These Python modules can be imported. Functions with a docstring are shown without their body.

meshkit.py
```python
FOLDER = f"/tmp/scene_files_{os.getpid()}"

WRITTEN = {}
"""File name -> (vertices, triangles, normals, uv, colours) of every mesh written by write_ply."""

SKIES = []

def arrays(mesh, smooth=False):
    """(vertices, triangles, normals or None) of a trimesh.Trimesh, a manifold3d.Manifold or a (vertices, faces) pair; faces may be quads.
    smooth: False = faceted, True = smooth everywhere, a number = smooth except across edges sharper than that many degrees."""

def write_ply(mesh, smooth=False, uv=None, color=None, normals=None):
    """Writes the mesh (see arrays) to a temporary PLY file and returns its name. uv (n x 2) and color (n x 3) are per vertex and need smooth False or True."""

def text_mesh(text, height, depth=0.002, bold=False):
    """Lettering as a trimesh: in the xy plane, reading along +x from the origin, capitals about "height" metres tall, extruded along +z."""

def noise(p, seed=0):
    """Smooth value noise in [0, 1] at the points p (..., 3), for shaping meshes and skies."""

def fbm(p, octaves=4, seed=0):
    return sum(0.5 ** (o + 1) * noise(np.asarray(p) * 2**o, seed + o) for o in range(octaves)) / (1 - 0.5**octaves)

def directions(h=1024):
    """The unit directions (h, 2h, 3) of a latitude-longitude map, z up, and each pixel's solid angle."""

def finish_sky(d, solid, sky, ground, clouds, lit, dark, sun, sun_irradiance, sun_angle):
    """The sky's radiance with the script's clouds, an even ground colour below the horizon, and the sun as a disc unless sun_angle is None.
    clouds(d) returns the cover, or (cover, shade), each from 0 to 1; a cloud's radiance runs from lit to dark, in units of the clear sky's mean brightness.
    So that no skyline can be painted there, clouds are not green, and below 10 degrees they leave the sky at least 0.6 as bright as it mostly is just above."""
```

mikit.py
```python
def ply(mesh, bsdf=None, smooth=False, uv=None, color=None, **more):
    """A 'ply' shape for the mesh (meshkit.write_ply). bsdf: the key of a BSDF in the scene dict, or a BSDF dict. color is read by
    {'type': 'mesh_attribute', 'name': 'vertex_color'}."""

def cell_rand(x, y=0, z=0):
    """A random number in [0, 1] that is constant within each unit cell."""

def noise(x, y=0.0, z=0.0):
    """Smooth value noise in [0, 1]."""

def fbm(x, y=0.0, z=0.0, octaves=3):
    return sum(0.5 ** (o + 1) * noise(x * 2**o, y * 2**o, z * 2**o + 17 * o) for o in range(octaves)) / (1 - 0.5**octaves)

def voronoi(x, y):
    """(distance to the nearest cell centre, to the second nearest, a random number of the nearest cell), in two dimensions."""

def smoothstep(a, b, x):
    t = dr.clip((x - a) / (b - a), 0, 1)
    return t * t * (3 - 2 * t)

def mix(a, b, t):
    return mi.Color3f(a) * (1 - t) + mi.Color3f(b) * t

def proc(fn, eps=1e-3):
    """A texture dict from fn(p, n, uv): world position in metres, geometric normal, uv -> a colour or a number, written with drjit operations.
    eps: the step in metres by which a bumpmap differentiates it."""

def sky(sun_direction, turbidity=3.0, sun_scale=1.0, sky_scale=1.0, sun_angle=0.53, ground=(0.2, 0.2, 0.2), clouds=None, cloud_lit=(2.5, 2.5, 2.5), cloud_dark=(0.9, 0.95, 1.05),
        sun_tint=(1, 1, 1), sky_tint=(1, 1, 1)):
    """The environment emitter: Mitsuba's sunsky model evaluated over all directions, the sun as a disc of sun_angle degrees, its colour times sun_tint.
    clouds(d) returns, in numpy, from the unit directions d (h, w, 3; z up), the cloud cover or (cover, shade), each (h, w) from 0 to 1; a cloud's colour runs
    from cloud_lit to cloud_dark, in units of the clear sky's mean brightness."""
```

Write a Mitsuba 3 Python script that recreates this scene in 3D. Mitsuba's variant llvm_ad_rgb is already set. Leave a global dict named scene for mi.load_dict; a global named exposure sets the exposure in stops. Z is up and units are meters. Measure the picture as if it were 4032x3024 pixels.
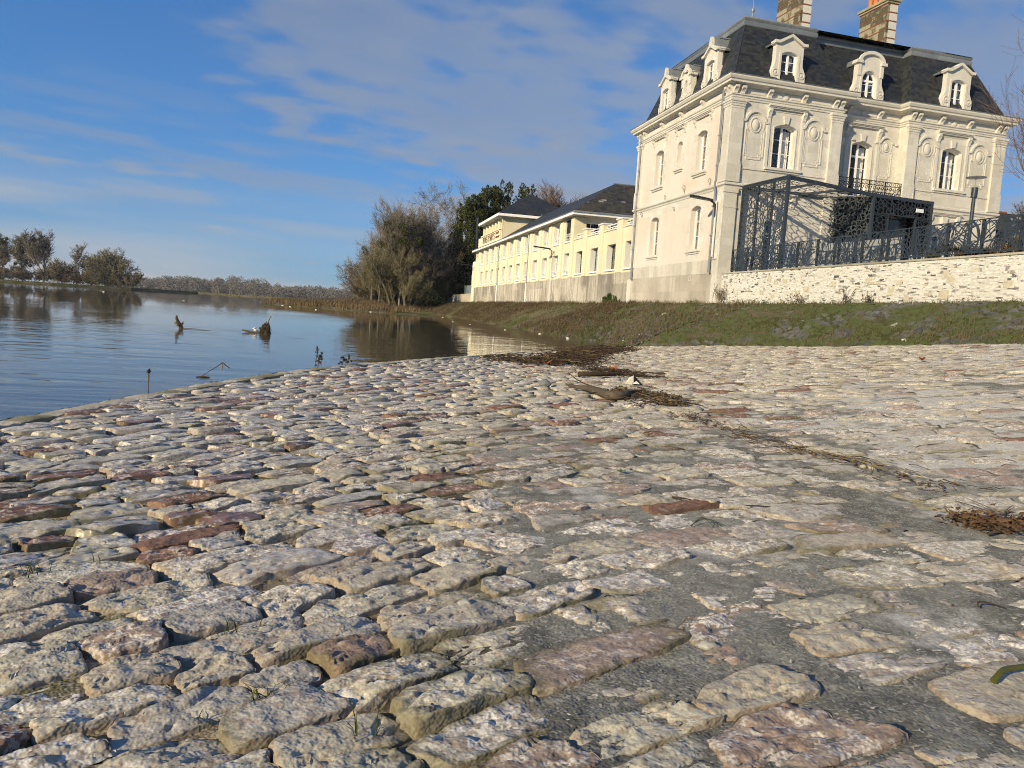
import math, random
import numpy as np
import drjit as dr
import trimesh, mitsuba as mi, mikit, meshkit
from mikit import noise, fbm, voronoi, cell_rand, smoothstep, mix
from shapely.geometry import Polygon, LineString, Point, box as sbox
from shapely.ops import unary_union
import shapely
T = mi.ScalarTransform4f
scene, labels = {}, {}

# ---------------------------------------------------------------- camera, sky, exposure
ROLL, PITCH = math.radians(3.6), math.radians(5.37)
FWD = np.array([0, math.cos(PITCH), -math.sin(PITCH)])
_up0 = np.array([0, math.sin(PITCH), math.cos(PITCH)])
RIGHT = math.cos(ROLL) * np.array([1.0, 0, 0]) + math.sin(ROLL) * _up0
UP = -math.sin(ROLL) * np.array([1.0, 0, 0]) + math.cos(ROLL) * _up0
scene['camera'] = {'type': 'perspective', 'fov': 67.35, 'fov_axis': 'x', 'near_clip': 0.05, 'far_clip': 9000.0,
                   'to_world': T().look_at(origin=[0, 0, 0], target=FWD.tolist(), up=UP.tolist())}
SUN_AZ, SUN_EL = math.radians(-132.0), math.radians(20.0)
SUN = [math.cos(SUN_EL) * math.cos(SUN_AZ), math.cos(SUN_EL) * math.sin(SUN_AZ), math.sin(SUN_EL)]


def clouds(d):
    """Thin broken altocumulus veils, thicker towards the right, with long flat bars and a pale band low over the river."""
    z = np.maximum(d[..., 2], 0.0)
    k = 1.0 / (z + 0.12)
    a = math.radians(-24)
    x, y = d[..., 0] * k, d[..., 1] * k
    xr, yr = x * math.cos(a) - y * math.sin(a), x * math.sin(a) + y * math.cos(a)
    def fb(sx, sy, off, octv=5):
        return meshkit.fbm(np.stack([xr * sx + off, yr * sy + off * 0.7, np.zeros_like(xr) + off], -1), octv)
    warp = 0.35 * (fb(1.2, 1.2, 21.3, 3) - 0.5)
    xr, yr = xr + warp, yr + 0.6 * warp
    big = fb(0.55, 0.75, 8.6, 3)
    med = fb(1.5, 2.3, 4.7, 5)
    fine = fb(7.0, 11.0, 5.3, 3)
    az = np.degrees(np.arctan2(d[..., 0], d[..., 1]))
    el = np.degrees(np.arcsin(np.clip(d[..., 2], -1, 1)))
    right = np.clip((az + 20) / 26.0, 0, 1)
    f = 0.52 * big + 0.48 * med + 0.22 * (fine - 0.5) + 0.11 * right
    cov = np.clip((f - 0.535) / 0.10, 0, 1)
    cov = cov * cov * (3 - 2 * cov)
    veil = np.clip((f - 0.44) / 0.25, 0, 1)
    ar = np.radians(az)
    band = meshkit.fbm(np.stack([ar * 2.2 + 7, el * 0.36 + 2, el * 0 + 4.4], -1), 4)
    low = np.exp(-((el - 2.5) / 4.2) ** 2) * np.clip((band - 0.25) / 0.3, 0, 1)
    streak = meshkit.fbm(np.stack([ar * 5.5 + 3.3, el * 0.95 + 0.04 * az, el * 0 + 2.4], -1), 4)
    st = np.clip((streak - 0.50) / 0.10, 0, 1) * np.exp(-((el - 8.0) / 4.2) ** 2)
    cover = np.clip(cov * (0.50 + 0.34 * (fine - 0.3)) + 0.05 * veil + 0.72 * low + 0.42 * st, 0, 0.9)
    shade = np.clip(0.66 + 0.5 * (med - 0.5) - 0.75 * low + 0.12 * st - 0.25 * np.exp(-el / 9.0), 0, 1)
    return cover, shade


scene['sky'] = mikit.sky(SUN, turbidity=2.6, sun_scale=1.45, clouds=clouds, cloud_lit=(1.9, 2.15, 2.5), cloud_dark=(0.98, 1.18, 1.62),
                         sky_tint=(0.46, 0.89, 1.50), sun_tint=(0.92, 1.02, 1.14), ground=(0.16, 0.15, 0.12))
exposure = 1.68

# ---------------------------------------------------------------- helpers
def uniq(key):
    if key not in scene and key not in labels:
        return key
    n = 1
    while f'{key}_{n:03d}' in scene or f'{key}_{n:03d}' in labels:
        n += 1
    return f'{key}_{n:03d}'


_count = {}
def fresh(key):
    """key, key_001, key_002 ... in turn"""
    n = _count.get(key, -1) + 1
    _count[key] = n
    return key if n == 0 else f'{key}_{n:03d}'


def thing(name, label, cat, group=None):
    key = fresh(name)
    labels[key] = {'label': label, 'category': cat}
    if group:
        labels[key]['group'] = group
    return key


def put(key, mesh, mat, smooth=False, uv=None):
    if isinstance(mesh, MB):
        if uv is None:
            uv = mesh.uvs()
        mesh = mesh.mesh()
    if mesh is None or len(mesh.faces) == 0:
        return None
    scene[key] = mikit.ply(mesh, mat, smooth=smooth, uv=uv)
    return key


def part(parent, name, mesh, mat, smooth=False, uv=None, label=None, kind=None):
    key = fresh(f'{parent}__{name}')
    if put(key, mesh, mat, smooth, uv) is None:
        return None
    if label or kind:
        labels[key] = {}
        if label: labels[key]['label'] = label
        if kind: labels[key]['kind'] = kind
    return key


class Frame:
    def __init__(s, o, u, n, z0=0.0):
        s.o = np.array([o[0], o[1], z0], float)
        s.u = np.array([u[0], u[1], 0.0]); s.u /= np.linalg.norm(s.u)
        s.n = np.array([n[0], n[1], 0.0]); s.n /= np.linalg.norm(s.n)
        s.z = np.array([0, 0, 1.0])
    def w(s, p):
        p = np.asarray(p, float)
        return s.o + p[..., :1] * s.u + p[..., 1:2] * s.n + p[..., 2:3] * s.z
    def pt(s, u, n, z):
        return s.w(np.array([u, n, z], float))


WORLD = Frame((0, 0), (1, 0), (0, 1))
BOXV = np.array([[x, y, z] for x in (0, 1) for y in (0, 1) for z in (0, 1)], float)
BOXF = np.array([[0, 1, 3], [0, 3, 2], [4, 6, 7], [4, 7, 5], [0, 4, 5], [0, 5, 1], [2, 3, 7], [2, 7, 6], [0, 2, 6], [0, 6, 4], [1, 5, 7], [1, 7, 3]])


class MB:
    """Collects shapes in a frame and gives them as one mesh."""
    def __init__(s, fr=WORLD):
        s.fr, s.v, s.f, s.t, s.n = fr, [], [], [], 0
    def raw(s, v, f, uv=None, local=True):
        v = np.asarray(v, float)
        s.v.append(s.fr.w(v) if local else v); s.f.append(np.asarray(f, int) + s.n); s.n += len(v)
        if uv is not None:
            uv = np.asarray(uv, float)
            s.t.append(np.broadcast_to(uv, (len(v), 2)) if uv.ndim == 1 else uv)
        return s
    def box(s, u0, u1, n0, n1, z0, z1, uv=None):
        return s.raw(BOXV * [u1 - u0, n1 - n0, z1 - z0] + [u0, n0, z0], BOXF, uv)
    def prism(s, poly, n0, n1, uv=None):
        """poly in (u, z), extruded from n0 to n1"""
        for g in getattr(poly, 'geoms', [poly]):
            if g.is_empty: continue
            m = trimesh.creation.extrude_polygon(g, n1 - n0, engine='earcut')
            v = np.array(m.vertices)
            s.raw(np.stack([v[:, 0], v[:, 2] + n0, v[:, 1]], 1), np.array(m.faces)[:, ::-1], uv)
        return s
    def slab(s, poly, z0, z1, uv=None):
        """poly in (u, n)"""
        for g in getattr(poly, 'geoms', [poly]):
            m = trimesh.creation.extrude_polygon(g, z1 - z0, engine='earcut')
            v = np.array(m.vertices)
            s.raw(np.stack([v[:, 0], v[:, 1], v[:, 2] + z0], 1), np.array(m.faces), uv)
        return s
    def tube(s, pts, r, sides=6, uv=None):
        p = np.asarray(pts, float)
        r = np.broadcast_to(np.asarray(r, float), (len(p),))
        t = np.gradient(p, axis=0); t /= np.linalg.norm(t, axis=1, keepdims=True) + 1e-12
        m = t.mean(0)
        ref = np.array([0, 0, 1.0]) if abs(m[2]) < 0.8 * np.linalg.norm(m) + 1e-9 else np.array([1.0, 0, 0])
        a = np.cross(t, ref); a /= np.linalg.norm(a, axis=1, keepdims=True) + 1e-12
        b = np.cross(t, a)
        an = np.arange(sides) * 2 * np.pi / sides
        v = (p[:, None] + r[:, None, None] * (np.cos(an)[None, :, None] * a[:, None] + np.sin(an)[None, :, None] * b[:, None])).reshape(-1, 3)
        i, j = np.meshgrid(np.arange(len(p) - 1), np.arange(sides), indexing='ij')
        q = np.stack([i * sides + j, i * sides + (j + 1) % sides, (i + 1) * sides + (j + 1) % sides, (i + 1) * sides + j], -1).reshape(-1, 4)
        f = np.vstack([q[:, [0, 1, 2]], q[:, [0, 2, 3]]])
        caps = [[0, k + 1, k] for k in range(1, sides - 1)] + [[len(v) - sides, len(v) - sides + k, len(v) - sides + k + 1] for k in range(1, sides - 1)]
        return s.raw(v, np.vstack([f, caps]), uv)
    def ribbon(s, pts, wdir, w, tdir, th, uv=None):
        """bar of rectangular section w x th along pts; wdir roughly across"""
        p = np.asarray(pts, float)
        t = np.gradient(p, axis=0); t /= np.linalg.norm(t, axis=1, keepdims=True) + 1e-12
        td = np.asarray(tdir, float); td = td / np.linalg.norm(td)
        a = np.cross(t, td); a /= np.linalg.norm(a, axis=1, keepdims=True) + 1e-12
        c = [(-1, -1), (1, -1), (1, 1), (-1, 1)]
        v = np.stack([p + a * (x * w / 2) + td * (y * th / 2) for x, y in c], 1).reshape(-1, 3)
        n = len(p)
        i, j = np.meshgrid(np.arange(n - 1), np.arange(4), indexing='ij')
        q = np.stack([i * 4 + j, i * 4 + (j + 1) % 4, (i + 1) * 4 + (j + 1) % 4, (i + 1) * 4 + j], -1).reshape(-1, 4)
        f = np.vstack([q[:, [0, 1, 2]], q[:, [0, 2, 3]], [[0, 2, 1], [0, 3, 2]], np.array([[0, 1, 2], [0, 2, 3]]) + 4 * (n - 1)])
        return s.raw(v, f, uv)
    def bar(s, p, q, w, h, uv=None):
        p, q = np.asarray(p, float), np.asarray(q, float)
        d = q - p
        td = np.array([0, 0, 1.0]) if abs(d[2]) < 0.7 * np.linalg.norm(d) else np.array([0, 1.0, 0])
        a = np.cross(d / np.linalg.norm(d), td); td = np.cross(a, d / np.linalg.norm(d))
        return s.ribbon([p, q], None, w, td, h, uv)
    def lathe(s, c, prof, sides=16, uv=None):
        """prof: (radius, z) from c upwards"""
        an = np.arange(sides) * 2 * np.pi / sides
        v = np.concatenate([np.stack([c[0] + r * np.cos(an), c[1] + r * np.sin(an), np.full(sides, c[2] + z)], 1) for r, z in prof])
        n = len(prof)
        i, j = np.meshgrid(np.arange(n - 1), np.arange(sides), indexing='ij')
        q = np.stack([i * sides + j, i * sides + (j + 1) % sides, (i + 1) * sides + (j + 1) % sides, (i + 1) * sides + j], -1).reshape(-1, 4)
        return s.raw(v, np.vstack([q[:, [0, 1, 2]], q[:, [0, 2, 3]]]), uv)
    def mesh(s):
        if not s.v:
            return None
        return trimesh.Trimesh(np.concatenate(s.v), np.concatenate(s.f), process=False)
    def uvs(s):
        return np.concatenate(s.t) if s.t and sum(map(len, s.t)) == s.n else None


def moulding(mb, path, prof, closed=False):
    """Sweeps the closed profile (off, z) along the plan path; off to the right of the walking direction, corners mitred."""
    P = np.asarray(path, float)
    n = len(P)
    seg = [(P[(i + 1) % n] - P[i]) for i in range(n if closed else n - 1)]
    seg = [d / np.linalg.norm(d) for d in seg]
    nr = [np.array([d[1], -d[0]]) for d in seg]
    prof = np.asarray(prof, float)
    rings = []
    for i in range(n):
        if closed: a, b = nr[i - 1], nr[i]
        else: a, b = nr[max(i - 1, 0)], nr[min(i, n - 2)]
        m = a + b
        m = m / np.linalg.norm(m); m = m / max(m @ b, 0.2)
        rings.append(np.stack([P[i][0] + prof[:, 0] * m[0], P[i][1] + prof[:, 0] * m[1], prof[:, 1]], 1))
    k = len(prof)
    v = np.concatenate(rings)
    f = []
    for i in range(n if closed else n - 1):
        j = (i + 1) % n
        for a in range(k):
            b = (a + 1) % k
            f += [[i * k + a, j * k + a, j * k + b], [i * k + a, j * k + b, i * k + b]]
    if not closed:
        for base in (0, (n - 1) * k):
            f += [[base, base + a, base + a + 1] for a in range(1, k - 1)]
    mb.raw(v, f, local=False)
    return mb


def rgb(*c):
    return {'type': 'rgb', 'value': list(c)}


def proc3(fn, eps=1e-3):
    return mikit.proc(fn, eps)


def bsdf(key, color, rough=0.85, spec=0.3, metallic=0.0, bump=None, bump_scale=1.0, eps=2e-3, **more):
    col = mikit.proc(color) if callable(color) else rgb(*color)
    b = {'type': 'principled', 'base_color': col, 'roughness': mikit.proc(rough) if callable(rough) else rough, 'specular': spec, 'metallic': metallic, **more}
    if bump is not None:
        b = {'type': 'bumpmap', 'bsdf': b, 'tex': mikit.proc(bump, eps), 'scale': bump_scale}
    scene[key] = {'type': 'twosided', 'bsdf': b}
    return key


def C(*c):
    return mi.Color3f(*c)


def along(p, n):
    """(distance along a wall, height) for upright or sloping faces"""
    h = dr.maximum(dr.sqrt(n.x * n.x + n.y * n.y), 1e-4)
    return (n.x * p.y - n.y * p.x) / h, p.z


def courses(a, z, w, h):
    """(random of the block, distance to the nearest joint in metres)"""
    row = dr.floor(z / h)
    s = a / w + cell_rand(row, 3, 1)
    col = dr.floor(s)
    fa, fz = s - col, z / h - row
    edge = dr.minimum(dr.minimum(fa, 1 - fa) * w, dr.minimum(fz, 1 - fz) * h)
    return cell_rand(col, row, 7), edge
# ---------------------------------------------------------------- materials
def m_cobble(p, n, uv):
    t = mi.Float(uv.x); rim = mi.Float(uv.y)
    w = dr.abs(t * 17.31 - dr.floor(t * 17.31))
    q = dr.abs(t * 5.7 - dr.floor(t * 5.7)) * 9.0
    x, y, z = p.x + q, p.y - q, p.z
    base = mix((0.44, 0.418, 0.335), (0.42, 0.385, 0.31), smoothstep(0.36, 0.46, t))
    base = mix(base, (0.40, 0.38, 0.335), smoothstep(0.60, 0.66, t))
    base = mix(base, (0.31, 0.25, 0.21), smoothstep(0.80, 0.84, t))
    base = mix(base, (0.195, 0.112, 0.078), smoothstep(0.925, 0.945, t))
    n1 = fbm(x * 9, y * 9, z * 9, 3)
    n2 = fbm(x * 52, y * 74, z * 52, 3)
    n3 = noise(x * 230, y * 230, z * 230)
    n4 = fbm(x * 105, y * 125, z * 105, 2)
    col = base * (0.70 + 0.60 * n1)
    col = mix(col, C(0.235, 0.150, 0.108), smoothstep(0.50, 0.66, n2 + 0.3 * (n1 - 0.5) + 0.10 * (w - 0.5)) * 0.50)
    lime = smoothstep(0.50, 0.60, fbm(x * 33 + 31, y * 44, z * 33, 4) + 0.22 * (w - 0.5))
    col = mix(col, C(0.71, 0.68, 0.62), lime * smoothstep(0.30, 0.60, n4) * (0.15 + 0.75 * w))
    pit = smoothstep(0.64, 0.74, fbm(x * 70, y * 70, z * 70, 2))
    col = col * (0.84 + 0.32 * n3 * (0.5 + n4)) * (1 - 0.28 * pit)
    col = mix(col, C(0.17, 0.110, 0.065), smoothstep(0.80, 0.99, rim) * (0.2 + 0.6 * n1))
    moss = smoothstep(0.56, 0.68, fbm(p.x * 2.6 + 5, p.y * 2.6, 0.0, 3)) * smoothstep(0.62, 0.97, rim + 0.35 * (n2 - 0.3))
    return mix(col, C(0.105, 0.100, 0.040), moss * 0.6)


def b_cobble(p, n, uv):
    return fbm(p.x * 34, p.y * 34, p.z * 34, 4) * 0.0105 + noise(p.x * 170, p.y * 170, p.z * 170) * 0.0022


def m_mud(p, n, uv):
    n1 = fbm(p.x * 1.7 + 4, p.y * 1.7, 0.0, 3)
    n2 = fbm(p.x * 17, p.y * 17, 3.0, 3)
    n3 = noise(p.x * 170, p.y * 170, p.z * 60)
    col = mix((0.128, 0.127, 0.108), (0.215, 0.212, 0.183), smoothstep(0.3, 0.7, n1 * 0.6 + n2 * 0.5))
    dry = smoothstep(0.50, 0.64, 0.7 * fbm(p.x * 2.3 + 9, p.y * 3.1 + 2, 1.0, 4) + 0.3 * fbm(p.x * .7, p.y * .9, 4.0, 2) + 0.19 * smoothstep(1.9, 3.6, p.x) * smoothstep(3.5, 5.0, p.y) - 0.055 + 0.14 * (n2 - 0.5))
    col = mix(col, C(0.50, 0.49, 0.46), dry * 0.75)
    soil = mi.Float(uv.x)
    earth = mix((0.15, 0.12, 0.08), (0.28, 0.24, 0.165), n2)
    earth = mix(earth, C(0.10, 0.105, 0.03), smoothstep(0.52, 0.66, fbm(p.x * 2.3, p.y * 2.3, 8.0, 3)) * 0.7)
    col = mix(col, earth, soil)
    grit = smoothstep(0.74, 0.80, noise(p.x * 120 + 7, p.y * 120, 2.0))
    return mix(col * (0.60 + 0.80 * n3 * (0.4 + n2)), C(0.42, 0.40, 0.35), grit * 0.5)


def b_mud(p, n, uv):
    return fbm(p.x * 26, p.y * 26, p.z * 26, 4) * 0.0085 + noise(p.x * 190, p.y * 190, 0.0) * 0.0030


bsdf('mat_cobble', m_cobble, 0.62, 0.32, bump=b_cobble, eps=1.5e-3)
def b_worn(p, n, uv):
    return fbm(p.x * 26, p.y * 26, p.z * 26, 3) * 0.003


bsdf('mat_cobble_worn', m_cobble, 0.36, 0.42, bump=b_worn, eps=2e-3)
bsdf('mat_mud', m_mud, 0.7, 0.3, bump=b_mud, eps=1.5e-3)


def m_curb(p, n, uv):
    n1 = fbm(p.x * 4, p.y * 4, p.z * 4, 3); n2 = fbm(p.x * 34, p.y * 34, p.z * 34, 3)
    col = mix((0.24, 0.225, 0.18), (0.48, 0.45, 0.385), smoothstep(0.25, 0.75, n1 * 0.5 + n2 * 0.5))
    return mix(col, C(0.13, 0.125, 0.05), smoothstep(0.5, 0.66, fbm(p.x * 2 + 3, p.y * 2, 4.0, 3)) * 0.6 + 0.25 * smoothstep(0.6, 0.8, n2))


bsdf('mat_curb', m_curb, 0.85, 0.2, bump=b_cobble, eps=2e-3)


def m_water(p, n, uv):
    return mix((0.085, 0.074, 0.050), (0.105, 0.092, 0.062), fbm(p.x * 0.15, p.y * 0.06, 0.0, 2))


def b_water(p, n, uv):
    # ripples lie across the current; the open river is smoother than the lee of the slipway
    calm = 1.0 / (1.0 + dr.square(p.y / 26.0))
    c, s = math.cos(math.radians(-9)), math.sin(math.radians(-9))
    x, y = p.x * c - p.y * s, p.x * s + p.y * c
    wx = x + 0.8 * noise(x * 0.3, y * 0.35)
    r = fbm(wx * 0.8, y * 2.6, 0.0, 3) * 0.013 + fbm(wx * 0.22 + 3, y * 0.8, 5.0, 2) * 0.016 + noise(wx * 3.2, y * 9.5) * 0.0020
    gust = 0.45 + 0.9 * smoothstep(0.35, 0.65, fbm(x * 0.05, y * 0.11, 2.0, 2))
    return r * (0.045 + 0.62 * calm) * gust


scene['mat_water'] = {'type': 'bumpmap', 'tex': mikit.proc(b_water, 0.012), 'scale': 1.0,
                      'bsdf': {'type': 'plastic', 'diffuse_reflectance': mikit.proc(m_water), 'int_ior': 1.333, 'ext_ior': 1.0}}
# ---------------------------------------------------------------- river and slipway
WATER = -1.08
from scipy.interpolate import RBFInterpolator
_ctl = np.array([
    (-3.6, 3.0, -.99), (-3.58, 5.34, -1.0), (-3.42, 7.83, -1.0), (-2.85, 11.2, -1.0), (-1.58, 14.8, -1.0), (0.17, 20, -1.03), (4.08, 29.2, -1.05),
    (-3.5, -2, -1.0), (0, 1, -.89), (0, -3, -.88), (-1.5, 2.5, -.93), (0, 5, -.90), (0.3, 9, -.92),
    (2.4, 3.5, -.83), (2.3, 4.4, -.83), (2.0, 6.2, -.84), (1.7, 8, -.86), (2.9, 20, -.93), (3.3, 5.5, -.74), (5, 5, -.56), (5.3, 9, -.52), (7.5, 14, -.40),
    (7.2, 28.1, -.77), (10.0, 21.8, -.33), (10.35, 15.9, 0.0), (11.0, 9.0, .12), (8.5, 5, -.12), (7, 0, -.35), (5, 18, -.75), (2, 14, -.93)], float)
_rbf = RBFInterpolator(_ctl[:, :2], _ctl[:, 2], kernel='thin_plate_spline', smoothing=0.6)
_gx, _gy = np.linspace(-6, 14, 81), np.linspace(-4, 34, 153)
_G = _rbf(np.stack(np.meshgrid(_gx, _gy, indexing='ij'), -1).reshape(-1, 2)).reshape(81, 153)
from scipy.interpolate import RectBivariateSpline
_sp = RectBivariateSpline(_gx, _gy, _G, kx=3, ky=3, s=0)
def ramp_z(x, y):
    return _sp.ev(np.clip(x, -6, 14), np.clip(y, -4, 34))


CURB = np.array([(-3.45, -2.5), (-3.55, 1.0), (-3.62, 3.0), (-3.60, 5.34), (-3.42, 7.83), (-2.85, 11.2), (-1.58, 14.8), (0.17, 20), (2.0, 24.5), (4.08, 29.2)])
EDGE = np.array([(4.08, 29.2), (7.2, 28.1), (10.0, 21.8), (10.35, 15.9), (10.9, 9.0), (10.5, 2.0), (10.0, -2.5)])
from scipy.interpolate import CubicSpline
_cs = CubicSpline(np.r_[0, np.cumsum(np.linalg.norm(np.diff(CURB, axis=0), axis=1))], CURB)
_cl = _cs.x[-1]
CURBS = _cs(np.linspace(0, _cl, 160))
RAMP = Polygon(np.vstack([CURBS, EDGE[1:]])).buffer(0)
def inside(x, y, poly):
    return shapely.contains_xy(poly, x, y)


def curb_dist(x, y):
    from scipy.spatial import cKDTree
    global _kd
    if '_kd' not in globals():
        _kd = cKDTree(_cs(np.linspace(0, _cl, 3000)))
    return _kd.query(np.stack([x, y], -1))[0]


def nz(x, y, s, seed=0, octv=3):
    return meshkit.fbm(np.stack([x * s, y * s, np.zeros_like(x) + seed * 3.7], -1), octv, seed)


def silt(x, y):
    """1 where the flood left silt between and over the stones, 0 where the joints are open"""
    edge = x + 0.42 + 0.22 * (nz(x, y, 0.9, 3) - 0.5) + 0.05 * np.maximum(y - 2.0, 0)
    s = np.clip(edge / 0.55, 0, 1)
    far = np.clip((y - 5.2 - 1.1 * np.maximum(x - 1.0, 0)) / 2.5, 0, 1)
    return s * (1 - 0.75 * far)


def mud_level(x, y):
    s = silt(x, y)
    a = nz(x, y, 1.3, 5) - 0.5
    b = nz(x, y, 6.0, 6) - 0.5
    return -0.023 * (1 - s) + s * (0.0035 + 0.022 * a) + 0.016 * b


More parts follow.
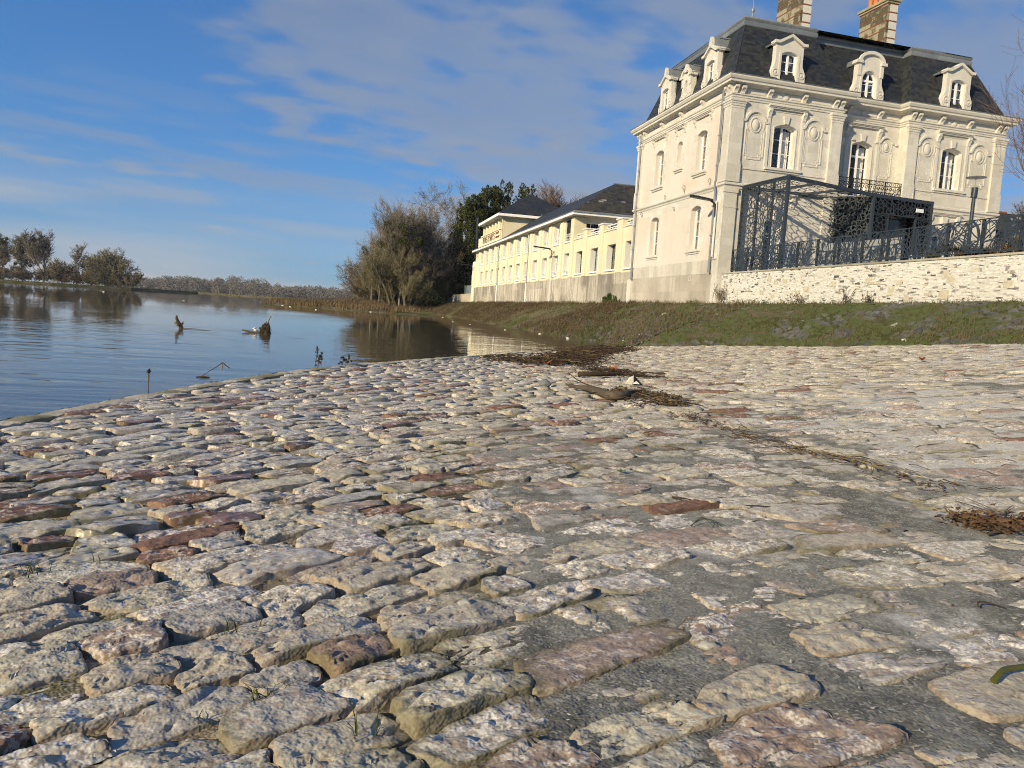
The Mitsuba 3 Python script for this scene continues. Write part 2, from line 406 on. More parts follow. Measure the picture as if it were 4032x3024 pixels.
def build_ramp():
    key = 'cobbled_slipway'
    labels[key] = {'kind': 'structure'}
    # the bed of earth and silt between the stones: fine where it is near, coarse further up
    V, Fc, UVs, base = [], [], [], 0
    def sheet(x, y, det):
        nonlocal base
        ok = inside(x, y, RAMP)
        z = ramp_z(x, y) + mud_level(x, y) + det * (0.013 * (nz(x, y, 9, 9, 3) - 0.5) * silt(x, y) + 0.007 * (nz(x, y, 22, 7, 4) - 0.5) + 0.003 * (nz(x, y, 90, 8, 2) - 0.5))
        n, m = x.shape
        idx = np.arange(n * m).reshape(n, m) + base
        q = np.stack([idx[:-1, :-1], idx[1:, :-1], idx[1:, 1:], idx[:-1, 1:]], -1)
        good = (ok[:-1, :-1] & ok[1:, :-1] & ok[1:, 1:] & ok[:-1, 1:]).reshape(-1)
        q = q.reshape(-1, 4)[good]
        V.append(np.stack([x, y, z], -1).reshape(-1, 3)); Fc.append(np.vstack([q[:, [0, 1, 2]], q[:, [0, 2, 3]]]))
        soil = np.clip(1 - silt(x, y) * 1.3 + 0.3 * (nz(x, y, 2.0, 11) - 0.5), 0, 1)
        UVs.append(np.stack([soil, soil], -1).reshape(-1, 2)); base += n * m
    yy = 0.75 * np.exp(np.linspace(0, math.log(31 / 0.75), 420)); tt = np.linspace(-1.15, 1.15, 470)
    sheet(tt[:, None] * yy[None, :], np.broadcast_to(yy[None, :], (470, 420)).copy(), 1.0)
    xs, ys = np.meshgrid(np.linspace(-5, 12, 120), np.linspace(-2.5, 0.75, 40), indexing='ij')
    sheet(xs, ys, 1.0)
    xs, ys = np.meshgrid(np.linspace(-5, 12, 300), np.linspace(0.75, 31, 340), indexing='ij')
    far = np.abs(xs) > 1.14 * ys
    keep = inside(xs, ys, RAMP) & far
    n, m = xs.shape
    idx = np.arange(n * m).reshape(n, m) + base
    q = np.stack([idx[:-1, :-1], idx[1:, :-1], idx[1:, 1:], idx[:-1, 1:]], -1)
    q = q.reshape(-1, 4)[(keep[:-1, :-1] & keep[1:, :-1] & keep[1:, 1:] & keep[:-1, 1:]).reshape(-1)]
    V.append(np.stack([xs, ys, ramp_z(xs, ys) + mud_level(xs, ys)], -1).reshape(-1, 3)); Fc.append(np.vstack([q[:, [0, 1, 2]], q[:, [0, 2, 3]]])); UVs.append(np.full((n * m, 2), 0.5))
    put(key, trimesh.Trimesh(np.concatenate(V), np.concatenate(Fc), process=False), 'mat_mud', True, np.concatenate(UVs))

    # the stones, in rows that run up the slope
    rng = np.random.default_rng(41)
    # the rows swing round from across the slope on the river side to level on the land side
    xs_ = np.linspace(-7, 14, 2101)
    th_ = np.radians(np.interp(xs_, [-0.7, 0.25, 0.8, 1.5, 3.0, 5.0], [47, 33, 25, 17, 7, 1]))
    fy_ = np.r_[0, np.cumsum(np.tan(th_[:-1]) * np.diff(xs_))]; fy_ -= np.interp(0, xs_, fy_)
    stones = []
    inner = RAMP.buffer(-0.20)
    t = -4.0
    while t < 37:
        hrow = rng.uniform(0.17, 0.265)
        x = -6.0 + rng.uniform(0, 0.3)
        while x < 13:
            th0 = float(np.interp(x, xs_, th_))
            L = float(np.clip(rng.normal(0.30 + 0.09 * np.clip((x + .5) / 1.5, 0, 1), 0.085), 0.15, 0.60))
            dx = L * math.cos(th0)
            xm = x + dx / 2
            y = float(np.interp(xm, xs_, fy_)) + t + hrow / 2
            if -3 < y < 31: stones.append((xm, y, L, hrow * math.cos(th0), th0))
            x += dx
        t += hrow
    S = np.array(stones)
    S[:, 1] += 0.10 * (meshkit.noise(np.stack([S[:, 0] * .5, S[:, 1] * .35, 0 * S[:, 0]], -1), 2) - .5)
    cx, cy = S[:, 0], S[:, 1]
    ok = inside(cx, cy, inner) & (cy > -0.6) & (np.abs(cx) < 1.25 * np.maximum(cy, 0) + 1.2)
    S, cx, cy = S[ok], cx[ok], cy[ok]
    dist = np.hypot(cx, cy)
    vis = (cy > 0.9) & (np.abs(cx) < 0.76 * cy + 0.25)
    order = np.argsort(np.where(vis, dist, dist + 1000))
    farm = {}
    for rank, i in enumerate(order):
        _, _, L, hr, th0 = S[i]
        th0 += rng.normal(0, 0.03)
        e, g = np.array([math.cos(th0), math.sin(th0)]), np.array([-math.sin(th0), math.cos(th0)])
        d = dist[i]
        if rank < 130 and vis[i]: rings, seg = 17, 64
        elif rank < 300 and vis[i]: rings, seg = 10, 40
        elif d < 8: rings, seg = 6, 22
        elif d < 14: rings, seg = 4, 14
        else: rings, seg = 3, 9
        gap = rng.uniform(-0.012, 0.022)
        hw, hh = L / 2 - gap / 2, hr / 2 - rng.uniform(-0.006, 0.010)
        r = np.linspace(0, 1, rings + 1)[1:] ** 0.75
        r = np.r_[r[:-1] * 0.985, 1.0]
        th = np.arange(seg) * 2 * np.pi / seg + rng.uniform(0, 0.3)
        ex = rng.uniform(5.0, 12.0)
        ca, sa = np.cos(th), np.sin(th)
        rad = (np.abs(ca) ** ex + np.abs(sa) ** ex) ** (-1 / ex)
        seed = int(rng.integers(1, 9999))
        out = 1.05 + 0.24 * (meshkit.fbm(np.stack([ca * 1.9 + seed, sa * 1.9, np.zeros(seg)], -1), 3) - 0.5) + (0.09 * (meshkit.fbm(np.stack([ca * 7 + seed, sa * 7, np.zeros(seg)], -1), 2) - 0.5) if seg > 30 else 0)
        for _ in range(int(rng.integers(0, 2))):          # a corner knocked off
            ph = rng.choice([0.5, 2.64, 3.64, 5.78]) + rng.normal(0, 0.25)
            cutd = rng.uniform(0.95, 1.2)
            out = np.minimum(out, cutd / np.maximum(np.cos(th - ph), 0.05) / np.maximum(rad, 1e-3))
        a, b = (r[:, None] * (rad * out * ca)[None, :]), (r[:, None] * (rad * out * sa)[None, :])
        # skewed corners
        k = rng.uniform(-0.22, 0.22, 4)
        ls = hw * a * (1 + k[0] * b) + k[1] * 0.6 * hh * b
        lt = hh * b * (1 + k[2] * a) + k[3] * 0.2 * hw * a * 0.5
        ls = np.r_[0.0, ls.ravel()]; lt = np.r_[0.0, lt.ravel()]
        rr = np.r_[0.0, np.repeat(r, seg)]
        x, y = cx[i] + e[0] * ls + g[0] * lt, cy[i] + e[1] * ls + g[1] * lt
        wet = float(silt(np.array(cx[i]), np.array(cy[i])))
        tilt = rng.normal(0, 0.045, 2)
        flat = rng.random()
        lift = rng.normal(0.004, 0.0065) + wet * rng.choice([0.003, 0.006, 0.010])
        h = np.full(len(x), lift) + tilt[0] * ls + tilt[1] * lt
        # broken faces: the lowest of several tilted planes
        for _ in range(int(rng.integers(4, 8))):
            ph = rng.uniform(0, 2 * np.pi)
            sl = rng.uniform(0.04, 0.24) * (0.6 if wet > 0.5 else 1.0)
            o = rng.uniform(0.30, 0.90)
            h = np.minimum(h, lift + 0.002 - sl * (np.cos(ph) * ls + np.sin(ph) * lt * 1.3 - o * (abs(np.cos(ph)) * hw + abs(np.sin(ph)) * hh)))
        edge = np.clip((rr - 0.88) / 0.12, 0, 1)
        h = h - 0.010 * edge ** 2
        if seg >= 14:
            q = np.stack([x * 1.0 + seed, y, np.zeros_like(x)], -1)
            rough = (0.026 if flat < 0.75 else 0.010) * (1 + 0.5 * wet)
            h = h + rough * (meshkit.fbm(q * 8.0, 4) - 0.5)
            if seg >= 22:
                qs = np.stack([ls * 6 + seed, lt * 17, np.zeros_like(x)], -1)
                rid = np.abs(meshkit.fbm(qs, 3) - 0.5)
                h = h - (0.011 if flat < 0.8 else 0.003) * np.clip(1 - rid / 0.07, 0, 1)
                h = h + 0.012 * (meshkit.fbm(q * 30, 4) - 0.5)
        h = np.where(rr > 0.999, h - 0.06, h)
        z = ramp_z(x, y) + h
        V = np.stack([x, y, z], 1)
        f = [[0, 1 + j, 1 + (j + 1) % seg] for j in range(seg)]
        ii, jj = np.meshgrid(np.arange(rings - 1), np.arange(seg), indexing='ij')
        A = 1 + ii * seg + jj; B = 1 + ii * seg + (jj + 1) % seg
        q = np.stack([A, A + seg, B + seg, B], -1).reshape(-1, 4)
        F = np.vstack([f, q[:, [0, 1, 2]], q[:, [0, 2, 3]]])
        tone = rng.random()
        if wet > 0.6: tone = rng.uniform(0.26, 0.9)      # the bedded stones are pinker
        if wet > 0.6 and rng.random() < 0.12:
            tone = rng.uniform(0.80, 1.0)
        uv = np.stack([np.full(len(V), tone), rr], -1)
        worn = cx[i] < -0.9 - 0.10 * (cy[i] - 3) + rng.normal(0, .25) + .28 * max(cy[i] - 6, 0) and cy[i] > 2.5
        if worn: uv[:, 0] = tone = rng.choice([0.05, 0.2, 0.30, 0.64, 0.68, 0.72, 0.74, 0.86, 0.95])
        mt = 'mat_cobble_worn' if worn and rng.random() < .75 else 'mat_cobble'
        if rank < 300 and vis[i]:
            part(key, 'cobblestone', trimesh.Trimesh(V, F, process=False), mt, True, uv)
        elif mt == 'mat_cobble_worn':
            lst = farm.setdefault('worn', [[], [], [], 0])
            lst[0].append(V); lst[1].append(F + lst[3]); lst[2].append(uv); lst[3] += len(V)
        else:
            lst = farm.setdefault('near' if d < 9 else 'far', [[], [], [], 0])
            lst[0].append(V); lst[1].append(F + lst[3]); lst[2].append(uv); lst[3] += len(V)
    wa, wb, wc, _ = farm.pop('worn')
    part(key, 'worn_slabs', trimesh.Trimesh(np.concatenate(wa), np.concatenate(wb), process=False), 'mat_cobble_worn', True, np.concatenate(wc), kind='stuff')
    Vs, Fs, Us, n = [], [], [], 0
    for nm, (a, b, c, k) in farm.items():
        Vs += a; Fs += [x + n for x in b]; Us += c; n += k
    part(key, 'cobblestones_further_up', trimesh.Trimesh(np.concatenate(Vs), np.concatenate(Fs), process=False), 'mat_cobble', True, np.concatenate(Us), kind='stuff')

    # the kerb of long dressed stones above the water
    pos = 0.4
    while pos < _cl - 0.6:
        L = rng.uniform(0.8, 1.5)
        ss = np.linspace(pos, min(pos + L - 0.012, _cl), 26)
        P = _cs(ss); D = _cs(ss, 1); D /= np.linalg.norm(D, axis=1, keepdims=True)
        N = np.stack([D[:, 1], -D[:, 0]], 1)
        jw = rng.normal(0, 0.008)
        prof = [(-0.03, -0.75), (-0.03, -0.03), (-0.005, 0.006), (0.04, 0.014), (0.13, 0.016), (0.18, 0.010), (0.20, -0.03), (0.20, -0.2)]
        V = []
        for j in range(len(ss)):
            for o, z in prof:
                x, y = P[j] + N[j] * (o + jw)
                zz = float(ramp_z(P[j][0], P[j][1])) + z + jw * 0.6
                V.append((x, y, zz))
        V = np.array(V)
        V[:, 2] += (0.045 * (nz(V[:, 0], V[:, 1], 8, 21, 4) - 0.5) + 0.02 * (nz(V[:, 0], V[:, 1], 40, 23, 2) - 0.5)) * (V[:, 2] > -1.3)
        V[:, :2] += (0.05 * (nz(V[:, 0], V[:, 1], 7, 22) - 0.5))[:, None]
        k = len(prof)
        F = []
        for j in range(len(ss) - 1):
            for a in range(k):
                b = (a + 1) % k
                F += [[j * k + a, (j + 1) * k + a, (j + 1) * k + b], [j * k + a, (j + 1) * k + b, j * k + b]]
        for bs in (0, (len(ss) - 1) * k):
            F += [[bs, bs + a, bs + a + 1] for a in range(1, k - 1)]
        part(key, 'kerb_stone', trimesh.Trimesh(V, F, process=False), 'mat_curb', 40)
        pos += L


build_ramp()
labels['river'] = {'kind': 'structure'}
_w = MB()
_w.raw([(-4000, -60, WATER), (4000, -60, WATER), (4000, 4500, WATER), (-4000, 4500, WATER)], [[0, 1, 2], [0, 2, 3]])
put('river', _w, 'mat_water')
# ---------------------------------------------------------------- materials of the buildings
def wallish(c1, c2, stain, w, h, joint=0.010, amount=0.12, grime=0.5, streak=0.0):
    def fn(p, n, uv):
        a, z = along(p, n)
        r, e = courses(a, z, w, h) if w else (mi.Float(0.5), mi.Float(1.0))
        n1 = fbm(a * 0.7 + 3, z * 0.7, 2.0, 3); n2 = fbm(a * 6, z * 6, 5.0, 3)
        col = mix(c1, c2, smoothstep(0.25, 0.75, 0.45 * n1 + 0.3 * n2 + 0.25 * r))
        if w:
            col = col * (1 - amount * (1 - smoothstep(0.0, joint, e)))
            col = col * (0.93 + 0.14 * r)
        if grime:
            col = mix(col, C(*stain), grime * smoothstep(0.52, 0.74, fbm(a * 0.55 + 20, z * 0.35, 7.0, 4)))
        if streak:
            col = mix(col, C(*stain), streak * smoothstep(0.5, 0.72, fbm(a * 4.5, z * 0.25, 9.0, 4)))
        return col * (0.95 + 0.1 * noise(a * 40, z * 40))
    return fn


LIME = (0.64, 0.605, 0.50)
bsdf('mat_limestone', wallish((0.558, 0.536, 0.477), (0.611, 0.593, 0.542), (0.470, 0.443, 0.385), 0.75, 0.34, 0.008, 0.10, 0.4, 0.22), 0.88, 0.2)
bsdf('mat_trim', wallish((0.573, 0.551, 0.493), (0.627, 0.609, 0.558), (0.448, 0.417, 0.358), 0, 0, grime=0.35), 0.85, 0.2)
bsdf('mat_pink_render', wallish((0.631, 0.564, 0.503), (0.668, 0.611, 0.556), (0.584, 0.508, 0.414), 0, 0, grime=0.6, streak=0.28), 0.9, 0.15)
bsdf('mat_quoin', wallish((0.590, 0.567, 0.508), (0.644, 0.626, 0.573), (0.517, 0.481, 0.423), 0.7, 0.33, 0.010, 0.10, 0.3), 0.9, 0.15)
bsdf('mat_base_block', wallish((0.472, 0.445, 0.385), (0.598, 0.563, 0.498), (0.381, 0.336, 0.273), 0.62, 5.0, 0.012, 0.22, 0.4, 0.25), 0.9, 0.15)
bsdf('mat_base_render', wallish((0.407, 0.367, 0.311), (0.496, 0.460, 0.397), (0.266, 0.234, 0.194), 2.0, 0.8, 0.01, 0.06, 0.6, 0.30), 0.92, 0.12)
bsdf('mat_cream_render', wallish((0.641, 0.589, 0.426), (0.684, 0.632, 0.470), (0.571, 0.508, 0.345), 0, 0, grime=0.35), 0.9, 0.15)
bsdf('mat_white_render', wallish((0.666, 0.652, 0.612), (0.720, 0.707, 0.670), (0.594, 0.576, 0.540), 0, 0, grime=0.2), 0.85, 0.2)
bsdf('mat_white_paint', (0.80, 0.80, 0.80), 0.45, 0.4)
bsdf('mat_zinc', wallish((0.20, 0.225, 0.245), (0.29, 0.315, 0.335), (0.14, 0.155, 0.165), 1.6, 9.0, 0.012, 0.25, 0.4), 0.5, 0.5, 0.35)
bsdf('mat_pipe', (0.33, 0.335, 0.34), 0.38, 0.5, 0.6)


def m_slate(p, n, uv):
    a, z = along(p, n)
    r, e = courses(a, z, 0.24, 0.125)
    n1 = fbm(a * 0.8, z * 0.8, 2.0, 3)
    col = mix((0.015, 0.019, 0.025), (0.031, 0.036, 0.043), r)
    col = mix(col, C(0.105, 0.088, 0.040), smoothstep(0.40, 0.62, n1 + 0.22 * (r - 0.5)) * smoothstep(0.25, 0.6, r) * 0.12)
    return col * (1 - 0.45 * (1 - smoothstep(0.0, 0.012, e)))


def b_slate(p, n, uv):
    a, z = along(p, n)
    r, e = courses(a, z, 0.24, 0.125)
    return smoothstep(0.0, 0.014, e) * 0.010 + r * 0.006


bsdf('mat_slate', m_slate, 0.55, 0.4, bump=b_slate, eps=4e-3)


def m_slate2(p, n, uv):
    a, z = along(p, n)
    r, e = courses(a, z, 0.42, 0.17)
    n1 = fbm(a * 0.5, z * 0.7, 2.0, 3)
    col = mix((0.024, 0.024, 0.024), (0.060, 0.058, 0.052), r)
    col = mix(col, C(0.075, 0.065, 0.032), smoothstep(0.42, 0.66, n1 + 0.2 * (r - 0.5)) * 0.6)
    col = mix(col, C(0.26, 0.26, 0.235), smoothstep(0.965, 0.975, r))
    return col * (1 - 0.5 * (1 - smoothstep(0.0, 0.02, e)))


bsdf('mat_slate_old', m_slate2, 0.6, 0.35)
scene['mat_glass'] = {'type': 'thindielectric', 'int_ior': 1.5}
bsdf('mat_curtain', (0.70, 0.69, 0.66), 0.9, 0.1)
bsdf('mat_blind', (0.27, 0.27, 0.265), 0.8, 0.2)
bsdf('mat_room', (0.030, 0.034, 0.042), 0.9, 0.1)
bsdf('mat_dark_frame', (0.035, 0.037, 0.04), 0.4, 0.4)
bsdf('mat_iron', (0.018, 0.020, 0.024), 0.45, 0.4)
bsdf('mat_steel', (0.034, 0.046, 0.060), 0.42, 0.4, 0.1)


def m_chimney(p, n, uv):
    a, z = along(p, n)
    r, e = courses(a, z, 0.42, 0.27)
    n2 = fbm(a * 6, z * 6, 1.0, 3)
    col = mix((0.33, 0.30, 0.215), (0.105, 0.095, 0.07), smoothstep(0.34, 0.58, 0.5 * r + 0.55 * n2))
    return col * (1 - 0.4 * (1 - smoothstep(0.0, 0.02, e)))


bsdf('mat_chimney', m_chimney, 0.92, 0.1)
bsdf('mat_brick_band', (0.20, 0.080, 0.050), 0.9, 0.1)
bsdf('mat_terracotta', (0.62, 0.20, 0.07), 0.75, 0.2)
bsdf('mat_mossy_cap', wallish((0.26, 0.235, 0.15), (0.42, 0.39, 0.29), (0.12, 0.12, 0.05), 0, 0, grime=0.8), 0.92, 0.1)

# ---------------------------------------------------------------- the villa
P0 = np.array([9.42, 36.81])
U = np.array([15.25, 4.24]); LU = float(np.linalg.norm(U)); U /= LU
NU = np.array([U[1], -U[0]])
V_ = np.array([-math.sin(math.radians(12.8)), math.cos(math.radians(12.8))]); NV = np.array([-V_[1], V_[0]])
LV = 11.4
FM, FR = Frame(P0, U, NU), Frame(P0, V_, NV)
GROUND_Z, TERR, STR, CORN = 0.86, 2.36, 6.70, 11.46


def arch_poly(u0, u1, z0, z1, rise):
    """opening with a segmental head: z1 at the crown, the springing `rise` lower"""
    if rise <= 0:
        return sbox(u0, z0, u1, z1)
    w = (u1 - u0) / 2; c = (u0 + u1) / 2
    R = (w * w + rise * rise) / (2 * rise)
    a0 = math.asin(min(1, w / R))
    if rise > w * 0.999: a0 = math.pi / 2
    pts = [(c + R * math.sin(t), z1 - R + R * math.cos(t)) for t in np.linspace(a0, -a0, 13)]
    return Polygon([(u0, z0), (u1, z0)] + pts)


def sheet(fr, poly, n):
    v, f = trimesh.creation.triangulate_polygon(poly, engine='earcut')
    mb = MB(fr)
    mb.raw(np.stack([v[:, 0], np.full(len(v), n), v[:, 1]], 1), f)
    return mb


def folds(fr, u0, u1, z0, z1, n, k=18, amp=0.025):
    us = np.linspace(u0, u1, k); ns = n + amp * np.cos(np.arange(k) * math.pi)
    v = np.concatenate([np.stack([us, ns, np.full(k, z)], 1) for z in (z0, z1)])
    i = np.arange(k - 1)
    mb = MB(fr)
    return mb.raw(v, np.vstack([np.stack([i, i + 1, i + k + 1], 1), np.stack([i, i + k + 1, i + k], 1)]))


def window(parent, fr, u0, u1, z0, z1, rise, n0, bars=(0.36, 0.68), fw=0.07, leaves=2, curtain='sides', frame_mat='mat_white_paint', transom=None):
    """A casement standing at depth n0 (its outer face) of the wall: frame, panes, curtains and a dark room behind."""
    op = arch_poly(u0, u1, z0, z1, rise)
    k = part(parent, 'window', MB(fr).prism(op.difference(op.buffer(-fw, join_style=2)), n0 - 0.07, n0), frame_mat)
    inn = op.buffer(-fw * 0.98, join_style=2)
    st = MB(fr)
    c = (u0 + u1) / 2
    sh = []
    if leaves == 2: sh.append(sbox(c - 0.055, z0, c + 0.055, z1))
    bs = [sbox(u0, z0 + t * (z1 - z0) - 0.014, u1, z0 + t * (z1 - z0) + 0.014) for t in bars]
    if transom: sh.append(sbox(u0, transom - 0.05, u1, transom + 0.05))
    for b in sh: st.prism(b.intersection(inn), n0 - 0.055, n0 + 0.012)
    for b in bs:
        g = b.intersection(inn)
        if sh: g = g.difference(unary_union(sh))
        st.prism(g, n0 - 0.05, n0 - 0.01)
    part(k, 'glazing_bars', st, frame_mat)
    part(k, 'pane', sheet(fr, inn, n0 - 0.035), 'mat_glass')
    if curtain == 'sides':
        w = (u1 - u0)
        part(k, 'curtain', folds(fr, c + 0.08 * w, u1 - 0.03, z0, z1 - rise, n0 - 0.22, 12), 'mat_curtain')
        part(k, 'curtain', folds(fr, u0 + 0.02, u0 + 0.20 * w, z0, z1 - rise, n0 - 0.22, 8), 'mat_curtain')
    elif curtain == 'full':
        part(k, 'curtain', folds(fr, u0, u1, z0, z1, n0 - 0.16, 16, 0.012), 'mat_blind')
    elif curtain == 'right':
        part(k, 'curtain', folds(fr, c + 0.06, u1, z0, z1, n0 - 0.2, 12), 'mat_curtain')
    room = MB(fr)
    room.box(u0 - 0.25, u1 + 0.25, n0 - 0.95, n0 - 0.9, z0 - 0.2, z1 + 0.25)
    room.box(u0 - 0.3, u0 - 0.25, n0 - 0.9, n0 - 0.1, z0 - 0.2, z1 + 0.25); room.box(u1 + 0.25, u1 + 0.3, n0 - 0.9, n0 - 0.1, z0 - 0.2, z1 + 0.25)
    room.box(u0 - 0.25, u1 + 0.25, n0 - 0.9, n0 - 0.1, z1 + 0.25, z1 + 0.3); room.box(u0 - 0.25, u1 + 0.25, n0 - 0.9, n0 - 0.1, z0 - 0.25, z0 - 0.2)
    part(k, 'dark_room', room, 'mat_room')
    return k


def console(mb, u, w, n, z0, z1, out):
    """scrolled bracket: profile in (n, z), width w"""
    h = z1 - z0
    prof = [(0, z0), (out * 0.25, z0), (out * 0.42, z0 + 0.10 * h), (out * 0.40, z0 + 0.30 * h), (out * 0.62, z0 + 0.55 * h), (out * 0.98, z0 + 0.72 * h), (out, z0 + 0.90 * h), (out, z1), (0, z1)]
    v = np.array([(u + s * w / 2, n + a, z) for s in (-1, 1) for a, z in prof]); k = len(prof)
    f = []
    for a in range(k):
        b = (a + 1) % k
        f += [[a, b, k + b], [a, k + b, k + a]]
    for base in (0, k):
        f += [[base, base + a, base + a + 1] for a in range(1, k - 1)]
    mb.raw(v, f)


def hood(mb, fr, c, w, z, n, out=0.2, cons=True, ch=0.42):
    """window hood: a small cornice on two consoles"""
    for o, a, b in ((0.55, 0.0, 0.055), (0.78, 0.055, 0.10), (1.0, 0.10, 0.15)):
        mb.box(c - w / 2 - o * 0.07 + 0.07, c + w / 2 + o * 0.07 - 0.07, n, n + out * o, z - 0.15 + a, z - 0.15 + b)
    if cons:
        for s in (-1, 1):
            console(mb, c + s * (w / 2 - 0.14), 0.17, n, z - 0.15 - ch, z - 0.152, out * 0.75)


def disc(mb, fr, u, z, n, ru, rz, t, dome=0.0, seg=22):
    th = np.linspace(0, 2 * np.pi, seg, endpoint=False)
    rings = [(1.0, 0.0), (1.0, t)] + ([(0.7, t + dome * 0.6), (0.35, t + dome * 0.92)] if dome else [(0.5, t)])
    v = np.concatenate([np.stack([u + ru * r * np.cos(th), np.full(seg, n + q), z + rz * r * np.sin(th)], 1) for r, q in rings] + [np.array([[u, n + t + dome, z]])])
    f = []
    for i in range(len(rings) - 1):
        for j in range(seg):
            a, b = i * seg + j, i * seg + (j + 1) % seg
            f += [[a, b, b + seg], [a, b + seg, a + seg]]
    last = (len(rings) - 1) * seg
    f += [[last + j, last + (j + 1) % seg, len(v) - 1] for j in range(seg)]
    mb.raw(v, f)


def ellipse(u, z, ru, rz, k=28):
    t = np.linspace(0, 2 * np.pi, k, endpoint=False)
    return Polygon(np.stack([u + ru * np.cos(t), z + rz * np.sin(t)], 1))


def wall_panel(mb, c, n, w=0.98, z0=7.87, z1=9.18, rz=9.43, s=1.0):
    """raised panel with an oval boss under a round moulding"""
    body = sbox(c - w / 2, z0 + 0.14, c + w / 2, z1).union(sbox(c - w / 2 + 0.14, z0, c + w / 2 - 0.14, z1))
    neck = sbox(c - w / 2 + 0.10, z1 - 0.05, c + w / 2 - 0.10, z1 + 0.30)
    head = ellipse(c, rz + 0.04, 0.46 * s, 0.52 * s)
    shape = unary_union([body, neck, head]).buffer(0.01)
    mb.prism(shape.buffer(0.028).difference(shape.buffer(-0.03)), n, n + 0.035)
    mb.prism(shape.buffer(-0.085).difference(shape.buffer(-0.115)), n, n + 0.02)
    e = ellipse(c, rz, 0.30 * s, 0.36 * s)
    mb.prism(e.difference(e.buffer(-0.055)), n, n + 0.045)
    disc(mb, None, c, rz, n, 0.20 * s, 0.27 * s, 0.03, 0.07)
    arc = ellipse(c, rz + 0.03, 0.60 * s, 0.64 * s).difference(ellipse(c, rz + 0.03, 0.50 * s, 0.54 * s)).intersection(sbox(c - 2, rz + 0.16, c + 2, rz + 2))
    mb.prism(arc, n, n + 0.085)
    for q in (-1, 1):
        mb.box(c + q * 0.60 - 0.07, c + q * 0.60 + 0.07, n, n + 0.09, rz + 0.10, rz + 0.19)


def quoins(fr, u0, u1, z0, z1, out=0.014, seed=1):
    """stone dressings round an opening, toothed into the render"""
    rg = random.Random(seed)
    g = []
    z = z0 - 0.02
    i = 0
    while z < z1 + 0.34:
        h = 0.33
        w = 0.40 if i % 2 else 0.24
        g.append(sbox(u0 - w, z, u1 + w, min(z + h, z1 + 0.36)))
        z += h; i += 1
    return unary_union(g)


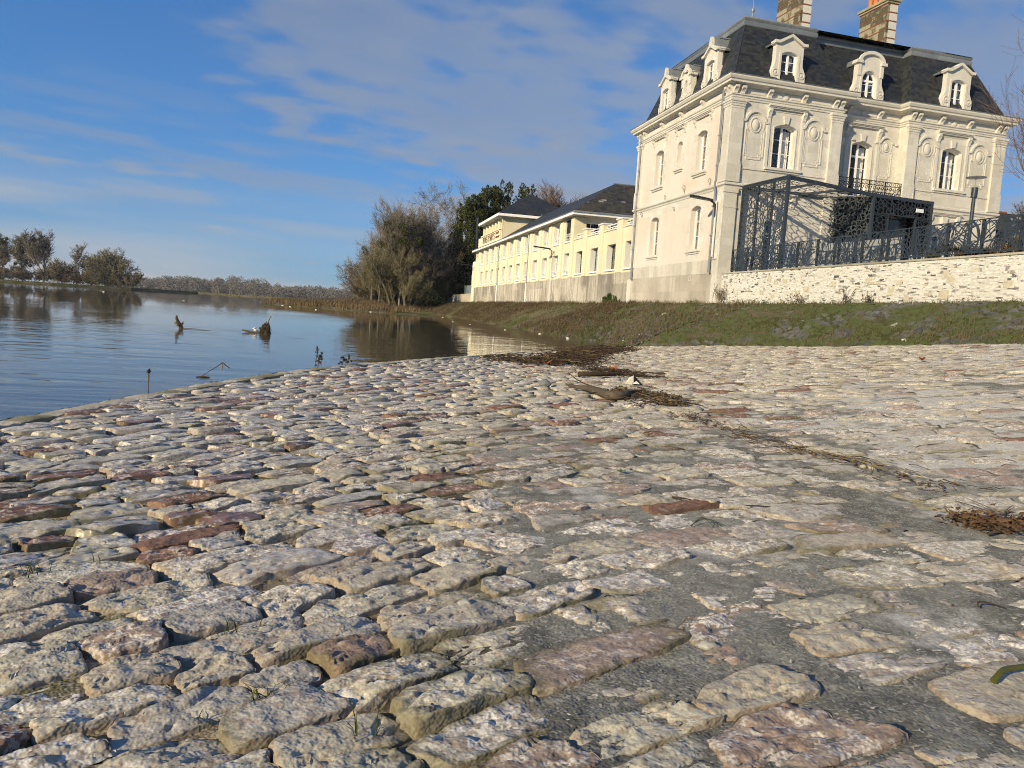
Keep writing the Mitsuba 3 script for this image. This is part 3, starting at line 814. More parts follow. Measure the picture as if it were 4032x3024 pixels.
def build_villa():
    key = thing('riverside_villa', 'tall cream stone villa with a dark slate mansard roof and stone dormers', 'villa')
    inn = lambda u, n: FM.pt(u, n, 0)[:2]
    D1 = P0 + V_ * LV
    B1 = inn(LU, 0) + V_ * LV
    path = [D1, P0, inn(5.95, 0), inn(5.95, -0.6), inn(9.88, -0.6), inn(9.88, 0), inn(LU, 0), B1]

    # ---- river front
    rw = [(7.66, 8.74, 7.60, 9.62, .16), (5.20, 5.78, 8.20, 9.60, .14), (2.34, 3.42, 7.60, 9.62, .16), (7.62, 8.74, 3.70, 5.88, .16), (2.34, 3.46, 3.70, 5.90, .16)]
    holes = unary_union([arch_poly(*w) for w in rw])
    part(key, 'river_wall', MB(FR).prism(sbox(0.0, 3.10, LV, 11.2).difference(holes), -0.40, 0), 'mat_pink_render')
    qq = MB(FR); qq.prism(sbox(.62, 5.98, LV - .62, 6.43).difference(unary_union([quoins(FR, w[0], w[1], w[2], w[3]).buffer(.01) for w in rw[3:]])), -0.02, 0.014)
    for i, w in enumerate(rw):
        part(key, 'window_dressing', MB(FR).prism(quoins(FR, w[0], w[1], w[2], w[3], seed=i).difference(arch_poly(*w)), -0.02, 0.016), 'mat_quoin')
    part(key, 'stone_band', qq, 'mat_quoin')
    part(key, 'base_course', MB(FR).box(-0.02, LV + .02, -0.40, 0.035, 2.44, 3.102), 'mat_base_block')
    part(key, 'plinth', MB(FR).box(0.25, LV - .2, -0.40, 0.02, 0.3, 2.438), 'mat_base_render')
    part(key, 'corner_pier', MB(FR).box(-0.12, 0.42, -0.30, 0.12, 0.3, 2.43), 'mat_trim'); part(key, 'corner_pier', MB(FR).box(LV - .42, LV + .16, -0.30, 0.14, 0.3, 2.43), 'mat_trim')
    for i, w in enumerate(rw):
        t = MB(FR)
        c = (w[0] + w[1]) / 2
        if i < 3: part(key, 'window_hood', (hood(t, FR, c, (w[1] - w[0]) + (0.98 if i != 1 else 0.72), 10.43, 0.0, 0.22, True, 0.30), t)[1], 'mat_trim')
        t = MB(FR)
        t.box(w[0] - 0.24, w[1] + 0.24, 0.0, 0.15, w[2] - 0.13, w[2] - 0.004); t.box(w[0] - 0.18, w[1] + 0.18, 0.0, 0.08, w[2] - 0.22, w[2] - 0.132)
        if i >= 3: t.box(w[0] - 0.2, w[1] + 0.2, 0.0, 0.03, w[2] - 0.62, w[2] - 0.222)
        part(key, 'window_sill', t, 'mat_trim')
    for w in rw:
        window(key, FR, w[0], w[1], w[2], w[3], w[4], -0.26, bars=(0.33, 0.66), curtain='full')

    # ---- garden front
    mw = [(2.29, 3.51, 7.58, 9.62, .17), (7.14, 8.34, 6.75, 9.52, .17), (12.06, 13.28, 7.58, 9.64, .17)]
    gw = [(2.25, 3.35, 2.5, 5.2, .12), (12.05, 13.15, 2.5, 5.3, .12)]
    hs = lambda ws: unary_union([arch_poly(*w) for w in ws])
    part(key, 'garden_wall', MB(FM).prism(sbox(0.004, 2.2, 5.95, 11.2).difference(hs([mw[0], gw[0]])), -0.40, 0), 'mat_limestone')
    part(key, 'garden_wall', MB(FM).prism(sbox(5.5, 2.2, 10.3, 11.2).difference(hs([mw[1]])), -1.0, -0.6), 'mat_limestone')
    part(key, 'garden_wall', MB(FM).prism(sbox(9.88, 2.2, LU, 11.2).difference(hs([mw[2], gw[1]])), -0.40, 0), 'mat_limestone')
    sd = MB(FM); sd.box(5.55, 5.949, -0.62, -0.398, 2.2, 11.2); sd.box(9.881, 10.28, -0.62, -0.398, 2.2, 11.2)
    part(key, 'return_wall', sd, 'mat_limestone')
    side = MB(Frame(inn(LU, 0), V_, U)); side.box(0.0, LV, -0.4, 0.0, 1.5, 11.2)
    part(key, 'side_wall', side, 'mat_limestone')
    bk = MB(Frame(D1, U, -NU)); bk.box(0, LU, -0.4, 0.0, 1.5, 11.2)
    part(key, 'back_wall', bk, 'mat_limestone')
    for i, w in enumerate(mw):
        window(key, FM, w[0], w[1], w[2], w[3], w[4], -0.29 - (0.6 if i == 1 else 0), bars=(0.36, 0.68) if i != 1 else (0.55, 0.3), curtain='sides', transom=8.85 if i == 1 else None)
    for w in gw:
        window(key, FM, w[0], w[1], w[2], w[3], w[4], -0.2, curtain='right', frame_mat='mat_white_paint', transom=4.5)
    # pilasters with pedestal and capital
    for j, (a, b) in enumerate(((-0.10, 0.58), (5.36, 5.99), (9.84, 10.46), (15.25, 15.93))):
        p = MB(FM)
        p.box(a, b, -0.02, 0.10, 7.66, 10.16)
        p.box(a - 0.03, b + 0.03, -0.02, 0.135, 6.71, 7.56); p.box(a - 0.01, b + 0.01, -0.02, 0.115, 7.56, 7.66)
        for o, z0, z1 in ((0.02, 10.05, 10.10), (0.03, 10.16, 10.27), (0.06, 10.27, 10.36), (0.10, 10.36, 10.46)):
            p.box(a - o, b + o, -0.02, 0.10 + o, z0, z1)
        p.box(a, b, -0.02, 0.10, 3.3, 6.20); p.box(a - 0.03, b + 0.03, -0.02, 0.13, 2.2, 3.3); p.box(a - 0.04, b + 0.04, -0.02, 0.14, 6.20, 6.43); p.box(a - 0.02, b + 0.02, -0.02, 0.12, 5.5, 5.58)
        part(key, 'pilaster', p, 'mat_limestone')
    for a, b in ((-0.10, 0.60), (LV - 0.60, LV + 0.10)):
        p = MB(FR)
        p.box(a, b, -0.02, 0.095, 7.66, 10.16); p.box(a - .02, b + .03, -0.02, 0.13, 6.71, 7.66); p.box(a, b, -0.02, 0.095, 3.104, 6.42)
        for o, z0, z1 in ((0.03, 10.16, 10.27), (0.06, 10.27, 10.36), (0.10, 10.36, 10.46)):
            p.box(a - o, b + o, -0.02, 0.095 + o, z0, z1)
        part(key, 'pilaster', p, 'mat_limestone')
    # panels, window architraves
    for c in (1.28, 4.46, 11.12, 14.38, 6.55, 9.15):
        o = MB(FM)
        if c in (6.55, 9.15): wall_panel(o, c, -0.6, w=0.72, s=0.72)
        else: wall_panel(o, c, 0.0)
        part(key, 'wall_panel', o, 'mat_trim', 30)
    for i, w in enumerate(mw):
        o = MB(FM)
        c, n = (w[0] + w[1]) / 2, (-0.6 if i == 1 else 0.0)
        hood(o, FM, c, 2.16, 10.42 if i != 1 else 10.36, n, 0.24)
        op = arch_poly(*w)
        fr = sbox(w[0] - 0.36, w[2] - 0.1, w[1] + 0.36, 10.2).difference(op)
        o.prism(fr.difference(fr.buffer(-0.03).intersection(sbox(w[0] - .22, 0, w[1] + .22, 12))), n - 0.01, n + 0.03)
        for s in (-1, 1): o.box(c + s * 0.93 - 0.075, c + s * 0.93 + 0.075, n, n + 0.055, w[2] - 0.02 if i != 1 else 6.75, 9.84)
        o.prism(Polygon([(c - 0.10, w[3] + 0.02), (c + 0.10, w[3] + 0.02), (c + 0.16, w[3] + 0.38), (c - 0.16, w[3] + 0.38)]), n, n + 0.085)
        if i != 1:
            o.box(w[0] - 0.38, w[1] + 0.38, n, n + 0.14, w[2] - 0.12, w[2] - 0.004); o.box(w[0] - 0.30, w[1] + 0.30, n, n + 0.07, w[2] - 0.20, w[2] - 0.12)
        part(key, 'window_surround', o, 'mat_trim')
    for w in gw:
        o = MB(FM)
        c = (w[0] + w[1]) / 2
        hood(o, FM, c, 1.98, 6.40, 0.0, 0.2, True, 0.5)
        o.prism(Polygon([(c - 0.13, w[3] - 0.05), (c + 0.13, w[3] - 0.05), (c + 0.17, 6.2), (c - 0.17, 6.2)]), 0, 0.14)
        part(key, 'window_surround', o, 'mat_trim')
    for a, b, n in ((0.6, 1.95, 0), (3.7, 5.34, 0), (5.97, 7.0, -.6), (8.6, 9.86, -.6), (10.48, 11.75, 0), (13.5, 15.23, 0)):
        part(key, 'wall_ledge', MB(FM).box(a, b, n - 0.01, n + 0.045, 7.36, 7.42), 'mat_trim')
    # string course, architrave, frieze ornaments, cornice
    m = moulding(MB(), path, [(-0.02, 6.42), (0.05, 6.42), (0.07, 6.50), (0.16, 6.56), (0.16, 6.66), (-0.02, 6.705)], True)
    part(key, 'string_course', m, 'mat_trim')
    m = moulding(MB(), path, [(-0.02, 10.47), (0.05, 10.47), (0.05, 10.55), (0.09, 10.56), (0.09, 10.62), (0.15, 10.66), (0.15, 10.70), (-0.02, 10.72)], True)
    part(key, 'architrave', m, 'mat_trim')
    m = moulding(MB(), path, [(-0.02, 11.06), (0.08, 11.06), (0.13, 11.12), (0.40, 11.15), (0.40, 11.24), (0.46, 11.27), (0.52, 11.37), (0.52, 11.43), (-0.3, 11.46)], True)
    part(key, 'cornice', m, 'mat_trim')
    m = moulding(MB(), path, [(-0.28, 11.462), (0.53, 11.437), (0.55, 11.455), (0.53, 11.475), (-0.28, 11.52)], True)
    part(key, 'gutter', m, 'mat_zinc')
    for fr, n, us in ((FM, 0.0, (0.05, 0.42, 1.85, 3.72, 5.48, 5.82, 10.0, 10.36, 11.75, 13.5, 15.35, 15.74)), (FM, -0.6, (6.75, 8.55)), (FR, 0.0, (0.05, 0.42, 2.9, 5.4, 7.9, 10.4, LV - .42, LV - .05))):
        for u in us:
            b = MB(fr); console(b, u, 0.2, n, 10.70, 11.065, 0.26)
            part(key, 'bracket', b, 'mat_trim')
    for a, c, n in ((0.7, 1.65, 0), (3.95, 5.25, 0), (10.6, 11.55, 0), (13.75, 15.15, 0), (6.1, 6.55, -.6), (8.8, 9.7, -.6)):
        part(key, 'frieze_panel', MB(FM).box(a, c, n - 0.01, n + 0.03, 10.80, 10.98), 'mat_trim')
    for c, n, hw in ((2.79, 0, .75), (12.62, 0, .7), (7.65, -.6, .75)):
        f = MB(FM); disc(f, FM, c, 10.89, n, 0.13, 0.13, 0.035, 0.03); part(key, 'frieze_boss', f, 'mat_trim', 40)
        for s_ in (-1, 1):
            part(key, 'frieze_panel', MB(FM).box(min(c + s_ * .25, c + s_ * hw), max(c + s_ * .25, c + s_ * hw), n - 0.01, n + 0.03, 10.80, 10.98), 'mat_trim')
    for a in (0.7, 3.2, 5.7, 8.2): part(key, 'frieze_panel', MB(FR).box(a, a + 1.9, -0.01, 0.025, 10.79, 10.99), 'mat_trim')

    # ---- mansard roof
    bot = [(-0.10, 0.10), (5.97, 0.0), (5.97, -0.66), (9.86, -0.66), (9.86, 0.0), (LU + 0.0, 0.0)]
    top = [(1.10, -1.40), (4.98, -1.40), (4.98, -2.02), (10.82, -2.02), (10.82, -1.40), (14.45, -1.40)]
    wp = lambda q, z: np.r_[FM.pt(q[0], q[1], 0)[:2], z]
    zb, zt = 11.49, 14.50
    lb = [wp(q, zb) for q in bot] + [np.r_[B1 - NV * 0.0, zb], np.r_[D1, zb]]
    tB = P0 + V_ * (LV - 1.2) - NV * 1.1; tBr = inn(14.45, 0) + V_ * (LV - 1.2)
    lt = [wp(q, zt) for q in top] + [np.r_[tBr, zt], np.r_[tB, zt]]
    n = len(lb)
    r = MB()
    for i in range(n):
        j = (i + 1) % n
        r.raw([lb[i], lb[j], lt[j], lt[i]], [[0, 1, 2], [0, 2, 3]])
    roof = part(key, 'roof', r, 'mat_slate')
    tp = [p[:2] for p in lt]
    tp = tp[-1:] + tp[:-1]
    m = moulding(MB(), tp, [(-0.2, 14.40), (0.08, 14.36), (0.11, 14.40), (0.11, 14.56), (0.05, 14.60), (0.10, 14.66), (0.12, 14.72), (0.08, 14.79), (0.0, 14.82), (-0.2, 14.80)], True)
    part(roof, 'zinc_roll', m, 'mat_zinc', 40)
    ra, rb = inn(4.6, -5.6), inn(11.2, -5.6)
    ur = MB()
    z0, z1 = 14.78, 15.75
    T_ = [np.r_[p, z0] for p in tp]   # D1', P0', ..., P1', B1'
    A, B = np.r_[ra, z1], np.r_[rb, z1]
    def quad(*q): ur.raw(list(q), [[0, 1, 2]] + ([[0, 2, 3]] if len(q) == 4 else []))
    quad(T_[1], T_[6], B, A); quad(T_[0], T_[1], A); quad(T_[6], T_[7], B); quad(T_[7], T_[0], A, B)
    part(roof, 'upper_roof', ur, 'mat_slate')
    for i in (0, 5): part(roof, 'hip_strip', MB().tube([lb[i] + [0, 0, .02], lt[i]], 0.022, 6), 'mat_slate')
    fi = MB()
    fx = P0 + V_ * 1.5 - NV * 1.4
    fi.lathe((fx[0], fx[1], 14.75), [(0.10, 0), (0.05, 0.12), (0.02, 0.25), (0.07, 0.32), (0.09, 0.38), (0.06, 0.45), (0.02, 0.5), (0.012, 0.9), (0.001, 1.0)], 10)
    part(roof, 'finial', fi, 'mat_zinc', True)
    fi = MB(); fx = P0 + V_ * 9.9 - NV * 1.4
    fi.lathe((fx[0], fx[1], 14.75), [(0.08, 0), (0.04, 0.1), (0.02, 0.2), (0.06, 0.26), (0.06, 0.32), (0.02, 0.36), (0.001, 0.5)], 10)
    part(roof, 'finial', fi, 'mat_zinc', True)
    pan = MB(FM); pan.box(5.6, 7.0, -3.2, -2.6, 15.02, 15.10)
    part(roof, 'skylight', pan, 'mat_white_paint')

    # ---- chimneys
    for cu, zt_, pots in ((4.60, 18.2, False), (9.74, 17.28, True)):
        ck = part(roof, 'chimney', MB(FM).box(cu, cu + 0.60, -4.3, -2.22, 14.3, zt_ - 0.1), 'mat_chimney')
        for z in np.arange(14.98, zt_ - 0.3, 0.43):
            part(roof, 'chimney_stone', MB(FM).box(cu + 0.14, cu + 0.61, -2.55, -2.208, z, z + 0.36), 'mat_trim')
        for z in np.arange(15.34, zt_ - 0.1, 0.43): part(roof, 'brick_band', MB(FM).box(cu - 0.012, cu + 0.612, -4.312, -2.2, z, z + 0.05), 'mat_brick_band')
        cap = MB(FM)
        cap.box(cu - 0.06, cu + 0.66, -4.36, -2.16, zt_ - 0.16, zt_ - 0.06); cap.box(cu - 0.13, cu + 0.73, -4.43, -2.09, zt_ - 0.06, zt_ + 0.06)
        part(roof, 'chimney_foot', MB(FM).box(cu - 0.05, cu + 0.65, -4.35, -2.17, 14.7, 14.92), 'mat_mossy_cap')
        part(roof, 'chimney_cap', cap, 'mat_mossy_cap')
        if pots:
            for nn in (-2.75, -3.15, -3.55, -3.95):
                pt = MB(FM); pt.lathe((cu + 0.3, nn, zt_ + 0.06), [(0.13, 0), (0.14, 0.1), (0.11, 0.18), (0.12, 0.62), (0.15, 0.66), (0.15, 0.72), (0.1, 0.72)], 12)
                part(roof, 'chimney_pot', pt, 'mat_terracotta', 40)

    # ---- dormers
    def dormer(fr, c, n, z0, w, h, kind, depth, finial=False):
        """kind: 'gable', 'round' or 'oval'"""
        hw = w / 2
        sc = h / 2.15
        z = lambda t: z0 + t * sc
        bw = hw * 0.80                                   # body half width
        side = [(hw, z(0)), (hw, z(0.16)), (hw * 1.0, z(0.22)), (hw * 1.02, z(0.45)), (hw * 0.93, z(0.60)), (bw * 1.02, z(0.80)), (bw, z(1.0)), (bw, z(1.62))]
        if kind == 'gable':
            topp = [(bw + 0.13, z(1.66)), (bw + 0.13, z(1.80)), (bw - 0.10, z(1.80)), (0.0, z(2.15))]
        else:
            topp = [(bw + 0.12, z(1.66)), (bw + 0.12, z(1.80)), (bw - 0.10, z(1.80))] + [((bw - 0.10) * math.cos(t), z(1.80) + 0.33 * sc * math.sin(t)) for t in np.linspace(0.25, math.pi / 2, 7)]
        half = side + topp
        poly = Polygon([(c + a, b) for a, b in half] + [(c - a, b) for a, b in half[::-1]]).buffer(0)
        if kind == 'oval':
            win = ellipse(c, z(1.02), 0.20, 0.36)
            wz = None
        else:
            ww = 0.42 if w > 1.5 else 0.3
            rise = 0.12 if kind == 'gable' else ww
            wz = (c - ww, c + ww, z(0.10), z(1.36), rise)
            win = arch_poly(*wz)
        d = part(key, 'dormer', MB(fr).prism(poly.difference(win), n - 0.30, n), 'mat_trim')
        t = MB(fr)
        ring = win.buffer(0.13, join_style=1).difference(win.buffer(0.02)).intersection(sbox(c - 3, z(0.08), c + 3, z0 + 9))
        t.prism(ring, n, n + 0.03)
        if kind == 'gable':
            for s in (-1, 1):
                t.prism(Polygon([(c + s * (bw + 0.16), z(1.80)), (c + s * (bw - 0.08), z(1.80)), (c, z(2.15)), (c, z(2.02)), (c + s * (bw - 0.12), z(1.68)), (c + s * (bw + 0.14), z(1.68))]), n, n + 0.13)
        else:
            a1 = ellipse(c, z(1.72), bw + 0.04, 0.52 * sc); a2 = ellipse(c, z(1.72), bw - 0.10, 0.38 * sc)
            t.prism(a1.difference(a2).intersection(sbox(c - 3, z(1.76), c + 3, z0 + 9)), n, n + 0.13)
            for s in (-1, 1):
                t.box(c + s * (bw - 0.02) - 0.17, c + s * (bw - 0.02) + 0.17, n, n + 0.13, z(1.66), z(1.79))
                t.box(c + s * (bw - 0.08) - 0.09, c + s * (bw - 0.08) + 0.09, n, n + 0.05, z(1.12), z(1.66))
        for s in (-1, 1):
            e = ellipse(c + s * hw * 0.76, z(0.42), 0.17, 0.17)
            t.prism(e.difference(e.buffer(-0.045)), n, n + 0.04); disc(t, fr, c + s * hw * 0.76, z(0.42), n, 0.07, 0.07, 0.035, 0.02, 12)
        part(d, 'mouldings', t, 'mat_trim', 40)
        if wz:
            window(key, fr, *wz[:4], wz[4], n - 0.14, bars=(0.36, 0.68) if kind == 'gable' else (0.3, 0.55), fw=0.055, curtain='sides', transom=None if kind == 'gable' else z(0.95))
        else:
            part(d, 'oval_pane', sheet(fr, win, n - 0.12), 'mat_glass')
            part(d, 'oval_blind', sheet(fr, win.buffer(0.1), n - 0.2), 'mat_curtain')
        ck = MB(fr)
        ck.box(c - bw + 0.06, c + bw - 0.06, n - depth, n - 0.301 if wz is None else n - 1.12, z0, z(1.62))
        if wz is not None:
            for s in (-1, 1): ck.box(c + s * (bw - 0.1) - 0.05, c + s * (bw - 0.1) + 0.05, n - 1.12, n - 0.301, z0, z(1.62))
        part(d, 'cheeks', ck, 'mat_slate')
        rf = MB(fr)
        if kind == 'gable':
            for s in (-1, 1):
                rf.prism(Polygon([(c, z(2.13)), (c, z(2.06)), (c + s * (bw + 0.10), z(1.66)), (c + s * (bw + 0.15), z(1.72))]), n - depth, n - 0.05)
        else:
            rf.prism(ellipse(c, z(1.66), bw + 0.03, 0.44 * sc).intersection(sbox(c - 3, z(1.64), c + 3, z0 + 9)), n - depth, n - 0.05)
        part(d, 'dormer_roof', rf, 'mat_zinc')
        if finial:
            f = MB(fr); f.box(c - 0.16, c + 0.16, n - depth, n - 0.02, z(2.02), z(2.42)); f.box(c - 0.2, c + 0.2, n - depth, n - 0.25, z(2.42), z(2.47))
            part(d, 'ridge_cap', f, 'mat_zinc')
            f = MB(fr); f.prism(Polygon([(c - .14, z(1.98)), (c + .14, z(1.98)), (c + .17, z(2.2)), (c + .07, z(2.45)), (c, z(2.5)), (c - .07, z(2.45)), (c - .17, z(2.2))]), n - 0.03, n + 0.12)
            part(d, 'crest', f, 'mat_trim')
    dormer(FM, 2.80, -0.05, 11.55, 1.84, 2.22, 'gable', 1.3)
    dormer(FM, 7.82, -0.65, 11.50, 1.84, 2.30, 'round', 1.3)
    dormer(FM, 12.66, -0.05, 11.57, 1.84, 2.30, 'gable', 1.3)
    dormer(FR, 2.70, -0.02, 11.55, 1.80, 2.20, 'gable', 1.2, True)
    dormer(FR, 5.42, -0.02, 11.55, 1.35, 1.75, 'oval', 1.0, True)
    dormer(FR, 8.15, -0.02, 11.62, 1.80, 2.20, 'gable', 1.2, True)

    # ---- rainwater pipes
    for v, zb_ in ((0.70, 2.46), (LV - 0.48, 2.40)):
        p = MB(FR)
        p.tube([(v, 0.17, 11.0), (v, 0.17, 6.78)], 0.055, 8); p.tube([(v, 0.21, 6.80), (v, 0.21, 6.38)], 0.05, 8); p.tube([(v, 0.16, 6.40), (v, 0.16, zb_ + 0.4)], 0.055, 8)
        p.tube([(v, 0.16, zb_ + 0.42), (v, 0.16, zb_)], 0.066, 8)
        for z in (10.3, 8.9, 7.5, 5.6, 4.2): p.box(v - 0.075, v + 0.075, 0.09, 0.24, z, z + 0.04)
        part(key, 'downpipe', p, 'mat_pipe', 30)
    # ---- vents in the plinth and loops of old cable on the river front
    for v in (2.9, 9.3):
        vk = part(key, 'vent', MB(FR).prism(sbox(v, 2.12, v + .16, 2.36).difference(sbox(v + .04, 2.15, v + .12, 2.33)), 0.02, 0.045), 'mat_trim')
        part(vk, 'opening', MB(FR).box(v + .04, v + .12, 0.015, 0.028, 2.15, 2.33), 'mat_room')
    for v, z, h in ((1.6, 6.9, .34), (4.5, 6.95, .42), (6.9, 6.75, .40), (10.2, 6.2, .35), (5.6, 6.05, .22)):
        t = np.linspace(0, 2 * np.pi, 12)
        part(key, 'cable_loop', MB(FR).tube(np.stack([v + .10 * np.sin(t) + .05 * np.sin(2 * t), .05 + .03 * np.cos(t), z + h / 2 * np.cos(t)], 1), .010, 4), 'mat_iron')
    # ---- iron balcony over the entrance
    bl = MB(FM); bl.box(6.0, 9.83, -0.58, 0.05, 6.62, 6.74)
    part(key, 'balcony_slab', bl, 'mat_trim')
    ir = MB(FM)
    for z in (6.84, 7.36, 7.56): ir.box(6.0, 9.83, -0.02, 0.02, z, z + 0.03)
    for u in np.linspace(6.02, 9.81, 5): ir.box(u - 0.02, u + 0.02, -0.022, 0.022, 6.74, 7.58)
    rg = random.Random(5)
    for u in np.arange(6.12, 9.8, 0.235):
        for s in (-1, 1):
            t = np.linspace(0, 3.6 * math.pi / 2, 11)
            rad = 0.105 * (1 - t / 8.5)
            ir.ribbon(np.stack([u + s * rad * np.cos(t) * 0.9, 0 * t, 7.10 + s * 0.12 + rad * np.sin(t)], 1), None, 0.022, (0, 1, 0), 0.02)
        ir.bar((u - 0.1, 0, 6.88), (u + 0.1, 0, 7.36), 0.016, 0.016)
        e = np.linspace(0, 2 * np.pi, 9); ir.ribbon(np.stack([u + 0.07 * np.cos(e), 0 * e, 7.475 + 0.07 * np.sin(e)], 1), None, 0.018, (0, 1, 0), 0.02)
    part(key, 'balcony_railing', ir, 'mat_iron')
    return key


VILLA = build_villa()
# ---------------------------------------------------------------- the long wing by the river
A0 = np.array([7.07, 50.0])
VA = np.array([-math.sin(math.radians(12.6)), math.cos(math.radians(12.6))]); NA = np.array([-VA[1], VA[0]])
FA = Frame(A0, VA, NA)            # u runs away up the river, n towards the water
bsdf('mat_sill', (0.70, 0.735, 0.80), 0.6, 0.3)
bsdf('mat_fascia', (0.82, 0.82, 0.81), 0.5, 0.4)
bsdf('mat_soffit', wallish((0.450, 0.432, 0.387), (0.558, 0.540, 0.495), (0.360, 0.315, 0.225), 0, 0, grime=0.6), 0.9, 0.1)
bsdf('mat_annex_base', wallish((0.336, 0.307, 0.252), (0.479, 0.445, 0.382), (0.160, 0.143, 0.122), 1.9, 1.15, 0.012, 0.08, 0.75, 0.55), 0.92, 0.12)
bsdf('mat_slat_blind', (0.26, 0.27, 0.275), 0.8, 0.2)
bsdf('mat_letter', (0.15, 0.075, 0.045), 0.5, 0.4)


def build_annex():
    key = thing('riverside_wing', 'long low cream building with rows of deep white windows and a grey slate roof', 'building')
    END = 60.7
    piers = [13.0 + 0.0] + [16.8 + 3.72 * i for i in range(12)]
    lower = [(13.72 + 3.72 * i, 15.54 + 3.72 * i) for i in range(12)]         # both storeys
    dark = [(10.12, 12.05), (6.35, 8.35), (2.58, 4.64), (-0.9, 1.02)]
    z1b, z1t, z2b, z2t = 3.36, 5.08, 6.05, 7.86
    holes = [sbox(a, z1b, b, z1t) for a, b in lower] + [sbox(a, z2b, b, z2t) for a, b in lower] + [sbox(a, 3.31, b, 5.03) for a, b in dark]
    part(key, 'river_wall', MB(FA).prism(sbox(-1.5, 3.02, 12.75, 6.0).union(sbox(12.75, 3.02, END, z2t + 0.02)).difference(unary_union(holes)), -0.34, 0.0), 'mat_cream_render')
    part(key, 'basement', MB(FA).box(-1.4, END + 0.05, -0.34, 0.05, 0.2, 3.02), 'mat_annex_base')
    ew = MB(Frame(FA.pt(END, 0, 0)[:2], -NA, VA)); ew.box(0, 9, -0.3, 0, 0.2, 8.0)
    part(key, 'end_wall', ew, 'mat_cream_render')
    # windows: white lined recess, sill, frame, little railing
    for (a, b) in lower:
        for st, (zb, zt) in enumerate(((z1b, z1t), (z2b, z2t))):
            d = -0.36
            w = part(key, 'window', MB(FA).prism(sbox(a, zb, b, zt).difference(sbox(a + .07, zb + .07, (a + b) / 2 - .05, zt - .07)).difference(sbox((a + b) / 2 + .05, zb + .07, b - .07, zt - .07)), d - 0.06, d), 'mat_white_paint')
            for u0, u1 in ((a - 0.012, a + 0.006), (b - 0.006, b + 0.012)): part(w, 'lining', MB(FA).box(u0, u1, -0.42, 0.004, zb, zt), 'mat_white_render')
            part(w, 'pane', sheet(FA, sbox(a + .06, zb + .06, b - .06, zt - .06), d - 0.03), 'mat_glass')
            bl = MB(FA)
            n = 7
            for i in range(n):
                u = a + 0.08 + (b - a - 0.16) * i / n
                bl.box(u, u + (b - a - 0.16) / n * (0.55 + 0.3 * ((i * 7 + int(a * 3)) % 3) / 2), d - 0.12, d - 0.115, zb + .06, zt - .06)
            part(w, 'blind', bl, 'mat_slat_blind', kind='stuff')
            part(w, 'dark_room', MB(FA).box(a, b, d - 0.5, d - 0.45, zb - .1, zt + .1), 'mat_room')
            part(key, 'sill', MB(FA).box(a - 0.05, b + 0.05, -0.3, 0.09, zb - 0.115, zb - 0.002), 'mat_sill')
            r = MB(FA)
            top = zb + (0.62 if st else 0.40)
            for z in ((zb + .30, top) if st == 0 else (zb + .2, zb + .42, top)): r.box(a + 0.01, b - 0.01, -0.05, -0.02, z - 0.025, z)
            for k in range(4): 
                u = a + 0.25 + (b - a - 0.5) * k / 3
                r.bar((u - 0.10, -0.035, zb + 0.02), (u + 0.10, -0.035, top - .02), 0.022, 0.02)
                r.bar((u + 0.10, -0.032, zb + 0.02), (u - 0.10, -0.032, top - .02), 0.022, 0.02)
            part(w, 'railing', r, 'mat_white_paint')
    for (a, b) in dark:
        zb, zt, d = 3.31, 5.03, -0.40
        w = part(key, 'dark_window', MB(FA).prism(sbox(a, zb, b, zt).difference(sbox(a + .06, zb + .05, b - .06, zt - .52)).difference(sbox(a + .06, zt - .47, b - .06, zt - .05)), d - 0.06, d), 'mat_dark_frame')
        for u0, u1 in ((a - 0.012, a + 0.006), (b - 0.006, b + 0.012)): part(w, 'lining', MB(FA).box(u0, u1, -0.46, 0.004, zb, zt), 'mat_white_render')
        part(w, 'pane', sheet(FA, sbox(a + .05, zb + .04, b - .05, zt - .04), d - 0.03), 'mat_glass')
        part(w, 'dark_room', MB(FA).box(a - .2, b + .2, d - 1.5, d - 1.45, zb - .1, zt + .1), 'mat_room')
        part(key, 'sill', MB(FA).box(a - 0.06, b + 0.06, -0.3, 0.11, zb - 0.115, zb - 0.002), 'mat_sill')
    # piers between the upper windows
    for i, (a, b) in enumerate(lower):
        u0 = b + 0.48 if i else b + 0.48
        part(key, 'pier', MB(FA).box(b + 0.46, b + 1.36, -0.01, 0.10, 3.04, 7.86), 'mat_cream_render')
    part(key, 'corner_pier', MB(FA).box(12.76, 13.66, -0.9, 0.12, 3.04, 7.86), 'mat_cream_render')
    # terrace over the near end: parapet posts, rails, glazed room behind
    for u0, u1, zt in ((9.28, 10.18, 6.56), (5.46, 6.40, 6.56), (1.56, 2.64, 6.56)):
        part(key, 'terrace_post', MB(FA).box(u0, u1, -0.45, 0.09, 3.04, zt), 'mat_cream_render')
        part(key, 'post_cap', MB(FA).box(u0 - 0.1, u1 + 0.1, -0.55, 0.17, zt, zt + 0.09), 'mat_white_render')
    for u0, u1 in ((10.2, 12.74), (6.42, 9.26), (2.66, 5.44), (-1.5, 1.54)):
        part(key, 'parapet_coping', MB(FA).box(u0, u1, -0.4, 0.08, 6.002, 6.08), 'mat_white_render')
        r = MB(FA)
        for z in (6.24, 6.42): r.box(u0, u1, -0.22, -0.17, z, z + 0.055)
        for k in range(4): r.box(u0 + .3 + k * (u1 - u0 - .6) / 3 - .02, u0 + .3 + k * (u1 - u0 - .6) / 3 + .02, -0.2, -0.18, 6.08, 6.24)
        part(key, 'terrace_rail', r, 'mat_white_paint')
    tf = MB(FA); tf.box(-1.5, 13.2, -14, -0.35, 5.7, 5.85)
    part(key, 'terrace_floor', tf, 'mat_soffit')
    FE = Frame(FA.pt(13.3, 0, 0)[:2], -NA, -VA)       # the end front over the terrace
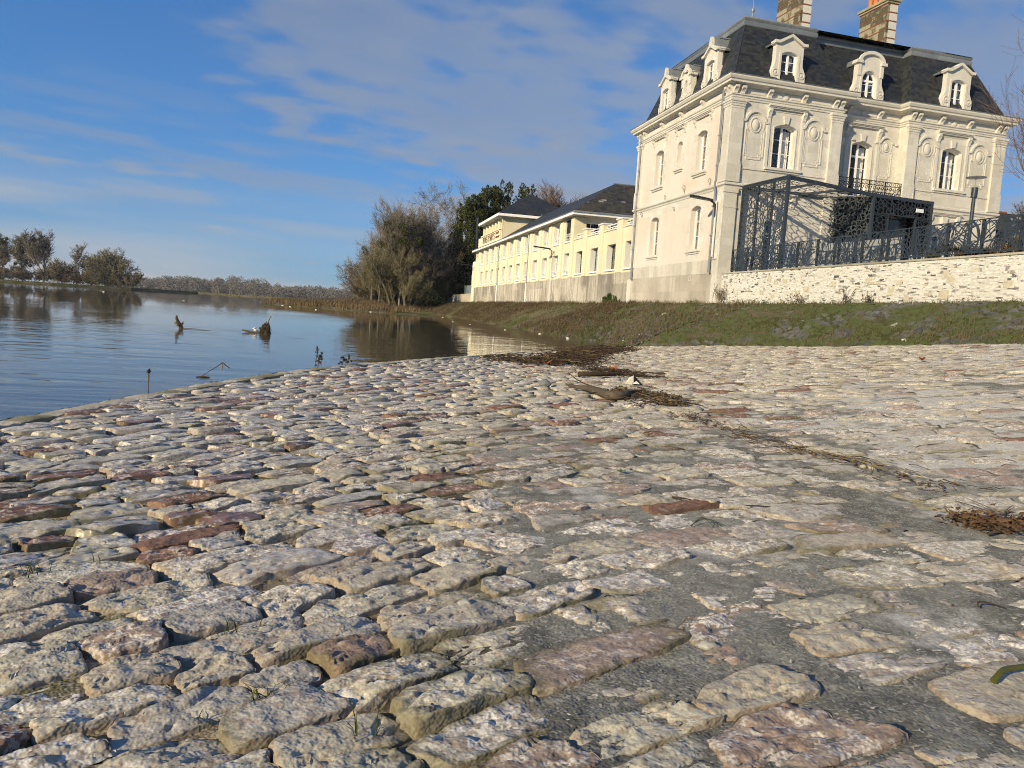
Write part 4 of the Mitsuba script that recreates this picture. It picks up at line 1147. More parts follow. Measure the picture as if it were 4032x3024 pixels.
    g = MB(FE); g.box(1.0, 13, -0.5, -0.3, 5.85, 7.95)
    part(key, 'end_front', MB(FE).prism(sbox(0.3, 5.85, 13, 7.95).difference(sbox(0.8, 5.9, 2.2, 7.55)).difference(sbox(2.35, 5.9, 3.6, 7.55)).difference(sbox(3.75, 5.9, 5.0, 7.55)).difference(sbox(5.3, 5.9, 8.3, 7.55)), -0.3, -0.1), 'mat_white_render')
    for a, b in ((0.8, 2.2), (2.35, 3.6), (3.75, 5.0), (5.3, 8.3)):
        w = part(key, 'glass_door', MB(FE).prism(sbox(a, 5.9, b, 7.55).difference(sbox(a + .06, 5.96, (a + b) / 2 - .04, 7.49)).difference(sbox((a + b) / 2 + .04, 5.96, b - .06, 7.49)), -0.28, -0.22), 'mat_white_paint')
        part(w, 'pane', sheet(FE, sbox(a + .05, 5.95, b - .05, 7.5), -0.25), 'mat_glass')
    dr_ = MB(FE); dr_.box(0.2, 14, -3.0, -2.9, 5.8, 7.8); dr_.box(0.1, 0.2, -3.0, -0.3, 5.8, 7.8); dr_.box(0.2, 14, -2.9, -0.31, 7.6, 7.7)
    part(key, 'dark_room', dr_, 'mat_room')
    # eaves and roofs
    ov = 0.55
    su = 11.8
    ev = MB(FA)
    part(key, 'fascia', MB(FA).box(su, END + 0.3, ov - 0.05, ov, 7.93, 8.10), 'mat_fascia')
    part(key, 'fascia', MB(FA).box(su, su + 0.05, -16, ov - 0.051, 7.931, 8.10), 'mat_fascia')
    part(key, 'soffit', MB(FA).box(su + 0.05, END + 0.3, -1.2, ov - 0.05, 7.90, 7.93), 'mat_soffit')
    part(key, 'soffit', MB(FA).box(su + 0.05, su + 2.2, -15.9, -1.201, 7.90, 7.93), 'mat_soffit')
    gt = MB(FA); gt.box(su - 0.02, END + .3, ov - 0.08, ov + 0.012, 8.101, 8.19)
    part(key, 'gutter', gt, 'mat_zinc')
    gt = MB(FA); gt.box(su - 0.10, su + 0.03, -16, ov + 0.01, 8.102, 8.22)
    for n in np.arange(-15, 0.4, 0.62): gt.box(su - 0.115, su - 0.1, n, n + 0.04, 8.10, 8.24)
    part(key, 'gutter', gt, 'mat_zinc')
    E_ = lambda u, n, z: (u, n, z)
    rz, rn, rs = 11.55, -4.65, 17.45
    r = MB(FA)
    r.raw([E_(su, ov, 8.12), E_(END + .3, ov, 8.12), E_(END + .3, rn, rz), E_(rs, rn, rz)], [[0, 1, 2], [0, 2, 3]])
    r.raw([E_(END + .3, ov, 8.12), E_(END + .3, -10.0, 8.12), E_(END + .3, rn, rz)], [[0, 1, 2]])
    part(key, 'roof', r, 'mat_slate')
    r = MB(FA)
    r.raw([E_(su, ov, 8.12), E_(rs, rn, rz), E_(rs, -18, rz), E_(su, -18, 8.12)], [[0, 1, 2], [0, 2, 3]])
    r.raw([E_(rs, rn, rz), E_(rs, -18, rz), E_(rs + 5.6, -18, 8.12), E_(rs + 5.6, -9.6, 8.12)], [[0, 1, 2], [0, 2, 3]])
    rf = part(key, 'roof', r, 'mat_slate_old', label='mossy old slate slope facing the villa')
    part(rf, 'ridge', MB(FA).tube([E_(rs, rn + .1, rz + .02), E_(rs, -18, rz + .02)], 0.07, 6), 'mat_zinc')
    for u in (24.0, 38.0):
        hk = MB(FA); hk.tube([(u, rn + 1.2, rz - .72), (u, rn + 1.15, rz - .5)], 0.04, 5)
        part(key, 'roof_hook', hk, 'mat_pipe')
    # pavilion at the far end
    t0, t1 = 42.4, 54.6
    pv = MB(FA); pv.box(t0, t0 + 0.25, -9, 0.0, 8.0, 10.95)
    part(key, 'pavilion_wall', pv, 'mat_cream_render')
    holes = [sbox(t0 + .9 + 2.0 * i, 9.62, t0 + 2.1 + 2.0 * i, 10.75) for i in range(6)]
    part(key, 'pavilion_wall', MB(FA).prism(sbox(t0 + .251, 8.0, t1, 10.95).difference(unary_union(holes)), -0.3, -0.002), 'mat_cream_render')
    for i in range(6):
        a, b = t0 + .9 + 2.0 * i, t0 + 2.1 + 2.0 * i
        w = part(key, 'pavilion_window', MB(FA).prism(sbox(a, 9.62, b, 10.75).difference(sbox(a + .07, 9.69, b - .07, 10.68)), -0.3, -0.24), 'mat_white_paint')
        part(w, 'pane', sheet(FA, sbox(a + .06, 9.68, b - .06, 10.69), -0.27), 'mat_glass')
        part(w, 'curtain', folds(FA, a, b, 9.66, 10.7, -0.36), 'mat_curtain')
        part(key, 'pavilion_pier', MB(FA).box(b + 0.12, b + 0.68, -0.001, 0.12, 9.55, 10.85), 'mat_cream_render')
    part(key, 'sign_wall', MB(FA).box(t0 + .3, 57.6, 0.0, 0.28, 8.35, 9.50), 'mat_cream_render')
    part(key, 'sign_wall_coping', MB(FA).box(t0 + .2, 57.7, -0.02, 0.34, 9.50, 9.555), 'mat_pipe')
    part(key, 'parapet', MB(FA).box(54.62, 57.6, -4, 0.0, 8.35, 9.9), 'mat_cream_render')
    ov2 = 0.85
    part(key, 'pavilion_fascia', MB(FA).box(t0 - 0.9, t1 + .4, ov2 - 0.06, ov2, 10.98, 11.28), 'mat_fascia')
    part(key, 'pavilion_fascia', MB(FA).box(t0 - 0.9, t0 - 0.84, -9.8, ov2 - 0.061, 10.981, 11.28), 'mat_fascia')
    part(key, 'pavilion_soffit', MB(FA).box(t0 - 0.84, t1 + .4, -9.8, ov2 - 0.06, 10.95, 10.98), 'mat_soffit')
    c0, c1, n0, n1 = t0 - 0.95, t1 + 0.5, -9.9, ov2 + 0.02
    ap = ((c0 + c1) / 2 - 0.3, -4.3, 14.75)
    r = MB(FA)
    r.raw([(c0, n1, 11.3), (c1, n1, 11.3), (c1, n0, 11.3), (c0, n0, 11.3), ap], [[0, 1, 4], [1, 2, 4], [2, 3, 4], [3, 0, 4]])
    pr = part(key, 'pavilion_roof', r, 'mat_slate')
    fi = MB(FA); fi.lathe((ap[0], ap[1], 14.65), [(0.25, 0), (0.05, 0.25), (0.04, 0.55), (0.2, 0.7), (0.2, 0.85), (0.03, 1.0), (0.01, 1.5)], 8)
    part(pr, 'finial', fi, 'mat_zinc', True)
    # the lettering stands proud of the wall and reads from the river side: u decreases to the reader's right
    def letters(text, h, u_left, u_right, z):
        m = meshkit.text_mesh(text, h, 0.04, False)
        v = np.array(m.vertices); w = v[:, 0].max() - v[:, 0].min()
        uu = u_left - (v[:, 0] - v[:, 0].min()) / w * (u_left - u_right)
        q = MB(FA); q.raw(np.stack([uu, 0.285 + v[:, 2], z + v[:, 1]], 1), np.array(m.faces))
        part(key, 'sign_letters', q, 'mat_letter')
    letters("RIVE D'ARTS", 0.80, 54.0, 45.9, 8.60)
    letters('DESIGN', 0.26, 45.3, 43.4, 9.12)
    letters('BOUTIQUE', 0.24, 45.3, 42.9, 8.66)
    # pipes down the front
    for u, zt, zb, mat in ((28.2, 7.9, 2.9, 'mat_pipe'), (43.5, 7.9, 3.0, 'mat_pipe')):
        p = MB(FA); p.tube([(u, ov - .1, zt), (u, 0.17, zt - 0.25), (u, 0.17, zb)], 0.075, 7)
        part(key, 'downpipe', p, mat, 30)
        p = MB(FA); p.tube([(u, 0.15, zb - .02), (u, 0.15, 0.6)], 0.085, 7)
        part(key, 'pipe_foot', p, 'mat_white_paint', 30)
    p = MB(FA); p.tube([(t0 + 0.1, 0.1, 10.9), (t0 + 0.1, 0.1, 8.3)], 0.07, 6); part(key, 'downpipe', p, 'mat_cream_render')
    # far stair corner: pale chamfer and the blue-grey lattice mast
    part(key, 'far_block', MB(FA).box(END + 0.06, END + 2.0, -6, 0.06, 0.2, 6.7), 'mat_cream_render')
    mk = thing('lattice_mast', 'tall blue-grey metal lattice screen at the far end of the long cream building', 'screen')
    p = MB(FA)
    for u in (58.6, 59.6): p.box(u, u + 0.08, 0.3, 0.38, 7.0, 12.6)
    p.box(58.68, 59.6, 0.32, 0.36, 9.6, 12.55)
    part(mk, 'panel', p, 'mat_steel')
    p = MB(FA)
    rg = random.Random(3)
    for z in np.arange(7.1, 9.6, 0.35):
        p.bar((58.68, 0.34, z), (59.6, 0.34, z + rg.uniform(-.2, .3)), 0.05, 0.04); p.bar((58.68, 0.34, z + .3), (59.6, 0.34, z), 0.05, 0.04)
    part(mk, 'lattice', p, 'mat_steel')
    return key


ANNEX = build_annex()


def street_lamp(fr, u, n, z0, z1, name_label, reach=1.4, below=True):
    """plain column with a flat lantern on a short arm"""
    k = thing('street_lamp', name_label, 'street lamp', None)
    p = MB(fr)
    p.tube([(u, n, z0), (u, n, z1)], 0.055, 8)
    part(k, 'pole', p, 'mat_lamp_pole', 30)
    p = MB(fr); p.tube([(u, n, z1 - .9), (u - .02, n + .06, z1 - .15), (u + 0.02, n + .3, z1)], 0.045, 7)
    part(k, 'arm', p, 'mat_iron', 30)
    p = MB(fr)
    L = reach
    prof = [(0.0, 0.07), (0.25, 0.15), (0.75, 0.17), (1.0, 0.10)]
    v, f = [], []
    for i, (t, w) in enumerate(prof):
        for a, zz in ((-w, 0.0), (w, 0.0), (w * .7, 0.10), (-w * .7, 0.10)):
            v.append((u + a, n + 0.2 + L * t, z1 - 0.03 + zz + 0.10 * t))
    for i in range(len(prof) - 1):
        for a in range(4):
            b = (a + 1) % 4
            f += [[i * 4 + a, i * 4 + b, i * 4 + 4 + b], [i * 4 + a, i * 4 + 4 + b, i * 4 + 4 + a]]
    f += [[0, 1, 2], [0, 2, 3], [12, 13, 14], [12, 14, 15]]
    p.raw(v, f)
    part(k, 'lantern', p, 'mat_iron')
    return k


bsdf('mat_lamp_pole', (0.62, 0.62, 0.60), 0.5, 0.4)
street_lamp(FR, 0.40, 0.20, 3.2, 5.82, 'street lamp with a dark flat lantern on the near corner of the villa', 1.15)
street_lamp(FA, 18.6, 0.22, 0.7, 5.65, 'street lamp on a white pole against the middle of the long cream building', 1.5)
street_lamp(FA, 61.2, 0.30, 0.7, 6.1, 'street lamp at the far left end of the long cream building', 1.9)
# ---------------------------------------------------------------- terrace, rubble wall, fence, pergola
W0 = np.array([9.55, 36.55]); W1 = np.array([13.40, 20.80])
WD = (W1 - W0) / np.linalg.norm(W1 - W0); WN = np.array([WD[1], -WD[0]])      # towards the river
FW = Frame(W0, WD, WN)
LW = 21.0
bsdf('mat_terrace', wallish((0.42, 0.40, 0.36), (0.50, 0.48, 0.43), (0.3, 0.28, 0.24), 0, 0), 0.9, 0.1)


def m_rubble_mortar(p, n, uv):
    a, z = along(p, n)
    n1 = fbm(a * 1.3, z * 1.3, 1.0, 3); n2 = fbm(a * 11, z * 22, 2.0, 3)
    col = mix((0.58, 0.56, 0.50), (0.67, 0.655, 0.61), smoothstep(0.3, 0.7, 0.5 * n1 + 0.5 * n2))
    return mix(col, C(0.16, 0.15, 0.135), smoothstep(0.60, 0.68, fbm(a * 5.5, z * 22, 6.0, 4)) * 0.75)


def b_rubble(p, n, uv):
    a, z = along(p, n)
    return fbm(a * 9, z * 26, 3.0, 3) * 0.03


def m_rubble_stone(p, n, uv):
    t = mi.Float(uv.x)
    a, z = along(p, n)
    n2 = fbm(a * 14, z * 14, 2.0, 3)
    col = mix((0.64, 0.625, 0.575), (0.52, 0.475, 0.37), smoothstep(0.45, 0.5, t))
    col = mix(col, C(0.27, 0.25, 0.22), smoothstep(0.60, 0.63, t))
    col = mix(col, C(0.10, 0.105, 0.11), smoothstep(0.80, 0.83, t))
    return col * (0.72 + 0.56 * n2)


bsdf('mat_rubble_mortar', m_rubble_mortar, 0.95, 0.1, bump=b_rubble, eps=6e-3)
bsdf('mat_rubble_stone', m_rubble_stone, 0.9, 0.15)
bsdf('mat_coping', wallish((0.34, 0.32, 0.27), (0.46, 0.44, 0.37), (0.2, 0.19, 0.14), 1.0, 9.0, 0.012, 0.3), 0.9, 0.1)


def rough_block(mb, u, z, w, h, n0, n1, rg, t):
    """an irregular six-sided stone"""
    j = lambda s: rg.uniform(-s, s)
    v = []
    for du in (0, 1):
        for dn in (0, 1):
            for dz in (0, 1):
                k = 0.13 if dn else 0.03
                v.append((u + (du - .5) * w * (1 - 0.10 * dn) + j(w * k), (n1 if dn else n0) + j(0.008) * dn, z + (dz - .5) * h * (1 - 0.10 * dn) + j(h * k * 1.6)))
    mb.raw(v, BOXF, (t, 0.5))


def build_wall():
    key = thing('terrace_wall', 'whitewashed rubble stone retaining wall with a thin grey coping under the metal fence', 'wall')
    put(key, MB(FW).box(0.0, LW, -0.5, 0.0, 0.3, 2.37), 'mat_rubble_mortar')
    rg = random.Random(11)
    stones = []
    z = 0.72
    while z < 2.33:
        h = rg.choice([0.035, 0.045, 0.055, 0.07, 0.09])
        u = 0.02 + rg.uniform(0, 0.2)
        while u < LW - 0.1:
            w = rg.uniform(0.10, 0.34) * (1.25 if h > .08 else 1)
            r = rg.random()
            t = rg.uniform(0, .43) if r < 0.76 else (rg.uniform(.5, .6) if r < 0.80 else (rg.uniform(.64, .8) if r < 0.88 else rg.uniform(.84, 1)))
            if t > .63: w *= .75
            if rg.random() < 0.80:
                stones.append((u + w / 2, z + h / 2 + rg.uniform(-.008, .008), w * 0.97, h * rg.uniform(0.7, 0.95), t, 0.005 + rg.uniform(-.004, .010)))
            u += w + rg.uniform(0.006, 0.05)
        z += h + 0.012
    for _ in range(34):          # larger buff blocks scattered through it
        stones.append((rg.uniform(0.5, LW - .5), rg.uniform(0.9, 2.2), rg.uniform(.25, .42), rg.uniform(.17, .30), rg.uniform(.47, .60), 0.020))
    stones.sort(key=lambda s: -s[2] * s[3] / max(24.0 - 0.7 * (s[0] - 9), 8) ** 2 if s[0] < 17.2 else 0)
    rest = MB(FW)
    for i, (u, z, w, h, t, o) in enumerate(stones):
        if i < 300:
            m = MB(FW); rough_block(m, u, z, w, h, -0.05, o, rg, t); part(key, 'rubble_stone', m, 'mat_rubble_stone')
        else:
            rough_block(rest, u, z, w, h, -0.05, o, rg, t)
    part(key, 'small_rubble', rest, 'mat_rubble_stone', kind='stuff')
    u = 0.0
    while u < LW:
        L = rg.uniform(0.8, 1.2)
        part(key, 'coping_stone', MB(FW).box(u, min(u + L - .01, LW), -0.5, 0.045, 2.375 + rg.uniform(-.003, .003), 2.435), 'mat_coping')
        u += L


build_wall()
labels['terrace'] = {'kind': 'structure'}
put('terrace', MB().slab(Polygon([FW.pt(0.02, -0.5, 0)[:2], FW.pt(LW, -0.5, 0)[:2], (45, 14), (48, 60), FM.pt(LU, -1, 0)[:2], FM.pt(0.1, -1, 0)[:2]]), 2.2, 2.36), 'mat_terrace')


def lattice(mb, org, e1, e2, W, H, nd, rg, n_main, n_sec, w=0.034, th=0.012):
    """a cut metal screen: long swaying stems across the panel and shorter tendrils between them"""
    org, e1, e2, nd = (np.asarray(x, float) for x in (org, e1, e2, nd))
    def put_curve(P, ww):
        P = np.array(P)
        ok = (P[:, 0] >= -0.001) & (P[:, 0] <= W + .001) & (P[:, 1] >= -0.001) & (P[:, 1] <= H + .001)
        run = []
        for i in range(len(P) + 1):
            if i < len(P) and ok[i]: run.append(P[i])
            else:
                if len(run) > 1:
                    R = np.array(run)
                    mb.ribbon(org + R[:, :1] * e1 + R[:, 1:2] * e2, None, ww, nd, th)
                run = []
    for _ in range(n_main):
        x = rg.uniform(-0.3 * H, W); a = rg.uniform(0.3, 1.45); k = rg.uniform(-0.9, 0.9) / max(H, .8); y = 0 if rg.random() < .65 else rg.uniform(0, H)
        if rg.random() < .35: a = math.pi - a; x = rg.uniform(0, W + .3 * H)
        P, st = [], 0.11 if H < 1.5 else 0.16
        for i in range(26):
            P.append((x, y)); x += st * math.cos(a); y += st * math.sin(a); a += k * st * 2.4 + rg.uniform(-.05, .05)
        put_curve(P, w * rg.uniform(.8, 1.25))
    for _ in range(n_sec):
        x, y, a = rg.uniform(0, W), rg.uniform(0, H), rg.uniform(0, math.pi); k = rg.choice([-1, 1]) * rg.uniform(.8, 3.2)
        P = []
        for i in range(rg.randint(5, 9)):
            P.append((x, y)); x += .09 * math.cos(a); y += .09 * math.sin(a); a += k * .09
        put_curve(P, w * rg.uniform(.55, .9))


def cells(mb, org, e1, e2, W, H, nd, seed, cell, w=0.026, th=0.012, keep=1.0):
    """a screen cut into a net of irregular cells"""
    from scipy.spatial import Voronoi
    org, e1, e2, nd = (np.asarray(x, float) for x in (org, e1, e2, nd))
    rg = np.random.default_rng(seed)
    nx, ny = int((W + 1) / cell) + 1, int((H + 1) / (cell * 1.25)) + 1
    P = np.stack(np.meshgrid((np.arange(nx) - .5 * nx) * cell + W / 2, (np.arange(ny) - .5 * ny) * cell * 1.25 + H / 2), -1).reshape(-1, 2) + rg.uniform(-.46, .46, (nx * ny, 2)) * [cell, cell * 1.25]
    vo = Voronoi(P)
    fr = sbox(0, 0, W, H)
    for a, b in vo.ridge_vertices:
        if a < 0 or b < 0 or rg.random() > keep: continue
        p, q = vo.vertices[a], vo.vertices[b]
        l = np.linalg.norm(q - p)
        if l < .04 or l > 2: continue
        m = (p + q) / 2 + np.array([-(q - p)[1], (q - p)[0]]) * rg.normal(0, .13)
        g = LineString([p, m, q]).intersection(fr)
        if g.is_empty or g.geom_type != 'LineString': continue
        R = np.array(g.coords)
        mb.ribbon(org + R[:, :1] * e1 + R[:, 1:2] * e2, None, w * rg.uniform(.8, 1.3), nd, th)


def build_fence():
    key = thing('lattice_fence', 'blue-grey metal fence of swirling branch shapes on top of the rubble wall', 'fence')
    rg = random.Random(8)
    ups = np.r_[0.42, 0.42 + 1.285 * np.arange(1, 16)]
    for u in ups:
        part(key, 'post', MB(FW).box(u - .028, u + .028, -0.28, -0.20, 2.436, 3.47), 'mat_steel')
    for a, b in zip(ups[:-1], ups[1:]):
        m = MB(FW)
        m.box(a - .0, b, -0.185, -0.165, 3.455, 3.49); m.box(a, b, -0.185, -0.165, 2.52, 2.555)
        for u in (a, b): m.box(u - .004, u + .004, -0.2, -0.166, 2.53, 3.47)
        lattice(m, (a, -0.175, 2.54), (1, 0, 0), (0, 0, 1), b - a, 0.93, (0, 1, 0), rg, 24, 20, 0.030)
        part(key, 'lattice_panel', m, 'mat_steel')


build_fence()


def build_pergola():
    key = thing('terrace_pergola', 'dark blue-grey metal pergola of cut lattice screens standing against the villa', 'pergola')
    rg = random.Random(21)
    zt, zb = 6.56, 2.36
    L = {0: (0.84, 0.2), 1: (0.97, 3.5), 2: (6.69, 1.9), 3: (10.27, 1.62), 4: (10.27, 0.02), 5: (5.66, 0.02)}
    def post(p, s=0.10, z1=zt):
        part(key, 'post', MB(FM).box(p[0] - s / 2, p[0] + s / 2, p[1] - s / 2, p[1] + s / 2, zb, z1), 'mat_steel')
    for i in (1, 2, 3): post(L[i], 0.13)
    post(L[0], 0.1)
    lerp = lambda a, b, t: (L[a][0] + (L[b][0] - L[a][0]) * t, L[a][1] + (L[b][1] - L[a][1]) * t)
    for t in (0.36, 0.70): post(lerp(0, 1, t), 0.085)
    def beam(a, b, z, w=.10, h=.16):
        p, q = (L[a] if not isinstance(a, tuple) else a), (L[b] if not isinstance(b, tuple) else b)
        d = np.subtract(q, p); d = d / np.linalg.norm(d) * 0.066
        part(key, 'beam', MB(FM).bar((p[0] + d[0], p[1] + d[1], z - h / 2), (q[0] - d[0], q[1] - d[1], z - h / 2), w, h), 'mat_steel')
    for a, b in ((0, 1), (1, 2), (2, 3), (0, 5)): beam(a, b, zt - .002)
    for t in (0.33, 0.66):
        beam(lerp(0, 5, t), lerp(1, 2, t), zt - .03, .07, .10)
    def screen(a, b, z0, z1, nm, ns, w=0.032, back=False, mat='mat_steel'):
        p, q = np.array([*a, z0]), np.array([*b, z0])
        e = q - p; W = np.linalg.norm(e); e = e / W
        nd = np.array([-e[1], e[0], 0])
        m = MB(FM)
        cells(m, p, e, (0, 0, 1), W, z1 - z0, nd, rg.randint(1, 9999), ns, w)
        if nm: lattice(m, p + nd * .004, e, (0, 0, 1), W, z1 - z0, nd, rg, nm, 0, w * 1.2)
        for z in (z0 + .015, z1 - .015): m.bar(p + [0, 0, z - z0], q + [0, 0, z - z0], .03, .03)
        part(key, 'lattice_screen', m, mat)
    off = lambda P, d: (P[0] - d, P[1])
    for t0, t1 in ((0, .36), (.36, .70), (.70, 1)):
        screen(off(lerp(0, 1, t0), .07), off(lerp(0, 1, t1), .07), zb + .05, zt - .03, 8, .215, 0.034)
    # roof screen
    m = MB(FM)
    org = np.array([*L[0], zt - .12])
    cells(m, org + [0.05, 0.0, 0], (1, 0, 0), (0, 1, 0), 4.9, 2.1, (0, 0, 1), 5, .34, 0.034)
    cells(m, org + [0.05, 2.1, 0], (1, 0, 0), (0, 1, 0), 3.0, 0.9, (0, 0, 1), 6, .34, 0.034)
    part(key, 'roof_screen', m, 'mat_steel')
    # the entrance lobby: lattice over dark panels, an open doorway in front
    side = MB(FM)
    p5, p2 = L[5], L[2]
    part(key, 'lobby_side', MB(FM).bar((p5[0] + .50, p5[1], (zt + zb) / 2 - .1), (p2[0] + .45, p2[1] - .35, (zt + zb) / 2 - .1), .05, zt - zb - .3), 'mat_lobby_dark')
    screen(L[5], (p2[0] - .05, p2[1]), zb + .05, zt - .05, 8, .21, 0.034)
    screen((p5[0] + .2, p5[1]), (p2[0] + .12, p2[1] - .12), zb + .05, zt - .1, 0, .26, 0.034)
    fr = lambda t, d=0.0: (L[2][0] + (L[3][0] - L[2][0]) * t, L[2][1] + (L[3][1] - L[2][1]) * t - d)
    for a, b, z0, z1 in ((0.0, .27, zb, 5.62), (.75, 1.0, zb, 5.62), (0.0, 1.0, 5.64, zt - .06)):
        part(key, 'lobby_panel', MB(FM).bar((*fr(a, .14), (z0 + z1) / 2), (*fr(b, .14), (z0 + z1) / 2), .04, z1 - z0 - .02), 'mat_lobby_dark')
    for a, b in ((0.02, .38), (.38, .72), (.72, .99)): screen(fr(a, -.03), fr(b, -.03), 5.66, zt - .05, 4, .20, 0.032)
    screen(fr(.02, -.03), fr(.26, -.03), zb + .05, 5.62, 4, .20, 0.026); screen(fr(.76, -.03), fr(.99, -.03), zb + .05, 5.62, 4, .20, 0.026)
    for t in (.27, .75): part(key, 'door_post', MB(FM).box(fr(t)[0] - .04, fr(t)[0] + .04, fr(t)[1] - .06, fr(t)[1] + .02, zb, 5.66), 'mat_steel')
    part(key, 'lobby_roof', MB(FM).slab(Polygon([L[5], (L[2][0] + .1, L[2][1] - .15), (L[3][0] - .05, L[3][1] - .1), (L[4][0] - .05, L[4][1])]), zt - .13, zt - .07), 'mat_dark_frame')
    part(key, 'lobby_side', MB(FM).box(10.2, 10.24, 0.02, 1.55, zb, zt - .15), 'mat_dark_frame')
    dl = part(key, 'glass_door', MB(FM).bar((*fr(.29, .5), 4.0), (*fr(.73, .5), 4.0), .04, 3.2), 'mat_glass_dark')
    part(key, 'door_light', MB(FM).box(9.3, 9.7, 1.72, 1.78, 5.95, 6.12), 'mat_sill')


bsdf('mat_lobby_dark', (0.012, 0.014, 0.018), 0.9, 0.1)
bsdf('mat_glass_dark', (0.02, 0.024, 0.03), 0.08, 0.6)
build_pergola()

# wind screens of grey cloth in steel frames, planters, a stack of chairs, a disc-topped lamp
bsdf('mat_windscreen', (0.30, 0.305, 0.30), 0.6, 0.3)
bsdf('mat_planter', (0.74, 0.755, 0.78), 0.45, 0.4)
bsdf('mat_chair', (0.20, 0.26, 0.36), 0.45, 0.4)
SCR = [(5.75, 6.85), (6.95, 8.0), (8.15, 9.45), (9.55, 10.5)]
for i, (a, b) in enumerate(SCR):
    k = thing('wind_screen', ['pale grey wind screen panel nearest the pergola corner post behind the fence', 'second pale grey wind screen panel from the left behind the lattice fence',
                              'widest dark grey wind screen panel in front of the entrance lobby', 'last grey wind screen panel on the right in front of the dark lobby doorway'][i], 'screen')
    part(k, 'panel', MB(FW).box(a + .03, b - .03, -0.98, -0.965, 2.47, 3.42 - .02 * i), 'mat_windscreen')
    part(k, 'post', MB(FW).box(a - .03, a + .03, -1.0, -0.95, 2.37, 3.45), 'mat_steel'); part(k, 'post', MB(FW).box(b - .03, b + .03, -1.0, -0.95, 2.37, 3.45), 'mat_steel')
    part(k, 'bottom_rail', MB(FW).box(a + .03, b - .03, -0.99, -0.955, 2.40, 2.46), 'mat_steel')
for i, (u, w) in enumerate(((11.55, .60), (12.95, .64))):
    k = thing('planter', ['white tub planter behind the fence left of the green shrub', 'white tub planter behind the fence under the green shrub'][i], 'planter')
    m = MB(FW); s = w / 2
    m.lathe((u, -0.75, 2.362), [(s * .62, 0), (s * .9, .06), (s, .26), (s * 1.04, .30), (s * .9, .30), (s * .86, .24), (0.001, .24)], 20)
    put(k, m, 'mat_planter', 40)
rg = random.Random(2)
k = thing('stacked_chairs', 'stack of blue-grey metal garden chairs inside the pergola', 'chairs')
for s in range(7):
    c = MB(FM); z = 2.80 + s * 0.085; u0, n0 = 1.9, 2.2 + .02 * s
    c.box(u0, u0 + .46, n0, n0 + .44, z, z + .02)
    for i in range(6): c.box(u0 + .02 + i * .075, u0 + .05 + i * .075, n0 - .05, n0 - .03, z, z + .44)
    c.box(u0 - .02, u0 + .48, n0 - .055, n0 - .025, z + .42, z + .46)
    for a, b in ((0, 0), (.44, 0), (0, .42), (.44, .42)): c.bar((u0 + a, n0 + b, z), (u0 + a * 1.06 - .01, n0 + b, z - .43), .025, .025)
    c.tube([(u0 - .03, n0 + .4, z), (u0 - .04, n0 + .35, z + .22), (u0 - .03, n0 - .03, z + .24)], .014, 5); c.tube([(u0 + .49, n0 + .4, z), (u0 + .5, n0 + .35, z + .22), (u0 + .49, n0 - .03, z + .24)], .014, 5)
    part(k, 'chair', c, 'mat_chair')
k = thing('disc_lamp', 'tall grey lamp post topped with a flat metal disc on the villa terrace', 'lamp post')
lx, ly = 16.02, 28.0
m = MB(); m.lathe((lx, ly, 2.36), [(.09, 0), (.09, .05), (.065, .06), (.062, 2.72), (.062, 2.74)], 14); part(k, 'pole', m, 'mat_steel', 40)
m = MB(); m.lathe((lx, ly, 5.06), [(.062, 0), (.105, .01), (.105, .36), (.02, .37)], 14); part(k, 'lantern', m, 'mat_steel', 40)
m = MB(); m.lathe((lx, ly, 5.42), [(.014, 0), (.014, .34)], 8); part(k, 'stem', m, 'mat_pipe', 40)
m = MB(); m.lathe((lx, ly, 5.73), [(.001, 0), (.33, .03), (.335, .045), (.001, .085)], 28); part(k, 'disc', m, 'mat_pipe', 40)

# ---------------------------------------------------------------- the outbuilding to the right
FO = Frame((27.5, 52.5), (0.97, 0.25), (0.25, -0.97))
k = thing('slate_outbuilding', 'low building with a dark slate roof and red ridge tiles at the right edge', 'building')
m = MB(FO); m.box(0, 34, -9, 0, 1.5, 5.2); part(k, 'wall', m, 'mat_pink_render')
m = MB(FO); m.raw([(-.4, .5, 4.9), (34, .5, 4.9), (34, -4.5, 9.75), (-.4, -4.5, 9.75), (-.4, -9.5, 4.9), (34, -9.5, 4.9)], [[0, 1, 2], [0, 2, 3], [3, 2, 5], [3, 5, 4]])
rf = part(k, 'roof', m, 'mat_slate_old')
for i in range(26):
    m = MB(FO); m.tube([(-.4 + i * .42, -4.5, 9.74), (-.4 + i * .42 + .44, -4.5, 9.76)], [.10, .12], 6); part(rf, 'ridge_tile', m, 'mat_brick_band')
# ---------------------------------------------------------------- embankment, banks, woods
def m_bank(p, n, uv):
    n1 = fbm(p.x * 0.55, p.y * 0.55, p.z * 1.5, 3); n2 = fbm(p.x * 4.5, p.y * 4.5, p.z * 9, 3)
    col = mix((0.070, 0.060, 0.040), (0.130, 0.112, 0.075), n2)
    return mix(col, C(0.040, 0.052, 0.014), smoothstep(0.42, 0.60, n1 + 0.25 * (n2 - 0.5)) * 0.85)


bsdf('mat_bank', m_bank, 0.95, 0.1)


def m_pitch(p, n, uv):
    t = mi.Float(uv.x)
    n2 = fbm(p.x * 9, p.y * 9, p.z * 9, 3)
    col = mix((0.060, 0.062, 0.060), (0.125, 0.123, 0.115), t)
    col = mix(col, C(0.062, 0.078, 0.018), smoothstep(0.34, 0.52, fbm(p.x * 0.8 + 3, p.y * 0.8, p.z * 2, 3) + 0.2 * (n2 - .5)) * 0.85)
    col = mix(col, C(0.52, 0.53, 0.50), smoothstep(0.993, 0.996, t) * smoothstep(0.48, 0.56, n2))
    return col * (0.7 + 0.6 * n2)


